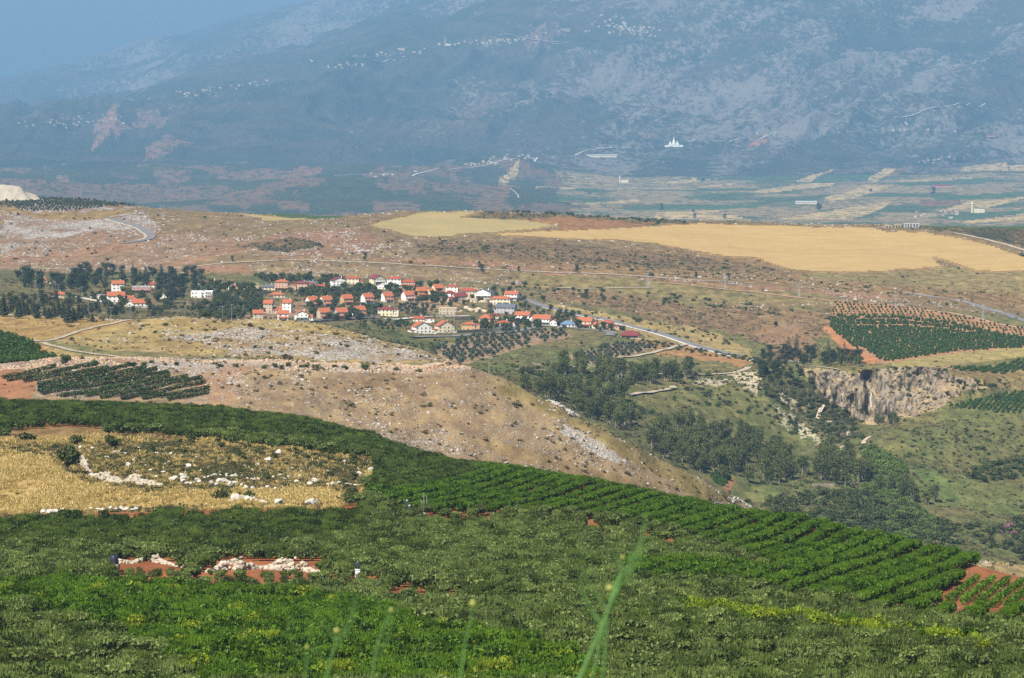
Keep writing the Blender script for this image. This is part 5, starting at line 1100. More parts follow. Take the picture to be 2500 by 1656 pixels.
P, r, c = ground_scatter(22000, 10.9, 22.5, seed=431, dens=np.clip(sh, .05, 1) * np.clip((bed2 - .25) * 3, .1, 1)); stuff('dry_scrub', 'heath_tuft', P, np.random.default_rng(2).lognormal(-.45, .45, len(P)), 'brown and olive scrub tufts over the slopes', 'scrub', seed=6)
P, r, c = ground_scatter(6000, 13.8, 27.2, seed=441, dens=np.clip(sh - .25, 0, .3) ** 2 * np.clip((bed2 - .3) * 3, .05, 1)); stuff('dark_scrub', 'dark_tuft', P, np.random.default_rng(2).lognormal(-.2, .45, len(P)), 'dark green scrub over the hillsides and valley', 'scrub', seed=7)
mead = ((K1 > 7) & (K1 < 10.4) & inpoly(GU, GV, MEAD)) * 1.0
P, r, c = ground_scatter(30000, 7, 10.4, seed=451, dens=mead * np.clip(1 - sh * 1.7, .03, 1) * np.clip((fbm(GX / 9, GY / 30, 309, 3) - .34) * 5, .06, 1)); stuff('dry_grass', 'dry_grass_tuft', P, np.random.default_rng(2).uniform(.7, 1.5, len(P)), 'golden dry grass on the stony meadow', 'grass', seed=8)
P, r, c = ground_scatter(6500, 7, 10.4, seed=461, dens=mead * np.where(sh > .25, 1, .22) * np.clip((fbm(GX / 12, GY / 20, 305, 3) - .42) * 5, 0, 1)); stuff('meadow_herbs', 'dark_tuft', P, np.random.default_rng(2).uniform(.25, .5, len(P)), 'olive green herbs among the meadow rocks', 'herbs', seed=9)
P, r, c = ground_scatter(3500, 7, 10.4, seed=471, dens=mead * (sh > .25)); stuff('brown_meadow_herbs', 'heath_tuft', P, np.random.default_rng(2).uniform(.3, .7, len(P)), 'brown dry herbs among the meadow rocks', 'herbs', seed=10)
P, r, c = ground_scatter(2200, 6, 10.4, seed=481, dens=(1 - mead) * (rk > .05)); stuff('soil_stones', 'warm_rock', P, np.random.default_rng(2).lognormal(-.9, .4, len(P)), 'small pale stones on the red orchard soil', 'stones', seed=11)
# ------------------------------------------------------------------ village houses
def mesh_obj(name, mb, mats, parent=None, smooth_=False, label=None):
    o = bpy.data.objects.new(name, mb.mesh(name, mats if isinstance(mats, list) else [mats], smooth_)); COL.objects.link(o)
    if parent: o.parent = parent
    if label: o['label'] = label
    return o
_w = MB().box((0, 0, 0), (1.15, .10, 1.25)); WIN = _w.mesh('window', [MT['glass']])
_f = MB()
for c_, d_ in (((0, 0, .68), (1.4, .16, .12)), ((0, 0, -.68), (1.5, .2, .12)), ((-.64, 0, 0), (.12, .16, 1.25)), ((.64, 0, 0), (.12, .16, 1.25)), ((0, -.02, 0), (.07, .14, 1.24))): _f.box(c_, d_)
FRM = _f.mesh('frame', [MT['white']])
_h1 = MB().tube([(-.6, 0, .55), (.6, 0, .55)], [.26, .26], 8); _h1.box((0, 0, .15), (1.0, .3, .3)); TANK = _h1.mesh('tank', [MT['whiteplastic']])
_h2 = MB(); _h2.add([(-.9, -.2, .35), (.9, -.2, .35), (.9, -1.9, -.25), (-.9, -1.9, -.25), (-.9, -.2, .27), (.9, -.2, .27), (.9, -1.9, -.33), (-.9, -1.9, -.33)], [(0, 3, 2, 1), (4, 5, 6, 7), (0, 1, 5, 4), (2, 3, 7, 6), (1, 2, 6, 5), (0, 4, 7, 3)]); PANEL = _h2.mesh('panel', [MT['dark']])
def add_window(parent, x, y, z, rz, sx=1.0, sz=1.0):
    o = bpy.data.objects.new('window', WIN); COL.objects.link(o); o.parent = parent; o.location = (x, y, z); o.rotation_euler = (0, 0, rz); o.scale = (sx, 1, sz)
    f = bpy.data.objects.new('frame', FRM); COL.objects.link(f); f.parent = o
def roof_mb(kind, x0, x1, y0, y1, z, rise, ov=.55, th=.22):
    """roof block over a rectangle; gx ridge along x, gy ridge along y, hip, flat, sy/sx single slopes"""
    a0, a1, b0, b1 = x0 - ov, x1 + ov, y0 - ov, y1 + ov; cx, cy = (a0 + a1) / 2, (b0 + b1) / 2; drop = ov * .35; z0 = z - drop
    if kind == 'gx': top = [(a0, b0, z0), (a1, b0, z0), (a1, b1, z0), (a0, b1, z0), (a0, cy, z + rise), (a1, cy, z + rise)]; F = [(0, 1, 5, 4), (2, 3, 4, 5)]
    elif kind == 'gy': top = [(a0, b0, z0), (a1, b0, z0), (a1, b1, z0), (a0, b1, z0), (cx, b0, z + rise), (cx, b1, z + rise)]; F = [(0, 4, 5, 3), (1, 2, 5, 4)]
    elif kind == 'hip':
        if (a1 - a0) >= (b1 - b0): q = (b1 - b0) / 2 * .95; r1, r2 = (a0 + q, cy, z + rise), (a1 - q, cy, z + rise); F = [(0, 1, 5, 4), (2, 3, 4, 5), (3, 0, 4), (1, 2, 5)]
        else: q = (a1 - a0) / 2 * .95; r1, r2 = (cx, b0 + q, z + rise), (cx, b1 - q, z + rise); F = [(0, 1, 4), (1, 2, 5, 4), (2, 3, 5), (3, 0, 4, 5)]
        top = [(a0, b0, z0), (a1, b0, z0), (a1, b1, z0), (a0, b1, z0), r1, r2]
    elif kind == 'sy': top = [(a0, b0, z0), (a1, b0, z0), (a1, b1, z + rise), (a0, b1, z + rise)]; F = [(0, 1, 2, 3)]
    elif kind == 'sx': top = [(a0, b0, z0), (a1, b0, z + rise), (a1, b1, z + rise), (a0, b1, z0)]; F = [(0, 1, 2, 3)]
    else: top = [(a0, b0, z), (a1, b0, z), (a1, b1, z), (a0, b1, z)]; F = [(0, 1, 2, 3)]
    n = len(top); V = [(x, y, q + th) for x, y, q in top] + [(x, y, q) for x, y, q in top]; FF = list(F) + [tuple(i + n for i in f[::-1]) for f in F]
    from collections import Counter
    ed = Counter(); dirs = {}
    for f in F:
        for i in range(len(f)):
            a, b = f[i], f[(i + 1) % len(f)]; ed[frozenset((a, b))] += 1; dirs[frozenset((a, b))] = (a, b)
    for e, c in ed.items():
        if c == 1: a, b = dirs[e]; FF.append((b, a, a + n, b + n))
    return V, FF
def block_mb(mb, x0, x1, y0, y1, z0, z1, kind='flat', rise=0):
    V = [(x0, y0, z0), (x1, y0, z0), (x1, y1, z0), (x0, y1, z0), (x0, y0, z1), (x1, y0, z1), (x1, y1, z1), (x0, y1, z1)]
    cx, cy = (x0 + x1) / 2, (y0 + y1) / 2
    if kind == 'gx': V += [(x0, cy, z1 + rise), (x1, cy, z1 + rise)]; F = [(0, 1, 5, 4), (2, 3, 7, 6), (1, 2, 6, 9, 5), (3, 0, 4, 8, 7), (4, 5, 9, 8), (6, 7, 8, 9)]
    elif kind == 'gy': V += [(cx, y0, z1 + rise), (cx, y1, z1 + rise)]; F = [(0, 1, 5, 8, 4), (2, 3, 7, 9, 6), (1, 2, 6, 5), (3, 0, 4, 7), (4, 8, 9, 7), (5, 6, 9, 8)]
    elif kind == 'sy': V[6] = (x1, y1, z1 + rise); V[7] = (x0, y1, z1 + rise); F = [(0, 1, 5, 4), (2, 3, 7, 6), (1, 2, 6, 5), (3, 0, 4, 7), (4, 5, 6, 7)]
    elif kind == 'sx': V[5] = (x1, y0, z1 + rise); V[6] = (x1, y1, z1 + rise); F = [(0, 1, 5, 4), (2, 3, 7, 6), (1, 2, 6, 5), (3, 0, 4, 7), (4, 5, 6, 7)]
    else: F = [(0, 1, 5, 4), (2, 3, 7, 6), (1, 2, 6, 5), (3, 0, 4, 7), (4, 5, 6, 7)]
    mb.add(V, [tuple(f) for f in F])
def house(u, v, wd, dp, st, wall, roof, label, rk='gx', rise=2.2, rz=0.0, kmin=16, porch=None, wing=None, chim=True, solar=False, terrace=False, name='house', extra=None, wins=True, balcony=False):
    """wd, dp metres; st storeys; wing = (side, width, storeys, roof kind); rz turns the house seen from above"""
    p = hit(u, v, kmin, 24); e = bpy.data.objects.new(name, None); COL.objects.link(e); e.rotation_euler = (0, 0, math.radians(rz))
    e.location = p + Vector((0, dp * .5, -.1)); tag(e, label, 'house'); e.scale = (.92, .92, .92); wm = MT[wall]; rm = MT[roof]
    h = st * 2.9; x0, x1, y0, y1 = -wd / 2, wd / 2, -dp / 2, dp / 2; wl = MB(); block_mb(wl, x0, x1, y0, y1, -3.5, h, rk, rise)
    boxes = [(x0, x1, y0, y1, h, st)]
    if wing:
        sd, ww, ws, wk = wing; hh = ws * 2.9; q0, q1 = (x1, x1 + ww) if sd > 0 else (x0 - ww, x0); block_mb(wl, q0, q1, y0 + 1.0, y1 - .6, -3.5, hh, wk, rise * .7); boxes.append((q0, q1, y0 + 1.0, y1 - .6, hh, ws))
    if porch: block_mb(wl, x0 + .6, x0 + 1.0, y0 - 2.6, y0 - 2.2, -3.5, 2.5); block_mb(wl, x1 - 1.0, x1 - .6, y0 - 2.6, y0 - 2.2, -3.5, 2.5)
    if balcony and st >= 2: block_mb(wl, x0 + .3, x1 - .3, y0 - 1.7, y0 - .003, 2.75, 2.95); block_mb(wl, x0 + .3, x1 - .3, y0 - 1.7, y0 - 1.58, 2.95, 3.75)
    W = mesh_obj('wall', wl, wm, e)
    if rk == 'flat':
        rf = MB()
        for b in boxes:
            for c_, d_ in ((((b[0] + b[1]) / 2, b[2], b[4] + .25), (b[1] - b[0] + .1, .25, .55)), (((b[0] + b[1]) / 2, b[3], b[4] + .25), (b[1] - b[0] + .1, .25, .55)), ((b[0], (b[2] + b[3]) / 2, b[4] + .25), (.25, b[3] - b[2] - .26, .55)), ((b[1], (b[2] + b[3]) / 2, b[4] + .25), (.25, b[3] - b[2] - .26, .55))): rf.box(c_, d_)
            rf.box(((b[0] + b[1]) / 2, (b[2] + b[3]) / 2, b[4] + .04), (b[1] - b[0] - .3, b[3] - b[2] - .3, .1))
        rt = mesh_obj('roof', rf, rm, e)
    else:
        rf = MB(); V, F = roof_mb(rk, x0, x1, y0, y1, h + .02, rise); rf.add(V, [tuple(f) for f in F])
        if wing:
            b = boxes[1]; V, F = roof_mb(wing[3], b[0] - (0 if wing[0] > 0 else .0), b[1], b[2], b[3], b[4] + .02, rise * .7, .4); rf.add(V, [tuple(f) for f in F])
        rt = mesh_obj('roof', rf, rm, e)
    if porch:
        pf = MB(); V, F = roof_mb('sy', x0 + .4, x1 - .4, y0 - 2.8, y0 - .56, 2.5, .9, .2); pf.add(V, [tuple(f) for f in F]); mesh_obj('porch_roof', pf, MT[porch], e)
    if chim:
        c_ = MB(); cz = h + (rise * .55 if rk != 'flat' else 0); c_.box((x1 - wd * .28, y1 - dp * .35, cz + .9), (.8, .8, 2.2)); c_.box((x1 - wd * .28, y1 - dp * .35, cz + 2.1), (1.0, 1.0, .2)); mesh_obj('chimney', c_, wm, rt)
    if solar:
        s_ = bpy.data.objects.new('water_heater', TANK); COL.objects.link(s_); s_.parent = rt; s_.location = (x0 + wd * .3, y0 + dp * .5, h + (rise * .8 if rk != 'flat' else .2)); pn = bpy.data.objects.new('solar_panel', PANEL); COL.objects.link(pn); pn.parent = rt; pn.location = s_.location
    if wins:
        for b in boxes:
            n = max(int((b[1] - b[0]) / 3.1), 1); m_ = max(int((b[3] - b[2]) / 3.6), 1)
            for s in range(int(b[5])):
                for i in range(n):
                    xx = b[0] + (i + .5) * (b[1] - b[0]) / n
                    if s == 0 and i == n // 2 and b is boxes[0]: continue
                    add_window(e, xx, b[2] - .03, s * 2.9 + 1.65, 0, 1.25 if (i + s) % 2 else .9)
                if b is boxes[0]:
                    for i in range(m_):
                        if (i + s + len(label)) % 3 == 0: continue
                        yy = b[2] + (i + .5) * (b[3] - b[2]) / m_
                        if not (wing and wing[0] < 0): add_window(e, b[0] - .03, yy, s * 2.9 + 1.65, math.pi / 2, .8)
                        if not (wing and wing[0] > 0): add_window(e, b[1] + .03, yy, s * 2.9 + 1.65, math.pi / 2, .8)
        n = max(int(wd / 3.1), 1); d_ = MB().box((x0 + (n // 2 + .5) * wd / n, y0 - .03, 1.05), (1.1, .12, 2.1)); mesh_obj('door', d_, MT['wood'], e)
    if terrace:
        t_ = MB(); t_.box((0, y0 - 4.2, -1.2), (wd + 5, .4, 4.0)); t_.box((-(wd + 5) / 2 - .21, y0 - 2.1, -1.2), (.4, 4.6, 4.0)); mesh_obj('terrace_wall', t_, MT['stone_wall' if terrace is True else terrace], e)
    if extra: extra(e, x0, x1, y0, y1, h)
    return e
H_ = house
# left end of the village
H_(104,690,7,7,1,'peach','orange_tile','small house showing only its orange roof among the far left pines', 'hip',1.8, 10, 19)
H_(129,695,6,6,1,'white','red_tile','tiny red roof right of the far left one, half sunk in the pines','gy',1.6,0,19)
H_(139,727,11,8,1,'beige','orange_tile','low house with orange roof in the trees above the left lane','gx',1.6,8,15)
H_(239,730,13,8,1,'white','pale_tile','low white flat roofed building left of the white gabled pair','flat',0,-5,16,chim=False)
H_(286,716,11,9,3,'white','orange_tile','taller white house at the back of the left gabled pair','gx',2.6,12,16)
H_(281,738,15,9,2,'white','orange_tile','white house with broad left gable and long orange roof, front of the left pair','gx',3.2,14,16,wing=(1,6,1,'sy'))
H_(315,739,13,9,1,'cream','orange_tile','cream house with orange hip roof just right of the left gabled pair','hip',2.4,5,16,porch='orange_tile')
H_(345,748,17,9,1,'white','orange_tile','white bungalow with long orange roof lowest in the left cluster','gx',3.0,10,16,wing=(-1,5,1,'gy'))
H_(344,716,17,9,2,'pink','pale_tile','long pink house with flat roof and veranda under a red hipped roof','flat',0,6,16,balcony=True,solar=True)
H_(367,702,12,9,1,'cream','red_tile','brown red hipped roof just behind the long pink house','hip',2.2,5,18)
H_(398,729,8,6,1,'white','pale_tile','tiny white hut with flat roof between the pink house and the villa','flat',0,-8,16,chim=False)
def villa(e, x0, x1, y0, y1, h):
    b = MB(); b.box((-1.5, y0 - .8, h / 2), (3.2, 1.6, h + 1.2)); b.box((5.8, y0 - 1.0, 3.0), (5.5, 2.0, .25)); b.box((5.8, y0 - 1.0, 5.9), (5.5, 2.0, .25))
    for q in (3.4, 5.8, 8.2): b.box((q, y0 - 1.8, 2.9), (.3, .3, 5.8))
    mesh_obj('portico', b, MT['white'], e); t = MB(); t.box((1.6, 0, h + 1.1), (1.8, 1.2, 1.3)); mesh_obj('roof_tank', t, MT['blue_tile'], e)
H_(492,728,20,10,2,'white','white','large white flat roofed villa with columned front on a high stone terrace','flat',0,0,16,chim=False,terrace='stone_wall',extra=villa,solar=True)
H_(491,696,8,7,1,'peach','orange_tile','orange roof peeping over the trees behind the white villa','hip',2,0,18)
H_(520,695,6,6,1,'cream','orange_tile','smaller orange roof right of the one behind the white villa','hip',1.8,0,18)
H_(566,708,12,8,1,'cream','orange_tile','cream house with low orange gable between the white villa and the flat beige house','gy',2.4,-8,18,wing=(1,7,1,'flat'))
# back row
H_(617,708,12,9,1,'beige','beige','beige flat roofed house with a water heater on top','flat',0,0,18,solar=True)
H_(655,708,13,9,1,'cream','grey_tile','cream house under a slate grey hipped roof beside the peach mansion','hip',2.2,0,18)
H_(687,710,13,10,3,'peach','orange_tile','tallest peach mansion with orange pyramid roof','hip',2.2,-3,18,wing=(1,8,2,'flat'),balcony=True)
H_(735,706,13,9,2,'peach','burgundy_tile','peach wing house with burgundy hipped roofs right of the peach mansion','hip',1.8,-5,18,wing=(1,7,1,'hip'))
H_(752,699,20,9,1,'grey','grey_tile','long low building with dark grey hipped roof behind the burgundy roofs','hip',2.2,-3,20)
H_(783,706,14,8,1,'cream','red_tile','cream house with a small raised red roof behind the olive trees','hip',1.6,0,18,wing=(-1,5,2,'hip'))
H_(676,727,14,9,1,'cream','orange_tile','yellowish bungalow with pale orange hipped roof among the back gardens','hip',2,5,17,terrace=True)
H_(826,699,15,9,2,'white','burgundy_tile','white house with low sloping burgundy and white roof','gy',3.0,18,18,terrace=True)
H_(860,694,15,9,2,'cream','red_tile','long cream two storey house with red hipped roof at the top of the village','hip',2.0,-10,19,terrace=True,wing=(1,4,1,'hip'))
H_(920,694,13,9,2,'cream','burgundy_tile','cream house with steep burgundy gable at the top of the village','gy',3.6,32,19,porch='pale_tile')
H_(934,706,13,8,1,'white','white','low white gabled house below the steep burgundy gable','gy',2.6,-15,18)
H_(963,702,14,9,3,'white','red_tile','three storey white house with red hipped roof and solar tank','hip',2.2,-8,18,solar=True,balcony=True)
H_(998,703,14,9,2,'beige','red_tile','beige house with broad red hipped roof at the right end of the top row','hip',2.4,-10,18,porch='red_tile')
# middle row of white and ochre chalets
def chalet(u, v, lb, wall='white', st=2, rz=28, wd=9.5, roof='orange_tile', **k): return H_(u, v, wd, 9.5, st, wall, roof, lb, 'gx', 3.6, rz, 17, porch=k.pop('porch', roof), **k)
chalet(761,749,'white chalet with steep orange roof, leftmost of the middle row')
chalet(795,748,'white chalet partly behind a bright tree, second of the middle row',wing=(-1,5,1,'gx'))
chalet(845,744,'ochre timber trimmed chalet in the middle row','ochre',balcony=True)
chalet(896,741,'white chalet with red shutters right of the ochre timbered one')
chalet(944,738,'white chalet fifth in the middle row, before the dark balcony one')
chalet(995,735,'white chalet with pyramid orange roof over a wide dark balcony',roof='orange_tile',balcony=True)
chalet(1028,725,'small ochre chalet with stepped orange roofs','ochre',rz=22,wing=(-1,4,1,'gx'))
chalet(1068,718,'ochre and white chalet with tall white gable at the upper right','cream',rz=25,wing=(-1,5,1,'gx'))
H_(1104,714,12,9,2,'white','red_tile','white two storey house with red hipped roof and tank behind the burgundy house','hip',2,-6,18,solar=True)
H_(1098,730,9,8,2,'white','burgundy_tile','narrow white house with dark burgundy hipped roof','hip',2.2,-8,18)
H_(1121,738,13,9,2,'beige','burgundy_tile','beige house with two stepped burgundy gables above the rock cut','gx',3.2,25,18,wing=(-1,5,1,'gx'))
H_(1142,724,16,9,2,'beige','red_tile','wide beige house with orange red hipped roof left of the grey gabled one','hip',2.4,-5,18)
H_(1183,729,16,10,2,'white','grey_tile','big white house with blue grey gable roof at the upper right','gy',3.4,-20,18,solar=True,balcony=True)
H_(1222,744,20,9,2,'cream','orange_tile','long cream two storey house with orange hipped roof beside the big rock cut','hip',2.2,-8,18,terrace=True)
H_(1250,733,13,9,2,'white','orange_tile','white house with orange gable behind the long cream house','gx',2.8,-18,18,balcony=True)
# front row above the street
H_(655,765,8,8,3,'beige','orange_tile','tall narrow beige house with steep orange roof at the left of the front rows','gx',2.8,-8,16.5,wing=(1,4,1,'sy'),terrace=True)
H_(702,763,8,8,3,'white','orange_tile','tall narrow white house with orange roof next to the beige tall one','gx',2.6,-12,16.5,wing=(-1,4,1,'sy'))
H_(629,783,8,8,2,'beige','orange_tile','beige house with small dormer in orange roof, leftmost of the lowest row','gx',2.6,5,15.5)
H_(690,783,9,8,2,'white','orange_tile','white and brown house with orange roof, second of the lowest row','gx',2.6,5,15.5,porch='orange_tile')
H_(735,783,11,8,2,'white','orange_tile','white house with brown balconies and twin orange gables in the lowest row','gy',2.6,10,15.5,balcony=True,wing=(1,4,1,'gx'))
chalet(789,779,'beige chalet with brown balconies in the lowest row','beige',rz=24,balcony=True)
chalet(832,778,'pale blue white chalet with orange roof in the lowest row','grey',rz=20)
chalet(876,773,'white chalet half hidden by trees, rightmost of the lowest chalets','white',rz=26)
H_(942,771,14,10,2,'cream','burgundy_tile','large cream house with small burgundy roof and stepped terraces by the street','hip',2.0,-6,16.5,terrace='cream',wing=(1,5,2,'flat'))
H_(1094,768,17,9,2,'beige','beige','modern beige flat roofed house below the rock cut','flat',0,-6,17,chim=False,terrace='stone_wall',wing=(1,5,1,'flat'))
H_(1022,786,10,7,1,'white','red_tile','low white house with small red roof behind the two big white gables','gx',1.8,0,16.5,wing=(1,9,1,'flat'))
H_(1029,814,15,9,2,'white','orange_tile','big white gabled house with orange left slope at the street corner','gy',4.2,24,15.5,terrace='white',wing=(-1,4,1,'flat'))
H_(1085,812,15,9,2,'cream','orange_tile','cream twin of the big white gabled house, second from the street corner','gy',4.2,24,15.5,terrace='white',wing=(-1,4,1,'flat'))
H_(1145,808,12,8,2,'ochre','orange_tile','boxy ochre house with low orange roof right of the cream gable','hip',1.5,-10,16,wing=(1,4,2,'flat'))
H_(1187,793,11,9,2,'ochre','orange_tile','ochre house with tall pale orange pyramid roof','hip',3.4,-20,16.5,balcony=True)
H_(1206,778,10,8,1,'cream','burgundy_tile','burgundy roof showing behind the ochre pyramid roofed house','hip',2,-10,17)
H_(1230,804,12,8,2,'white','red_tile','white house with low red roof and side tower behind the white street wall','hip',1.6,-6,16,wing=(1,4,2,'flat'))
H_(1236,766,18,10,2,'grey','grey_tile','light grey house with dark blue grey gables','gx',3.2,-14,17,wing=(-1,6,1,'gy'))
H_(1277,785,14,9,2,'white','orange_tile','white house with two orange gables left of the large white one','gx',3.0,-18,16.5,balcony=True,wing=(1,5,1,'gy'))
H_(1324,794,16,10,2,'white','orange_tile','large white house with wide orange gable and columned porch above the crossroads','gx',3.4,-16,16.5,balcony=True,wing=(1,7,1,'gy'),terrace=True)
H_(1387,800,13,9,1,'white','blue_tile','white bungalow with blue hipped roof','hip',3.0,-5,16.5,terrace=True)
H_(1428,800,15,9,2,'cream','orange_tile','cream house with three stepped orange roofs right of the blue roof','gx',3.2,-20,16.5,wing=(1,4,1,'gx'),porch='orange_tile')
H_(1482,804,13,9,2,'peach','red_tile','peach house with red hipped tower roof and flat wings','hip',2,-5,16.5,wing=(1,5,1,'flat'),terrace=True)
H_(1540,826,17,11,1,'cream','burgundy_tile','low cream house with wide burgundy hipped roof at the road bend, last of the village','hip',3.4,-8,16,terrace=True,porch='burgundy_tile')
# stone and white street walls
def street_wall(px, h, th, mat, label, kmin=15.5, kmax=23, name='retaining_wall', base=-1.5):
    x, y = path_pts(px, kmin, kmax, 3.0); z = gzv(x, y); mb = MB(); n = len(x); dx = np.gradient(x); dy = np.gradient(y); L = np.hypot(dx, dy) + 1e-6; nx, ny = -dy / L * th / 2, dx / L * th / 2; V = []; F = []
    for i in range(n): V += [(x[i] - nx[i], y[i] - ny[i], z[i] + base), (x[i] + nx[i], y[i] + ny[i], z[i] + base), (x[i] + nx[i], y[i] + ny[i], z[i] + h), (x[i] - nx[i], y[i] - ny[i], z[i] + h)]
    V = np.array(V); o0 = V[0].copy()
    for i in range(n - 1):
        a, b = i * 4, i * 4 + 4
        for j in range(4): F.append((a + j, a + (j + 1) % 4, b + (j + 1) % 4, b + j))
    F += [(0, 3, 2, 1), ((n - 1) * 4, (n - 1) * 4 + 1, (n - 1) * 4 + 2, (n - 1) * 4 + 3)]
    mb.add(V - o0, F); o = mesh_obj(name, mb, mat); o.location = o0; tag(o, label, 'wall'); return o
street_wall(G6([(590,705),(700,700),(850,690),(950,690)]), 2.2, .5, MT['stone_wall'], 'beige stone retaining wall along the lower street under the ochre box house')
street_wall(G6([(840,682),(1000,675),(1150,662)]), 1.8, .4, MT['white'], 'long white garden wall beside the lower street')
street_wall(G6([(560,590),(780,585)]), 2.6, .5, MT['stone_wall'], 'beige retaining wall above the two big gabled houses')
street_wall(G6([(580,550),(690,545)]), 3.0, .5, MT['ochre'], 'short rust coloured wall beside the modern flat roofed house')
street_wall(G4([(1780,485),(1900,488),(2090,482)]), 2.6, .6, MT['stone_wall'], 'high beige terrace wall in front of the white villa garden')
street_wall(G5([(120,395),(300,392),(450,380)]), 2.2, .5, MT['stone_wall'], 'stone wall below the flat beige and grey roofed houses')
street_wall(G5([(500,660),(660,652)]), 1.2, .3, MT['white'], 'low white wall in front of the lowest chalets')
street_wall(G5([(850,655),(1000,645),(1180,632)]), 1.6, .4, MT['stone_wall'], 'stone wall beneath the street at the lowest chalets')
# rock cuts inside the village
for (a, b, w_, h_, lb) in ((1163, 738, 17, 6, 'pale rock cut face beneath the burgundy gabled beige house'), (1163, 762, 18, 7, 'cream rock cut face left of the grey gabled house')):
    mb = MB()
    for q in range(16):
        V, F = rock_mb(900 + q, .8, 2); s = R.uniform(3, 6); V = V * [s, s * .8, s * .9] + [R.uniform(-w_ / 2, w_ / 2), R.uniform(-1, 1.5), R.uniform(-1, h_ * .45)]; mb.add(V, np.array(F))
    o = mesh_obj('rock_outcrop', mb, MT['beige']); o.location = hit(a, b, 17, 23); tag(o, lb, 'rock')
# ruin on the ridge
def ruin(u, v):
    e = bpy.data.objects.new('ruined_building', None); COL.objects.link(e); e.location = hit(u, v, 25, 27.3); tag(e, 'ruined stone farm buildings with empty openings on the ridge right of the wheat', 'ruin')
    for x, w_, h_, mt in ((-19, 10, 3.0, 'stone_wall'), (-8, 9, 4.0, 'stone_wall'), (3, 8, 5.4, 'grey'), (13, 10, 5.6, 'grey')):
        mb = MB(); n = 3
        for i in range(n): mb.box((x - w_ / 2 + (i + .5) * w_ / n, 0, h_ / 2 - .5), (w_ / n * .55, 5, h_ - 1.2 - .6 * R.random()))
        mb.box((x, 0, h_ - .8), (w_, 5.1, .8)); mb.box((x, 2.3, h_ / 2), (w_ * .9, .4, h_ * .9)); mesh_obj('wall', mb, MT[mt], e)
    for i in range(5): mb = MB(); V, F = rock_mb(i, .6); mb.add(V * 1.6, np.array(F)); o = mesh_obj('rubble', mb, MT['rock'], e); o.location = (R.uniform(-22, 20), -4, .2)
ruin(2208, 556)
# quarry heap at the far left
mb = MB(); n = 40; V = []; F = []
for j in range(9):
    for i in range(n + 1):
        x = -62 + 124 * i / n; prof = np.interp(x, [-62, -38, -30, -5, 8, 16, 40, 62], [30, 21, 17, 18.5, 18, 16, 3, -2]); t = j / 8
        V.append((x + 3 * math.sin(j + i), -26 * (1 - t) + 30 * max(0, t - .9), (prof + 6) * min(1, t * 1.08) ** 1.1 - 6 + .8 * float(vnoise(x / 6, j * 1.3, 5))))
for j in range(8):
    for i in range(n): F.append((j * (n + 1) + i, j * (n + 1) + i + 1, (j + 1) * (n + 1) + i + 1, (j + 1) * (n + 1) + i))
k0 = len(V); V += [(x_, y_ + 34, z_ - 12) for x_, y_, z_ in V[8 * (n + 1):]]
for i in range(n): F.append((8 * (n + 1) + i, 8 * (n + 1) + i + 1, k0 + i + 1, k0 + i))
mb.add(V, F); o = mesh_obj('spoil_heap', mb, plain('pale_spoil', (.36, .32, .26), .95, .2, .12), smooth_=True); o.location = hit(4, 492, 24, 27.2) + Vector((0, 20, 0)); tag(o, 'pale quarry spoil heap on the ridge at the left edge', 'heap')
# ------------------------------------------------------------------ cars, poles, fences
def car(u, v, mat, label, rz, kmin=16):
    e = bpy.data.objects.new('parked_car', None); COL.objects.link(e); e.location = hit(u, v, kmin, 24) + Vector((0, 0, .55)); e.rotation_euler = (0, 0, math.radians(rz)); tag(e, label, 'car')
    b = MB(); S = [(-2.1, .35, .55), (-2.05, .75, .8), (-1.2, .88, .88), (1.9, .9, .88), (2.1, .7, .8), (2.1, .35, .6)]
    V = [(x, sy * w_, z) for x, z, w_ in S for sy in (-1, 1)] + [(-2.05, -.8, .3), (-2.05, .8, .3)]; F = [(i * 2, i * 2 + 1, i * 2 + 3, i * 2 + 2) for i in range(5)] + [(0, 2, 4, 6, 8, 10), (11, 9, 7, 5, 3, 1), (10, 11, 1, 0)]
    b.add(V[:12], F); mesh_obj('body', b, mat, e)
    c_ = MB(); c_.add([(-1.1, -.8, .87), (1.7, -.8, .87), (1.3, -.66, 1.42), (-.5, -.66, 1.42), (-1.1, .8, .87), (1.7, .8, .87), (1.3, .66, 1.42), (-.5, .66, 1.42)], [(0, 1, 2, 3), (7, 6, 5, 4), (0, 3, 7, 4), (1, 5, 6, 2), (3, 2, 6, 7)]); mesh_obj('cabin', c_, MT['glass'], e)
    rf = MB(); rf.box((.4, 0, 1.45), (1.8, 1.34, .06)); mesh_obj('roof', rf, mat, e)
    for x in (-1.3, 1.3):
        for y in (-.82, .82): t_ = MB(); t_.tube([(x, y - .1, .32), (x, y + .1, .32)], [.32, .32], 10); t_.add([(x + .32 * math.cos(q * .628), y - .1, .32 + .32 * math.sin(q * .628)) for q in range(10)], [tuple(range(10))]); mesh_obj('wheel', t_, MT['dark'], e)
car(771,786,MT['whiteplastic'],'white car at the left of the pair parked below the chalet street',10); car(787,786,MT['metal'],'silver car right of the white one below the chalet street',12)
car(855,782,plain('red_paint',(.35,.03,.03),.35,.05,2,.5),'dark red car on the street below the chalets',14); car(910,779,MT['grey_tile'],'dark car at the right end of the chalet street',8)
car(1284,737,MT['whiteplastic'],'white car parked above the road bend at the upper right of the village',20); car(1237,802,MT['dark'],'dark car under the white garden wall by the crossroads',5)
car(1832,722,MT['whiteplastic'],'white van like car alone on the red track right of the village',0,22); car(1835,884,MT['whiteplastic'],'white car at the end of the canyon road',30)
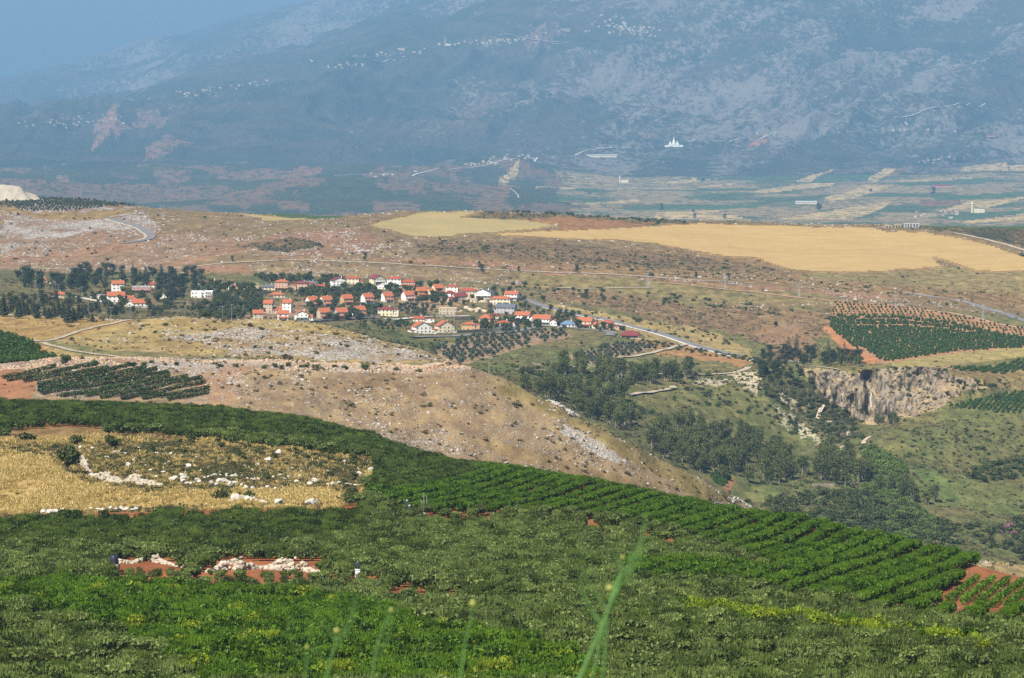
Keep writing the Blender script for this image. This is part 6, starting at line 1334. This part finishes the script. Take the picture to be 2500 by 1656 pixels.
for i, (u, v, mt) in enumerate(((1930, 887, 'whiteplastic'), (1942, 888, 'metal'), (1955, 887, 'whiteplastic'))): car(u, v, MT[mt], ('white car leftmost under the trees above the cliff', 'silver car between two white ones above the cliff', 'white car rightmost under the trees above the cliff')[i], 5 * i, 17)
def pole(u, v, h, label, arm='bar', kmin=13, mat='metal', r=.12, name='utility_pole', kmax=27, cat='pole'):
    e = bpy.data.objects.new(name, None); COL.objects.link(e); e.location = hit(u, v, kmin, kmax); tag(e, label, cat)
    b = MB(); b.tube([(0, 0, -.6), (0, 0, h)], [r, r * .6], 6); mesh_obj('pole', b, MT[mat], e)
    b = MB()
    if arm == 'bar': b.box((0, 0, h - .5), (2.2, .14, .14)); [b.tube([(x, 0, h - .43), (x, 0, h - .1)], [.07, .05], 5) for x in (-1, 0, 1)]; mesh_obj('crossarm', b, MT[mat], e)
    elif arm == 'lamp': b.tube([(0, 0, h - .1), (.9, 0, h + .15)], [.05, .05], 5); b.box((1.2, 0, h + .16), (.8, .3, .14)); mesh_obj('lamp_head', b, MT['whiteplastic'], e)
for q, h, a, lb in (((86,712),9,'bar','pale pole left of the small orange roof in the left wood'),((130,722),11,'lamp','tall lamp pole by the lane in the left wood'),((143,718),8,'bar','short pole right of the lamp pole in the left wood'),((200,727),9,'bar','pole beside the lane at the left of the village'),((271,784),8,'bar','pole on the fenced track left of the dry hump'),((320,778),9,'lamp','lamp pole on the fenced track by the lowest left trees'),((566,782),9,'bar','pole at the foot of the dry hump below the leftmost low house'),((544,781),8,'bar','pole left of the one below the leftmost low house'),((665,783),8,'lamp','lamp post before the lowest beige house'),((850,698),16,'bar','tall dark mast in front of the long cream house'),((849,722),10,'bar','pole among the olive trees in the village middle'),((908,780),16,'bar','tall lattice pole beside the large cream house on the street'),((869,781),9,'lamp','street lamp by the dark red car'),((477,744),12,'bar','pole below the white villa terrace'),((1304,752),8,'lamp','street lamp at the upper road bend'),((1079,889),11,'bar','dark pole at the end of the farm track on the stone band'),((1194,912),7,'lamp','lamp pole where the white track starts below the spur'),((1036,893),6,'bar','short pole left of the dark pole on the farm track')):
    pole(*q, h, lb, a)
def pylon(u, v, h, lb):
    e = bpy.data.objects.new('power_pylon', None); COL.objects.link(e); e.location = hit(u, v, 21, 27); tag(e, lb, 'pylon'); b = MB()
    for sx in (-1, 1):
        for sy in (-1, 1): b.tube([(sx * 1.3, sy * 1.3, -.5), (sx * .35, sy * .35, h * .7), (sx * .15, sy * .15, h)], [.1, .08, .06], 4)
    for k in range(7):
        z0, z1 = k * h * .1, (k + 1) * h * .1; a, c_ = 1.3 - .95 * k / 7, 1.3 - .95 * (k + 1) / 7
        for sy in (-1, 1): b.tube([(-a, sy * a, z0), (c_, sy * c_, z1)], [.05, .05], 4); b.tube([(a, sy * a, z0), (-c_, sy * c_, z1)], [.05, .05], 4)
    mesh_obj('tower', b, MT['metal'], e)
    for zz, w_ in ((h * .95, 4.5), (h * .8, 6), (h * .68, 4.5)): b = MB(); b.box((0, 0, zz), (w_, .25, .25)); mesh_obj('crossarm', b, MT['metal'], e)
pylon(1582,704,17,'thin grey pylon beside the track up the slope right of the village'); pylon(1770,708,14,'grey pylon on the hillside directly left of the plateau orchard track'); pylon(1951,725,13,'grey pylon just above the left tip of the plateau orchard'); pylon(2187,752,16,'grey pylon standing at the top of the plateau orchard'); pylon(2400,783,15,'grey pylon above the right part of the plateau orchard')
def fence(px, kmin, kmax, label, sp=5.0, h=1.9):
    x, y = path_pts(px, kmin, kmax, sp); z = gzv(x, y); e = bpy.data.objects.new('wire_fence', None); COL.objects.link(e); e.location = (x[0], y[0], z[0]); tag(e, label, 'fence')
    rl = MB(); b0 = MB().tube([(0, 0, -.3), (0, 0, h)], [.06, .05], 5); pm = b0.mesh('post', [MT['dark']])
    for i in range(len(x)):
        if i < 99: o = bpy.data.objects.new('post', pm); COL.objects.link(o); o.parent = e; o.location = (x[i] - x[0], y[i] - y[0], z[i] - z[0])
        if i: 
            for q in (.5, 1.1, 1.75): rl.tube([(x[i - 1] - x[0], y[i - 1] - y[0], z[i - 1] - z[0] + q), (x[i] - x[0], y[i] - y[0], z[i] - z[0] + q)], [.025, .025], 3, cap=False)
    mesh_obj('wire', rl, MT['dark'], e)
fence(G4([(480,845),(560,812),(700,765),(850,720),(1000,684),(1150,654),(1300,628),(1450,612),(1700,604),(1850,603)]), 13.5, 16, 'dark wire fence following the pale track up the dry hump')
fence(G4([(430,860),(520,900),(650,930),(850,968),(1100,1000),(1500,1020),(2000,1030),(2367,1035)]), 13, 15, 'wire fence along the farm track below the dry hump', 7)
fence(G2b([(1150,12),(1300,45),(1450,85),(1600,120),(1750,165),(1880,195)]), 17, 23, 'wire fence along the road down to the canyon', 6)
# ------------------------------------------------------------------ boulders and stone heaps of the meadow
def boulder(u, v, s, label, group=None, kmin=7, kmax=10.4, mat=None):
    k = R.randrange(5); o = bpy.data.objects.new('boulder', PROTO['boulder'][k][2]); COL.objects.link(o); p = hit(u, v, kmin, kmax)
    s *= .92; o.location = p + Vector((0, 0, s * .34)); o.scale = (s * R.uniform(.9, 1.3), s, s * R.uniform(.95, 1.35)); o.rotation_euler = (R.uniform(-.2, .2), R.uniform(-.2, .2), R.uniform(0, 6.28)); tag(o, label, 'boulder', group)
def line_boulders(px, n, s0, s1, label, group, spread=5):
    us = np.linspace(0, 1, len(px))
    for i in range(n):
        t = (i + R.random() * .8) / n; u = float(np.interp(t, us, [p[0] for p in px])); v = float(np.interp(t, us, [p[1] for p in px])) + R.uniform(-spread, spread)
        w_ = 'left end' if t < .34 else 'middle' if t < .67 else 'right end'; boulder(u, v, R.uniform(s0, s1), label + ', ' + w_, group + ', ' + w_)
G8b = lambda pts: zp(pts, 0, 800, .3802)
boulder(*G8b([(1722,862)])[0], 2.2, 'largest rounded white boulder in the upper meadow'); boulder(*G8b([(2210,868)])[0], 1.4, 'single white boulder at the right end of the upper meadow'); boulder(*G8b([(825,893)])[0], 1.6, 'rounded pale boulder in the brown grass above the long heap')
boulder(*G8b([(1215,902)])[0], 1.6, 'flat pale boulder left of the middle of the upper meadow'); boulder(*G8b([(1790,818)])[0], 2.2, 'jagged boulder on the meadow edge above the largest one'); boulder(*G8b([(2005,1138)])[0], 2.8, 'big white boulder on the gold grass edge, right of the pair'); boulder(*G8b([(1790,1142)])[0], 2.3, 'white boulder pair member on the gold grass edge')
line_boulders(G8b([(1100,985),(1180,975),(1170,1000)]), 6, 1.2, 2.2, 'tan boulder in the short clump right of the long stone heap', 'boulders right of the long heap')
line_boulders(G8b([(1195,1000),(1290,1000)]), 6, 1.0, 1.8, 'tan boulder in the second clump right of the long stone heap', 'boulders in the second clump')
line_boulders(G8b([(1350,1010),(1450,1005),(1500,1030)]), 8, 1.0, 2.2, 'tan boulder in the third clump right of the long stone heap', 'boulders in the third clump')
line_boulders(G8b([(1500,1010),(1650,1045),(1800,1050)]), 9, .8, 1.6, 'pale boulder on the lower right of the meadow scrub', 'boulders on the lower right scrub')
line_boulders(G8b([(1300,960),(1500,968),(1700,970),(1950,960)]), 22, .6, 1.3, 'pale stone in the thin line across the middle of the meadow', 'stones of the thin middle line')
line_boulders(G8b([(1480,1125),(1600,1110),(1700,1130)]), 11, 1.2, 2.4, 'white boulder on the lip between gold grass and orchard', 'boulders on the grass lip')
line_boulders(G8b([(280,1195),(400,1190),(520,1180),(700,1178),(900,1170)]), 22, .9, 1.9, 'pale boulder in the line dividing the gold grass from the dark orchard', 'boulders dividing grass and orchard', 3)
line_boulders(G8b([(1900,1000),(2150,1010),(2300,1020)]), 9, 1.0, 1.9, 'pale boulder near the right end of the meadow scrub', 'boulders at the right meadow end')
line_boulders(zp([(50,190),(150,160),(220,150),(300,135),(30,250)], 850, 1100, .359), 8, 1.3, 2.4, 'white boulder in the bright group where the meadow meets the dark thicket', 'bright boulders beside the thicket', 12)
line_boulders(G8b([(500,830),(800,835),(1100,830),(1300,850)]), 22, .5, 1.3, 'small pale stone in the upper meadow scrub', 'small stones of the upper meadow', 22)
line_boulders(G8b([(900,920),(1300,900),(1700,930),(2200,900)]), 26, .5, 1.2, 'small pale stone in the middle meadow scrub', 'small stones of the middle meadow', 22)
def heap(px, n, s0, s1, hgt, wdt, label, kmin=6, kmax=10.4, mat='wall_stone', seed=0):
    rg_ = random.Random(seed); P = [hit(u, v, kmin, kmax) for u, v in px]; o0 = P[0].copy(); mb = MB()
    for i in range(n):
        t = rg_.random() * (len(P) - 1); k = int(t); f = t - k; c_ = P[k].lerp(P[min(k + 1, len(P) - 1)], f); a = rg_.uniform(-1, 1); lvl = rg_.random() ** 1.3
        V, F = rock_mb(rg_.randrange(10 ** 6), .75); s = rg_.uniform(s0, s1); z = gz(c_.x, c_.y + a * wdt * (1 - lvl)) + lvl * hgt * (1 - abs(a) * .5) * (.7 + .6 * math.sin(t * 2.3 + seed)); an = rg_.uniform(0, 6.28)
        V = V * s; V = np.stack([V[:, 0] * math.cos(an) - V[:, 1] * math.sin(an), V[:, 0] * math.sin(an) + V[:, 1] * math.cos(an), V[:, 2]], 1)
        mb.add(V + np.array([c_.x - o0.x, c_.y + a * wdt * (1 - lvl) - o0.y, z - o0.z]), np.array(F))
    o = mesh_obj('stone_heap', mb, MT[mat]); o.location = o0; tag(o, label, 'stone heap'); return o
heap(G8b([(520,870),(560,920),(600,960),(680,985)]), 190, .7, 1.9, 1.8, 1.8, 'sloping heap of pale stones beside the dark bush on the left meadow', seed=1)
heap(G8b([(690,990),(780,1000),(860,985),(900,1010),(1040,1015)]), 230, .8, 2.1, 2.3, 1.8, 'long heap of orange and white boulders in the middle of the meadow', seed=2)
heap(zp([(760,465),(860,460),(950,445),(1050,465),(1180,490)], 0, 1200, .3802), 200, .5, 1.3, 1.7, 1.0, 'left stretch of the pale dry stone wall in the near orchard', 5.5, 9, seed=3)
heap(zp([(1330,520),(1420,505),(1560,505),(1680,495),(1800,505),(1950,510),(2060,530)], 0, 1200, .3802), 330, .6, 1.5, 2.1, 1.1, 'right stretch of the pale dry stone wall in the near orchard', 5.5, 9, seed=4)
heap(zp([(1550,880),(1620,905),(1640,925)], 850, 1100, .359), 40, .4, 1.0, .8, .6, 'small curved stone line showing between the near orchard trees', 5.5, 9, 'rock', seed=5)
heap(zp([(1020,650),(1045,652)], 850, 1256, .36) if False else [(386,1452),(392,1452)], 8, .5, .9, 1.0, .4, 'small pale stone block among the bright trees at lower left', 5.2, 9, 'rock', seed=6)
heap(G2b([(1740,1262),(1800,1262),(1880,1280)]), 110, .6, 1.8, 1.4, 2.0, 'grey stone pile at the tip of the brown spur above the orchard', 11, 13.6, 'rock', seed=7)
heap(G2b([(560,640),(620,640),(560,600),(480,540),(400,510)]), 160, 1.0, 2.8, 1.4, 3, 'grey rock crest along the upper edge of the brown spur', 12, 13.6, 'rock', seed=8)
heap(G6([(60,1000),(300,1010),(500,1000),(560,985)]), 260, .8, 2.2, 2.0, 2.5, 'orange stone heap at the right end of the stone band', 12.4, 14, 'rock_warm', seed=9)
# ------------------------------------------------------------------ orchard equipment
def tank(u, v, r, h, z0, mat, label, stand=False, lid=None, kmin=5.2, name='water_tank'):
    e = bpy.data.objects.new(name, None); COL.objects.link(e); e.location = hit(u, v, kmin, 10.3); tag(e, label, 'tank')
    b = MB(); b.tube([(0, 0, z0), (0, 0, z0 + h * .85), (0, 0, z0 + h * .95), (0, 0, z0 + h)], [r, r, r * .8, r * .35], 16); b.add([(r * math.cos(q * .3927), r * math.sin(q * .3927), z0) for q in range(16)], [tuple(range(15, -1, -1))]); mesh_obj('drum', b, mat, e, True)
    b = MB(); b.tube([(0, 0, z0 + h), (0, 0, z0 + h + .15)], [r * .4, r * .38], 12); mesh_obj('lid', b, lid or mat, e)
    if stand:
        b = MB()
        for x in (-.8, .8):
            for y in (-.6, .6): b.box((x * r, y * r, z0 / 2 - .2), (.14, .14, z0 + .36))
        b.box((0, 0, z0 - .09), (2.1 * r, 1.7 * r, .14)); mesh_obj('stand', b, MT['concrete'], e)
tank(279,1404,.72,1.6,1.9,MT['dark'],'black drum tank on a pale stand at the left end of the dry stone wall',True)
tank(232,1412,.75,1.0,.3,MT['dark'],'low dark bin in the orchard left of the drum on its stand'); tank(90,1414,.75,1.3,.5,MT['whiteplastic'],'round white tank half hidden in the trees at the left edge')
tank(1000,1258,.55,1.5,.6,MT['dark'],'dark tank with pale lid beside the poles above the red soil',False,MT['whiteplastic']); tank(994,1246,.5,1.3,.9,MT['dark'],'second dark tank partly behind the one with the poles',False,MT['whiteplastic'])
e = bpy.data.objects.new('irrigation_box', None); COL.objects.link(e); e.location = hit(873, 1420, 5.2, 10); tag(e, 'white irrigation box on a post with a small tilted panel above the red track', 'irrigation box')
b = MB(); b.tube([(0, 0, -.3), (0, 0, 2.9)], [.06, .06], 6); mesh_obj('post', b, MT['metal'], e); b = MB(); b.box((0, 0, 1.35), (.8, .5, 1.3)); b.box((0, 0, 2.05), (.9, .6, .1)); mesh_obj('cabinet', b, MT['whiteplastic'], e)
b = MB(); b.add([(-.4, -.35, 2.75), (.4, -.35, 2.75), (.4, .25, 3.1), (-.4, .25, 3.1), (-.4, -.35, 2.7), (.4, -.35, 2.7), (.4, .25, 3.05), (-.4, .25, 3.05)], [(0, 1, 2, 3), (7, 6, 5, 4), (0, 4, 5, 1), (2, 6, 7, 3), (1, 5, 6, 2), (3, 7, 4, 0)]); mesh_obj('panel', b, MT['dark'], e)
e = bpy.data.objects.new('irrigation_stand', None); COL.objects.link(e); e.location = hit(1034, 1256, 5.2, 10.3); tag(e, 'white valve box under three pale upright pipes at the edge of the bright trees', 'irrigation stand')
for x, h_ in ((-.5, 3.0), (.1, 4.6), (.75, 4.0)): b = MB(); b.tube([(x, 0, -.3), (x, 0, h_), (x - .25, 0, h_ + .3)], [.07, .06, .05], 6); mesh_obj('pipe', b, MT['metal'], e)
b = MB(); b.box((.1, -.2, .7), (.7, .5, 1.0)); mesh_obj('valve_box', b, MT['whiteplastic'], e)
# ------------------------------------------------------------------ out of focus wild flowers close to the camera
def flower(px, dist, rad, bud, label, leafy=0, brk=(), bcol='flower_bud'):
    P = []
    for u, v in px: s, t = px2st(u, v); P.append(Vector((float(s) * dist, dist, float(t) * dist)))
    g = gz(P[0].x, P[0].y); d = (P[0] - P[1]).normalized(); t_ = (P[0].z - g) / max(-d.z, .2); base = Vector((P[0].x + d.x * t_ * .5, dist, g - .03))
    pts = [base] + P; o0 = base.copy(); e = bpy.data.objects.new('wild_flower', None); COL.objects.link(e); e.location = o0; tag(e, label, 'flower')
    q = [tuple(p - o0) for p in pts]; n = len(q); b = MB(); b.tube(q, [rad * (1.0 if rad > .003 else 1.5) * (1 - .6 * i / (n - 1)) for i in range(n)], 8)
    for i in range(leafy):
        f = R.uniform(.4, .95) * (n - 1); k = int(f); c_ = Vector(q[k]).lerp(Vector(q[min(k + 1, n - 1)]), f - k); sd = R.choice((-1, 1)); l = R.uniform(.04, .09)
        b.tube([tuple(c_), tuple(c_ + Vector((sd * l * .4, R.uniform(-.02, .02), l * .6))), tuple(c_ + Vector((sd * l * .55, 0, l * 1.3)))], [rad * .4, rad * .3, rad * .12], 5)
    mesh_obj('stem', b, MT['flower_stem'], e, True)
    if bud:
        b = MB(); V, F = rock_mb(3, .95, 2); L_ = np.linalg.norm(V, axis=1)[:, None]; b.add(V / L_ * bud * .8 + np.array(q[-1]), np.array(F)); mesh_obj('flower_head', b, MT[bcol], e, True)
flower([(1410,1670),(1440,1600),(1475,1520),(1500,1450),(1515,1400)], 4.6, .0042, 0, 'thick blurred green stem rising at the bottom centre', 8)
flower([(1485,1500),(1490,1470),(1488,1436)], 5.0, .0014, .0065, 'blurred yellow bud on a thin stem beside the thick stem')
flower([(1500,1430),(1515,1400),(1520,1360)], 5.4, .0015, .004, 'faint blurred pale bud above the tip of the thick stem', 2)
flower([(1125,1660),(1135,1570),(1150,1520),(1155,1474)], 5.0, .0015, .0062, 'blurred yellow bud on a thin stem left of the thick stem')
flower([(910,1660),(915,1600),(930,1550),(955,1490)], 5.2, .0017, .0045, 'faint blurred stem with small pale bud in the bright trees', 5)
flower([(745,1660),(748,1620),(750,1580)], 5.4, .0014, .004, 'blurred stem leftmost of the near wild flowers', 4)
flower([(790,1690),(805,1620),(818,1575),(822,1540)], 5.1, .0018, .0055, 'blurred forked wild flower second from the left', 7)
# ------------------------------------------------------------------ far villages on the mountain
def far_hit(u, v): return hit(u, v, 28, 37)
fm = {}
for nm, mt, rf in (('w', 'far_render', 'far_render'), ('b', 'beige', 'far_render'), ('r', 'far_render', 'orange_tile')):
    b = MB(); block_mb(b, -7, 7, -6, 6, -8, 8); body = b.mesh('far_house', [MT[mt]]); b = MB(); V, F = roof_mb('hip' if nm == 'r' else 'flat', -7, 7, -6, 6, 8.05, 3 if nm == 'r' else 0, .5); b.add(V, [tuple(f) for f in F]); fm[nm] = (body, b.mesh('roof', [MT[rf]]))
def far_house(u, v, s, label, group, k=None, sx=1.0):
    k = k or R.choice('wbbbbr'); e = bpy.data.objects.new('far_house', None); COL.objects.link(e); e.location = far_hit(u, v); e.scale = (s * sx * 1.15, s * 1.15, s * .9); e.rotation_euler = (0, 0, R.uniform(-.7, .7)); tag(e, label, 'house', group)
    for nm, me_ in (('wall', fm[k][0]), ('roof', fm[k][1])): o = bpy.data.objects.new(nm, me_); COL.objects.link(o); o.parent = e
def cluster(pts, n, x0, label, group, spread=(14, 6), s=(.6, 1.2)):
    p = zp(pts, x0, 0, .3827)
    for i in range(n):
        t = R.random() * (len(p) - 1); k = int(t); f = t - k; u = p[k][0] * (1 - f) + p[k + 1][0] * f + R.gauss(0, spread[0]); v = p[k][1] * (1 - f) + p[k + 1][1] * f + R.gauss(0, spread[1]); w_ = where_in(u, v, [(min(q[0] for q in p) - spread[0], min(q[1] for q in p) - spread[1]), (max(q[0] for q in p) + spread[0], max(q[1] for q in p) + spread[1])]); far_house(u, v, R.uniform(*s), label + ', ' + w_, group + ', ' + w_)
cluster([(1660,160),(1800,150),(1900,180),(2000,200),(2080,190)], 62, 800, 'tiny pale house in the large hazy town high on the mountain', 'houses of the high mountain town', (16, 9))
cluster([(1480,200),(1280,235),(1200,265),(1060,250),(980,280)], 26, 800, 'tiny pale house strung out left of the high mountain town', 'houses left of the high town', (9, 4))
cluster([(900,270),(760,285),(640,320),(500,345),(300,350)], 18, 800, 'tiny pale house along the high mountain road', 'houses along the high mountain road', (9, 3))
cluster([(30,420),(250,410)], 12, 800, 'tiny house on the pale band below the high mountain road', 'houses below the high road', (9, 3))
cluster([(1090,590),(1200,600),(1380,570),(1560,545),(1750,520)], 24, 0, 'tiny house along the middle of the left mountain flank', 'houses on the left mountain flank', (9, 3))
cluster([(120,790),(300,780),(450,795),(600,750),(850,760)], 50, 0, 'tiny house in the hazy village low on the left mountain flank', 'houses of the low left village', (12, 7), (.5, .9))
cluster([(860,1060),(950,1045),(1080,1020),(1200,1005),(1330,1005)], 34, 800, 'small pale house in the village strip at the mountain foot', 'houses at the mountain foot', (8, 5), (.5, 1))
cluster([(250,1125),(440,1112),(700,1068)], 6, 800, 'small house on the road left of the mountain foot village', 'houses on the foot road', (8, 3), (.6, 1))
cluster([(600,880),(740,860),(820,850)], 14, 1600, 'small pale house on the road right of the white shrine', 'houses right of the shrine', (8, 3), (.5, .9))
cluster([(1610,790),(1500,835),(2060,825)], 7, 1600, 'small pale building on the low stony hill', 'buildings on the low stony hill', (6, 3), (.6, 1))
cluster([(1640,1050),(1750,1030),(1850,1020),(1980,1030)], 18, 1600, 'pale house in the farm cluster with dark trees on the plain', 'houses of the tree lined farm cluster', (9, 5), (.5, .9))
cluster([(1670,1375),(1750,1370),(1900,1365),(1900,1385)], 20, 1600, 'pale house in the small settlement on the near edge of the plain', 'houses of the near plain settlement', (9, 4), (.4, .8))
far_house(*zp([(468,318)], 800, 0, .3827)[0], 1.9, 'single large pale block on the high mountain road', None, 'b', 1.6)
far_house(*zp([(1515,192)], 800, 0, .3827)[0], 1.8, 'long pale hall at the left edge of the high mountain town', None, 'b', 2.2)
# white shrine with pointed spire
e = bpy.data.objects.new('white_shrine', None); COL.objects.link(e); e.location = far_hit(1645, 358); tag(e, 'white domed shrine with a pointed spire on the road at the mountain foot', 'shrine'); e.scale = (.95, .95, .85)
b = MB(); b.box((0, 0, 8), (60, 30, 22)); b.box((-34, 0, 2), (34, 24, 12)); b.box((36, 0, 3), (34, 26, 12)); mesh_obj('wall', b, MT['white'], e)
b = MB(); b.tube([(0, 0, 18), (0, 0, 34), (0, 0, 40), (0, 0, 62)], [8, 7, 4, .6], 10); b.tube([(-20, 0, 18), (-20, 0, 30), (-20, 0, 34)], [5, 4, .6], 8); b.tube([(20, 0, 18), (20, 0, 30), (20, 0, 34)], [5, 4, .6], 8); mesh_obj('spire', b, MT['white'], e)
def shed(u, v, L_, w_, h_, mat, rmat, label, rz=0, nm='long_shed'):
    e = bpy.data.objects.new(nm, None); COL.objects.link(e); e.location = hit(u, v, 28, 37); e.rotation_euler = (0, 0, math.radians(rz)); tag(e, label, 'shed'); e.scale = (1.45, 1.45, 1.3); b = MB(); block_mb(b, -L_ / 2, L_ / 2, -w_ / 2, w_ / 2, -3, h_, 'gx', 2.5); mesh_obj('wall', b, MT[mat], e); b = MB(); V, F = roof_mb('gx', -L_ / 2, L_ / 2, -w_ / 2, w_ / 2, h_ + .05, 2.5, .8, .5); b.add(V, [tuple(f) for f in F]); mesh_obj('roof', b, MT[rmat], e)
shed(1968, 498, 52, 16, 5, 'cream', 'pale_tile', 'long white shed lying on the green plain'); shed(2300, 457, 55, 14, 5, 'pink', 'burgundy_tile', 'long shed with dark red roof on the plain at right'); shed(1468, 383, 110, 14, 6, 'cream', 'pale_tile', 'long white building below the slanting white wall at the mountain foot', 4)
shed(2412, 333, 60, 16, 5, 'pink', 'burgundy_tile', 'red roofed shed on the low bare hill at right', 6)
def minaret(u, v, h_, label):
    e = bpy.data.objects.new('prayer_hall', None); COL.objects.link(e); e.location = hit(u, v, 28, 37); tag(e, label, 'mosque'); e.scale = (1.4, 1.4, 1.4); b = MB(); b.tube([(-12, 0, -2), (-12, 0, h_ * .8), (-12, 0, h_ * .82), (-12, 0, h_)], [2.2, 2, 2.6, .4], 8); mesh_obj('minaret', b, MT['cream'], e); b = MB(); b.box((4, 0, 4), (24, 16, 9)); mesh_obj('hall', b, MT['cream'], e)
minaret(2386, 520, 26, 'cream hall with slim minaret at the right of the near plain settlement'); minaret(1522, 446, 22, 'pale hall with short tower alone on the plain below the mountain'); minaret(1093, 112, 40, 'small tower on the high road left of the mountain town')
def far_ribbon(pts, x0, w_, mat, nm='road'): ribbon(nm, zp(pts, x0, 0, .3827), w_ * .85, mat, 28, 37, 2.5, step=35)
far_ribbon([(0,405),(150,370),(330,350),(500,345)], 800, 12, MT['gravel'], 'track'); far_ribbon([(280,390),(400,370),(560,355),(640,345)], 800, 14, MT['gravel'], 'track'); far_ribbon([(0,1125),(400,1115),(600,1105),(850,1075),(1040,1045),(1200,1020),(1440,1000)], 800, 12, MT['concrete']); far_ribbon([(1490,995),(1600,975),(1750,960),(1900,940),(2100,932)], 800, 16, MT['concrete'])
far_ribbon([(170,912),(350,905),(560,890),(680,885),(800,855)], 1600, 12, MT['concrete']); far_ribbon([(1500,765),(1620,745),(1720,718),(1850,692),(2000,668),(2110,650)], 1600, 12, MT['gravel'], 'track'); far_ribbon([(1060,225),(1200,240),(1340,265),(1560,255)], 800, 10, MT['gravel'], 'track')
far_ribbon([(1740,410),(1900,405),(2000,410)], 0, 14, MT['gravel'], 'track'); far_ribbon([(1340,265),(1400,268),(1530,258)], 800, 12, MT['gravel'], 'track'); far_ribbon([(1155,1200),(1190,1230),(1225,1240),(1150,1265)], 800, 6, MT['gravel'], 'track')
# dark trees on the plain
for lst, n, lb, gp in ((zp([(1870,1030),(1950,1020),(2000,1050),(1860,1060)], 1600, 0, .3827), 14, 'dark tree in the farm cluster on the plain', 'dark trees of the farm cluster'), (zp([(1050,1345),(1030,1350)], 1600, 0, .3827), 0, '', '')):
    for i in range(n): u = R.uniform(lst[0][0], lst[2][0]); v = R.uniform(lst[1][1], lst[3][1]); place('pine_tree', hit(u, v, 28, 34), R.uniform(1.5, 2.4), label=lb, group=gp, parts=False)
for (a, b_), s, lb in (((1042,1350),1.9,'round dark tree standing alone on the striped fields'),((305,1162),1.4,'dark tree on the tan field left on the plain'),((40,1350),1.4,'dark tree on the near edge of the plain at the middle'),((242,1360),.9,'small dark tree right of the middle one on the plain edge'),((1375,1230),1.2,'dark tree at the corner of the tan field'),((445,1402),1.0,'dark bush tree just above the wheat ridge'),((250,1400),1.0,'dark tree touching the ridge line above the wheat'),((2255,1090),1.0,'dark tree inside the tan field at right'),((1775,1250),1.7,'tall dark tree in the orchard belt of the plain')):
    u, v = zp([(a, b_)], 1600, 0, .3827)[0]; place('pine_tree', hit(u, v, 28, 34), s * 1.45, label=lb, parts=False)

# picnic place walls and the waterfall in the valley
street_wall(G3b([(730,1012),(790,1014),(850,1010),(910,1016)]), 1.6, .5, MT['stone_wall'], 'long pale wall of the picnic place under the eucalyptus grove', 13.9, 18.9)
street_wall(G3b([(975,1015),(1010,1012),(1035,1008)]), 1.8, .6, MT['stone_wall'], 'short pale wall right of the picnic place', 13.9, 18.9)
street_wall(G3b([(905,1060),(930,1072),(938,1055)]), 1.4, .5, MT['concrete'], 'pale corner wall just below the picnic place', 13.9, 18.9)
ps = [hit(2126 + .6 * math.sin(i), v, 15, 19.2) + Vector((0, -1.2, 0)) for i, v in enumerate(range(958, 996, 4))]
V = []; F = []
for i, p in enumerate(ps):
    for dx in (-.3, 0, .3): V.append((p.x + dx, p.y - (.15 if dx == 0 else 0), p.z))
for i in range(len(ps) - 1):
    for j in range(2): F.append((i * 3 + j, i * 3 + j + 1, (i + 1) * 3 + j + 1, (i + 1) * 3 + j))
o = link_mesh('waterfall', V, F, plain('falling_water', (.5, .55, .58), .3, .1, 1, .5)); o['kind'] = 'structure'
# ------------------------------------------------------------------ haze
zmin = float(GZ.min()) - 4; zmax = float(max(GZ.max() + 60, 60))
hx0, hx1, hy0, hy1 = -14000, 14000, -60, 40500
me = bpy.data.meshes.new('haze')
V = [(x, y, z) for x in (hx0, hx1) for y in (hy0, hy1) for z in (zmin, zmax)]
me.from_pydata(V, [], [(0, 1, 3, 2), (4, 6, 7, 5), (0, 4, 5, 1), (2, 3, 7, 6), (0, 2, 6, 4), (1, 5, 7, 3)])
hz = bpy.data.objects.new('haze', me); COL.objects.link(hz); hz['kind'] = 'stuff'; hz['label'] = 'pale blue haze filling the valley air'; hz['category'] = 'haze'
m = bpy.data.materials.new('haze_air'); m.use_nodes = True; nt = m.node_tree
nt.nodes.remove(nt.nodes['Principled BSDF'])
pv = nt.nodes.new('ShaderNodeVolumePrincipled'); pv.inputs['Color'].default_value = (.32, .625, 1.0, 1); pv.inputs['Density'].default_value = HAZE; pv.inputs['Anisotropy'].default_value = 0.0
nt.links.new(pv.outputs[0], nt.nodes['Material Output'].inputs['Volume']); me.materials.append(m)
m.cycles.homogeneous_volume = True
print('zrange', zmin, zmax, 'rows', NRW)
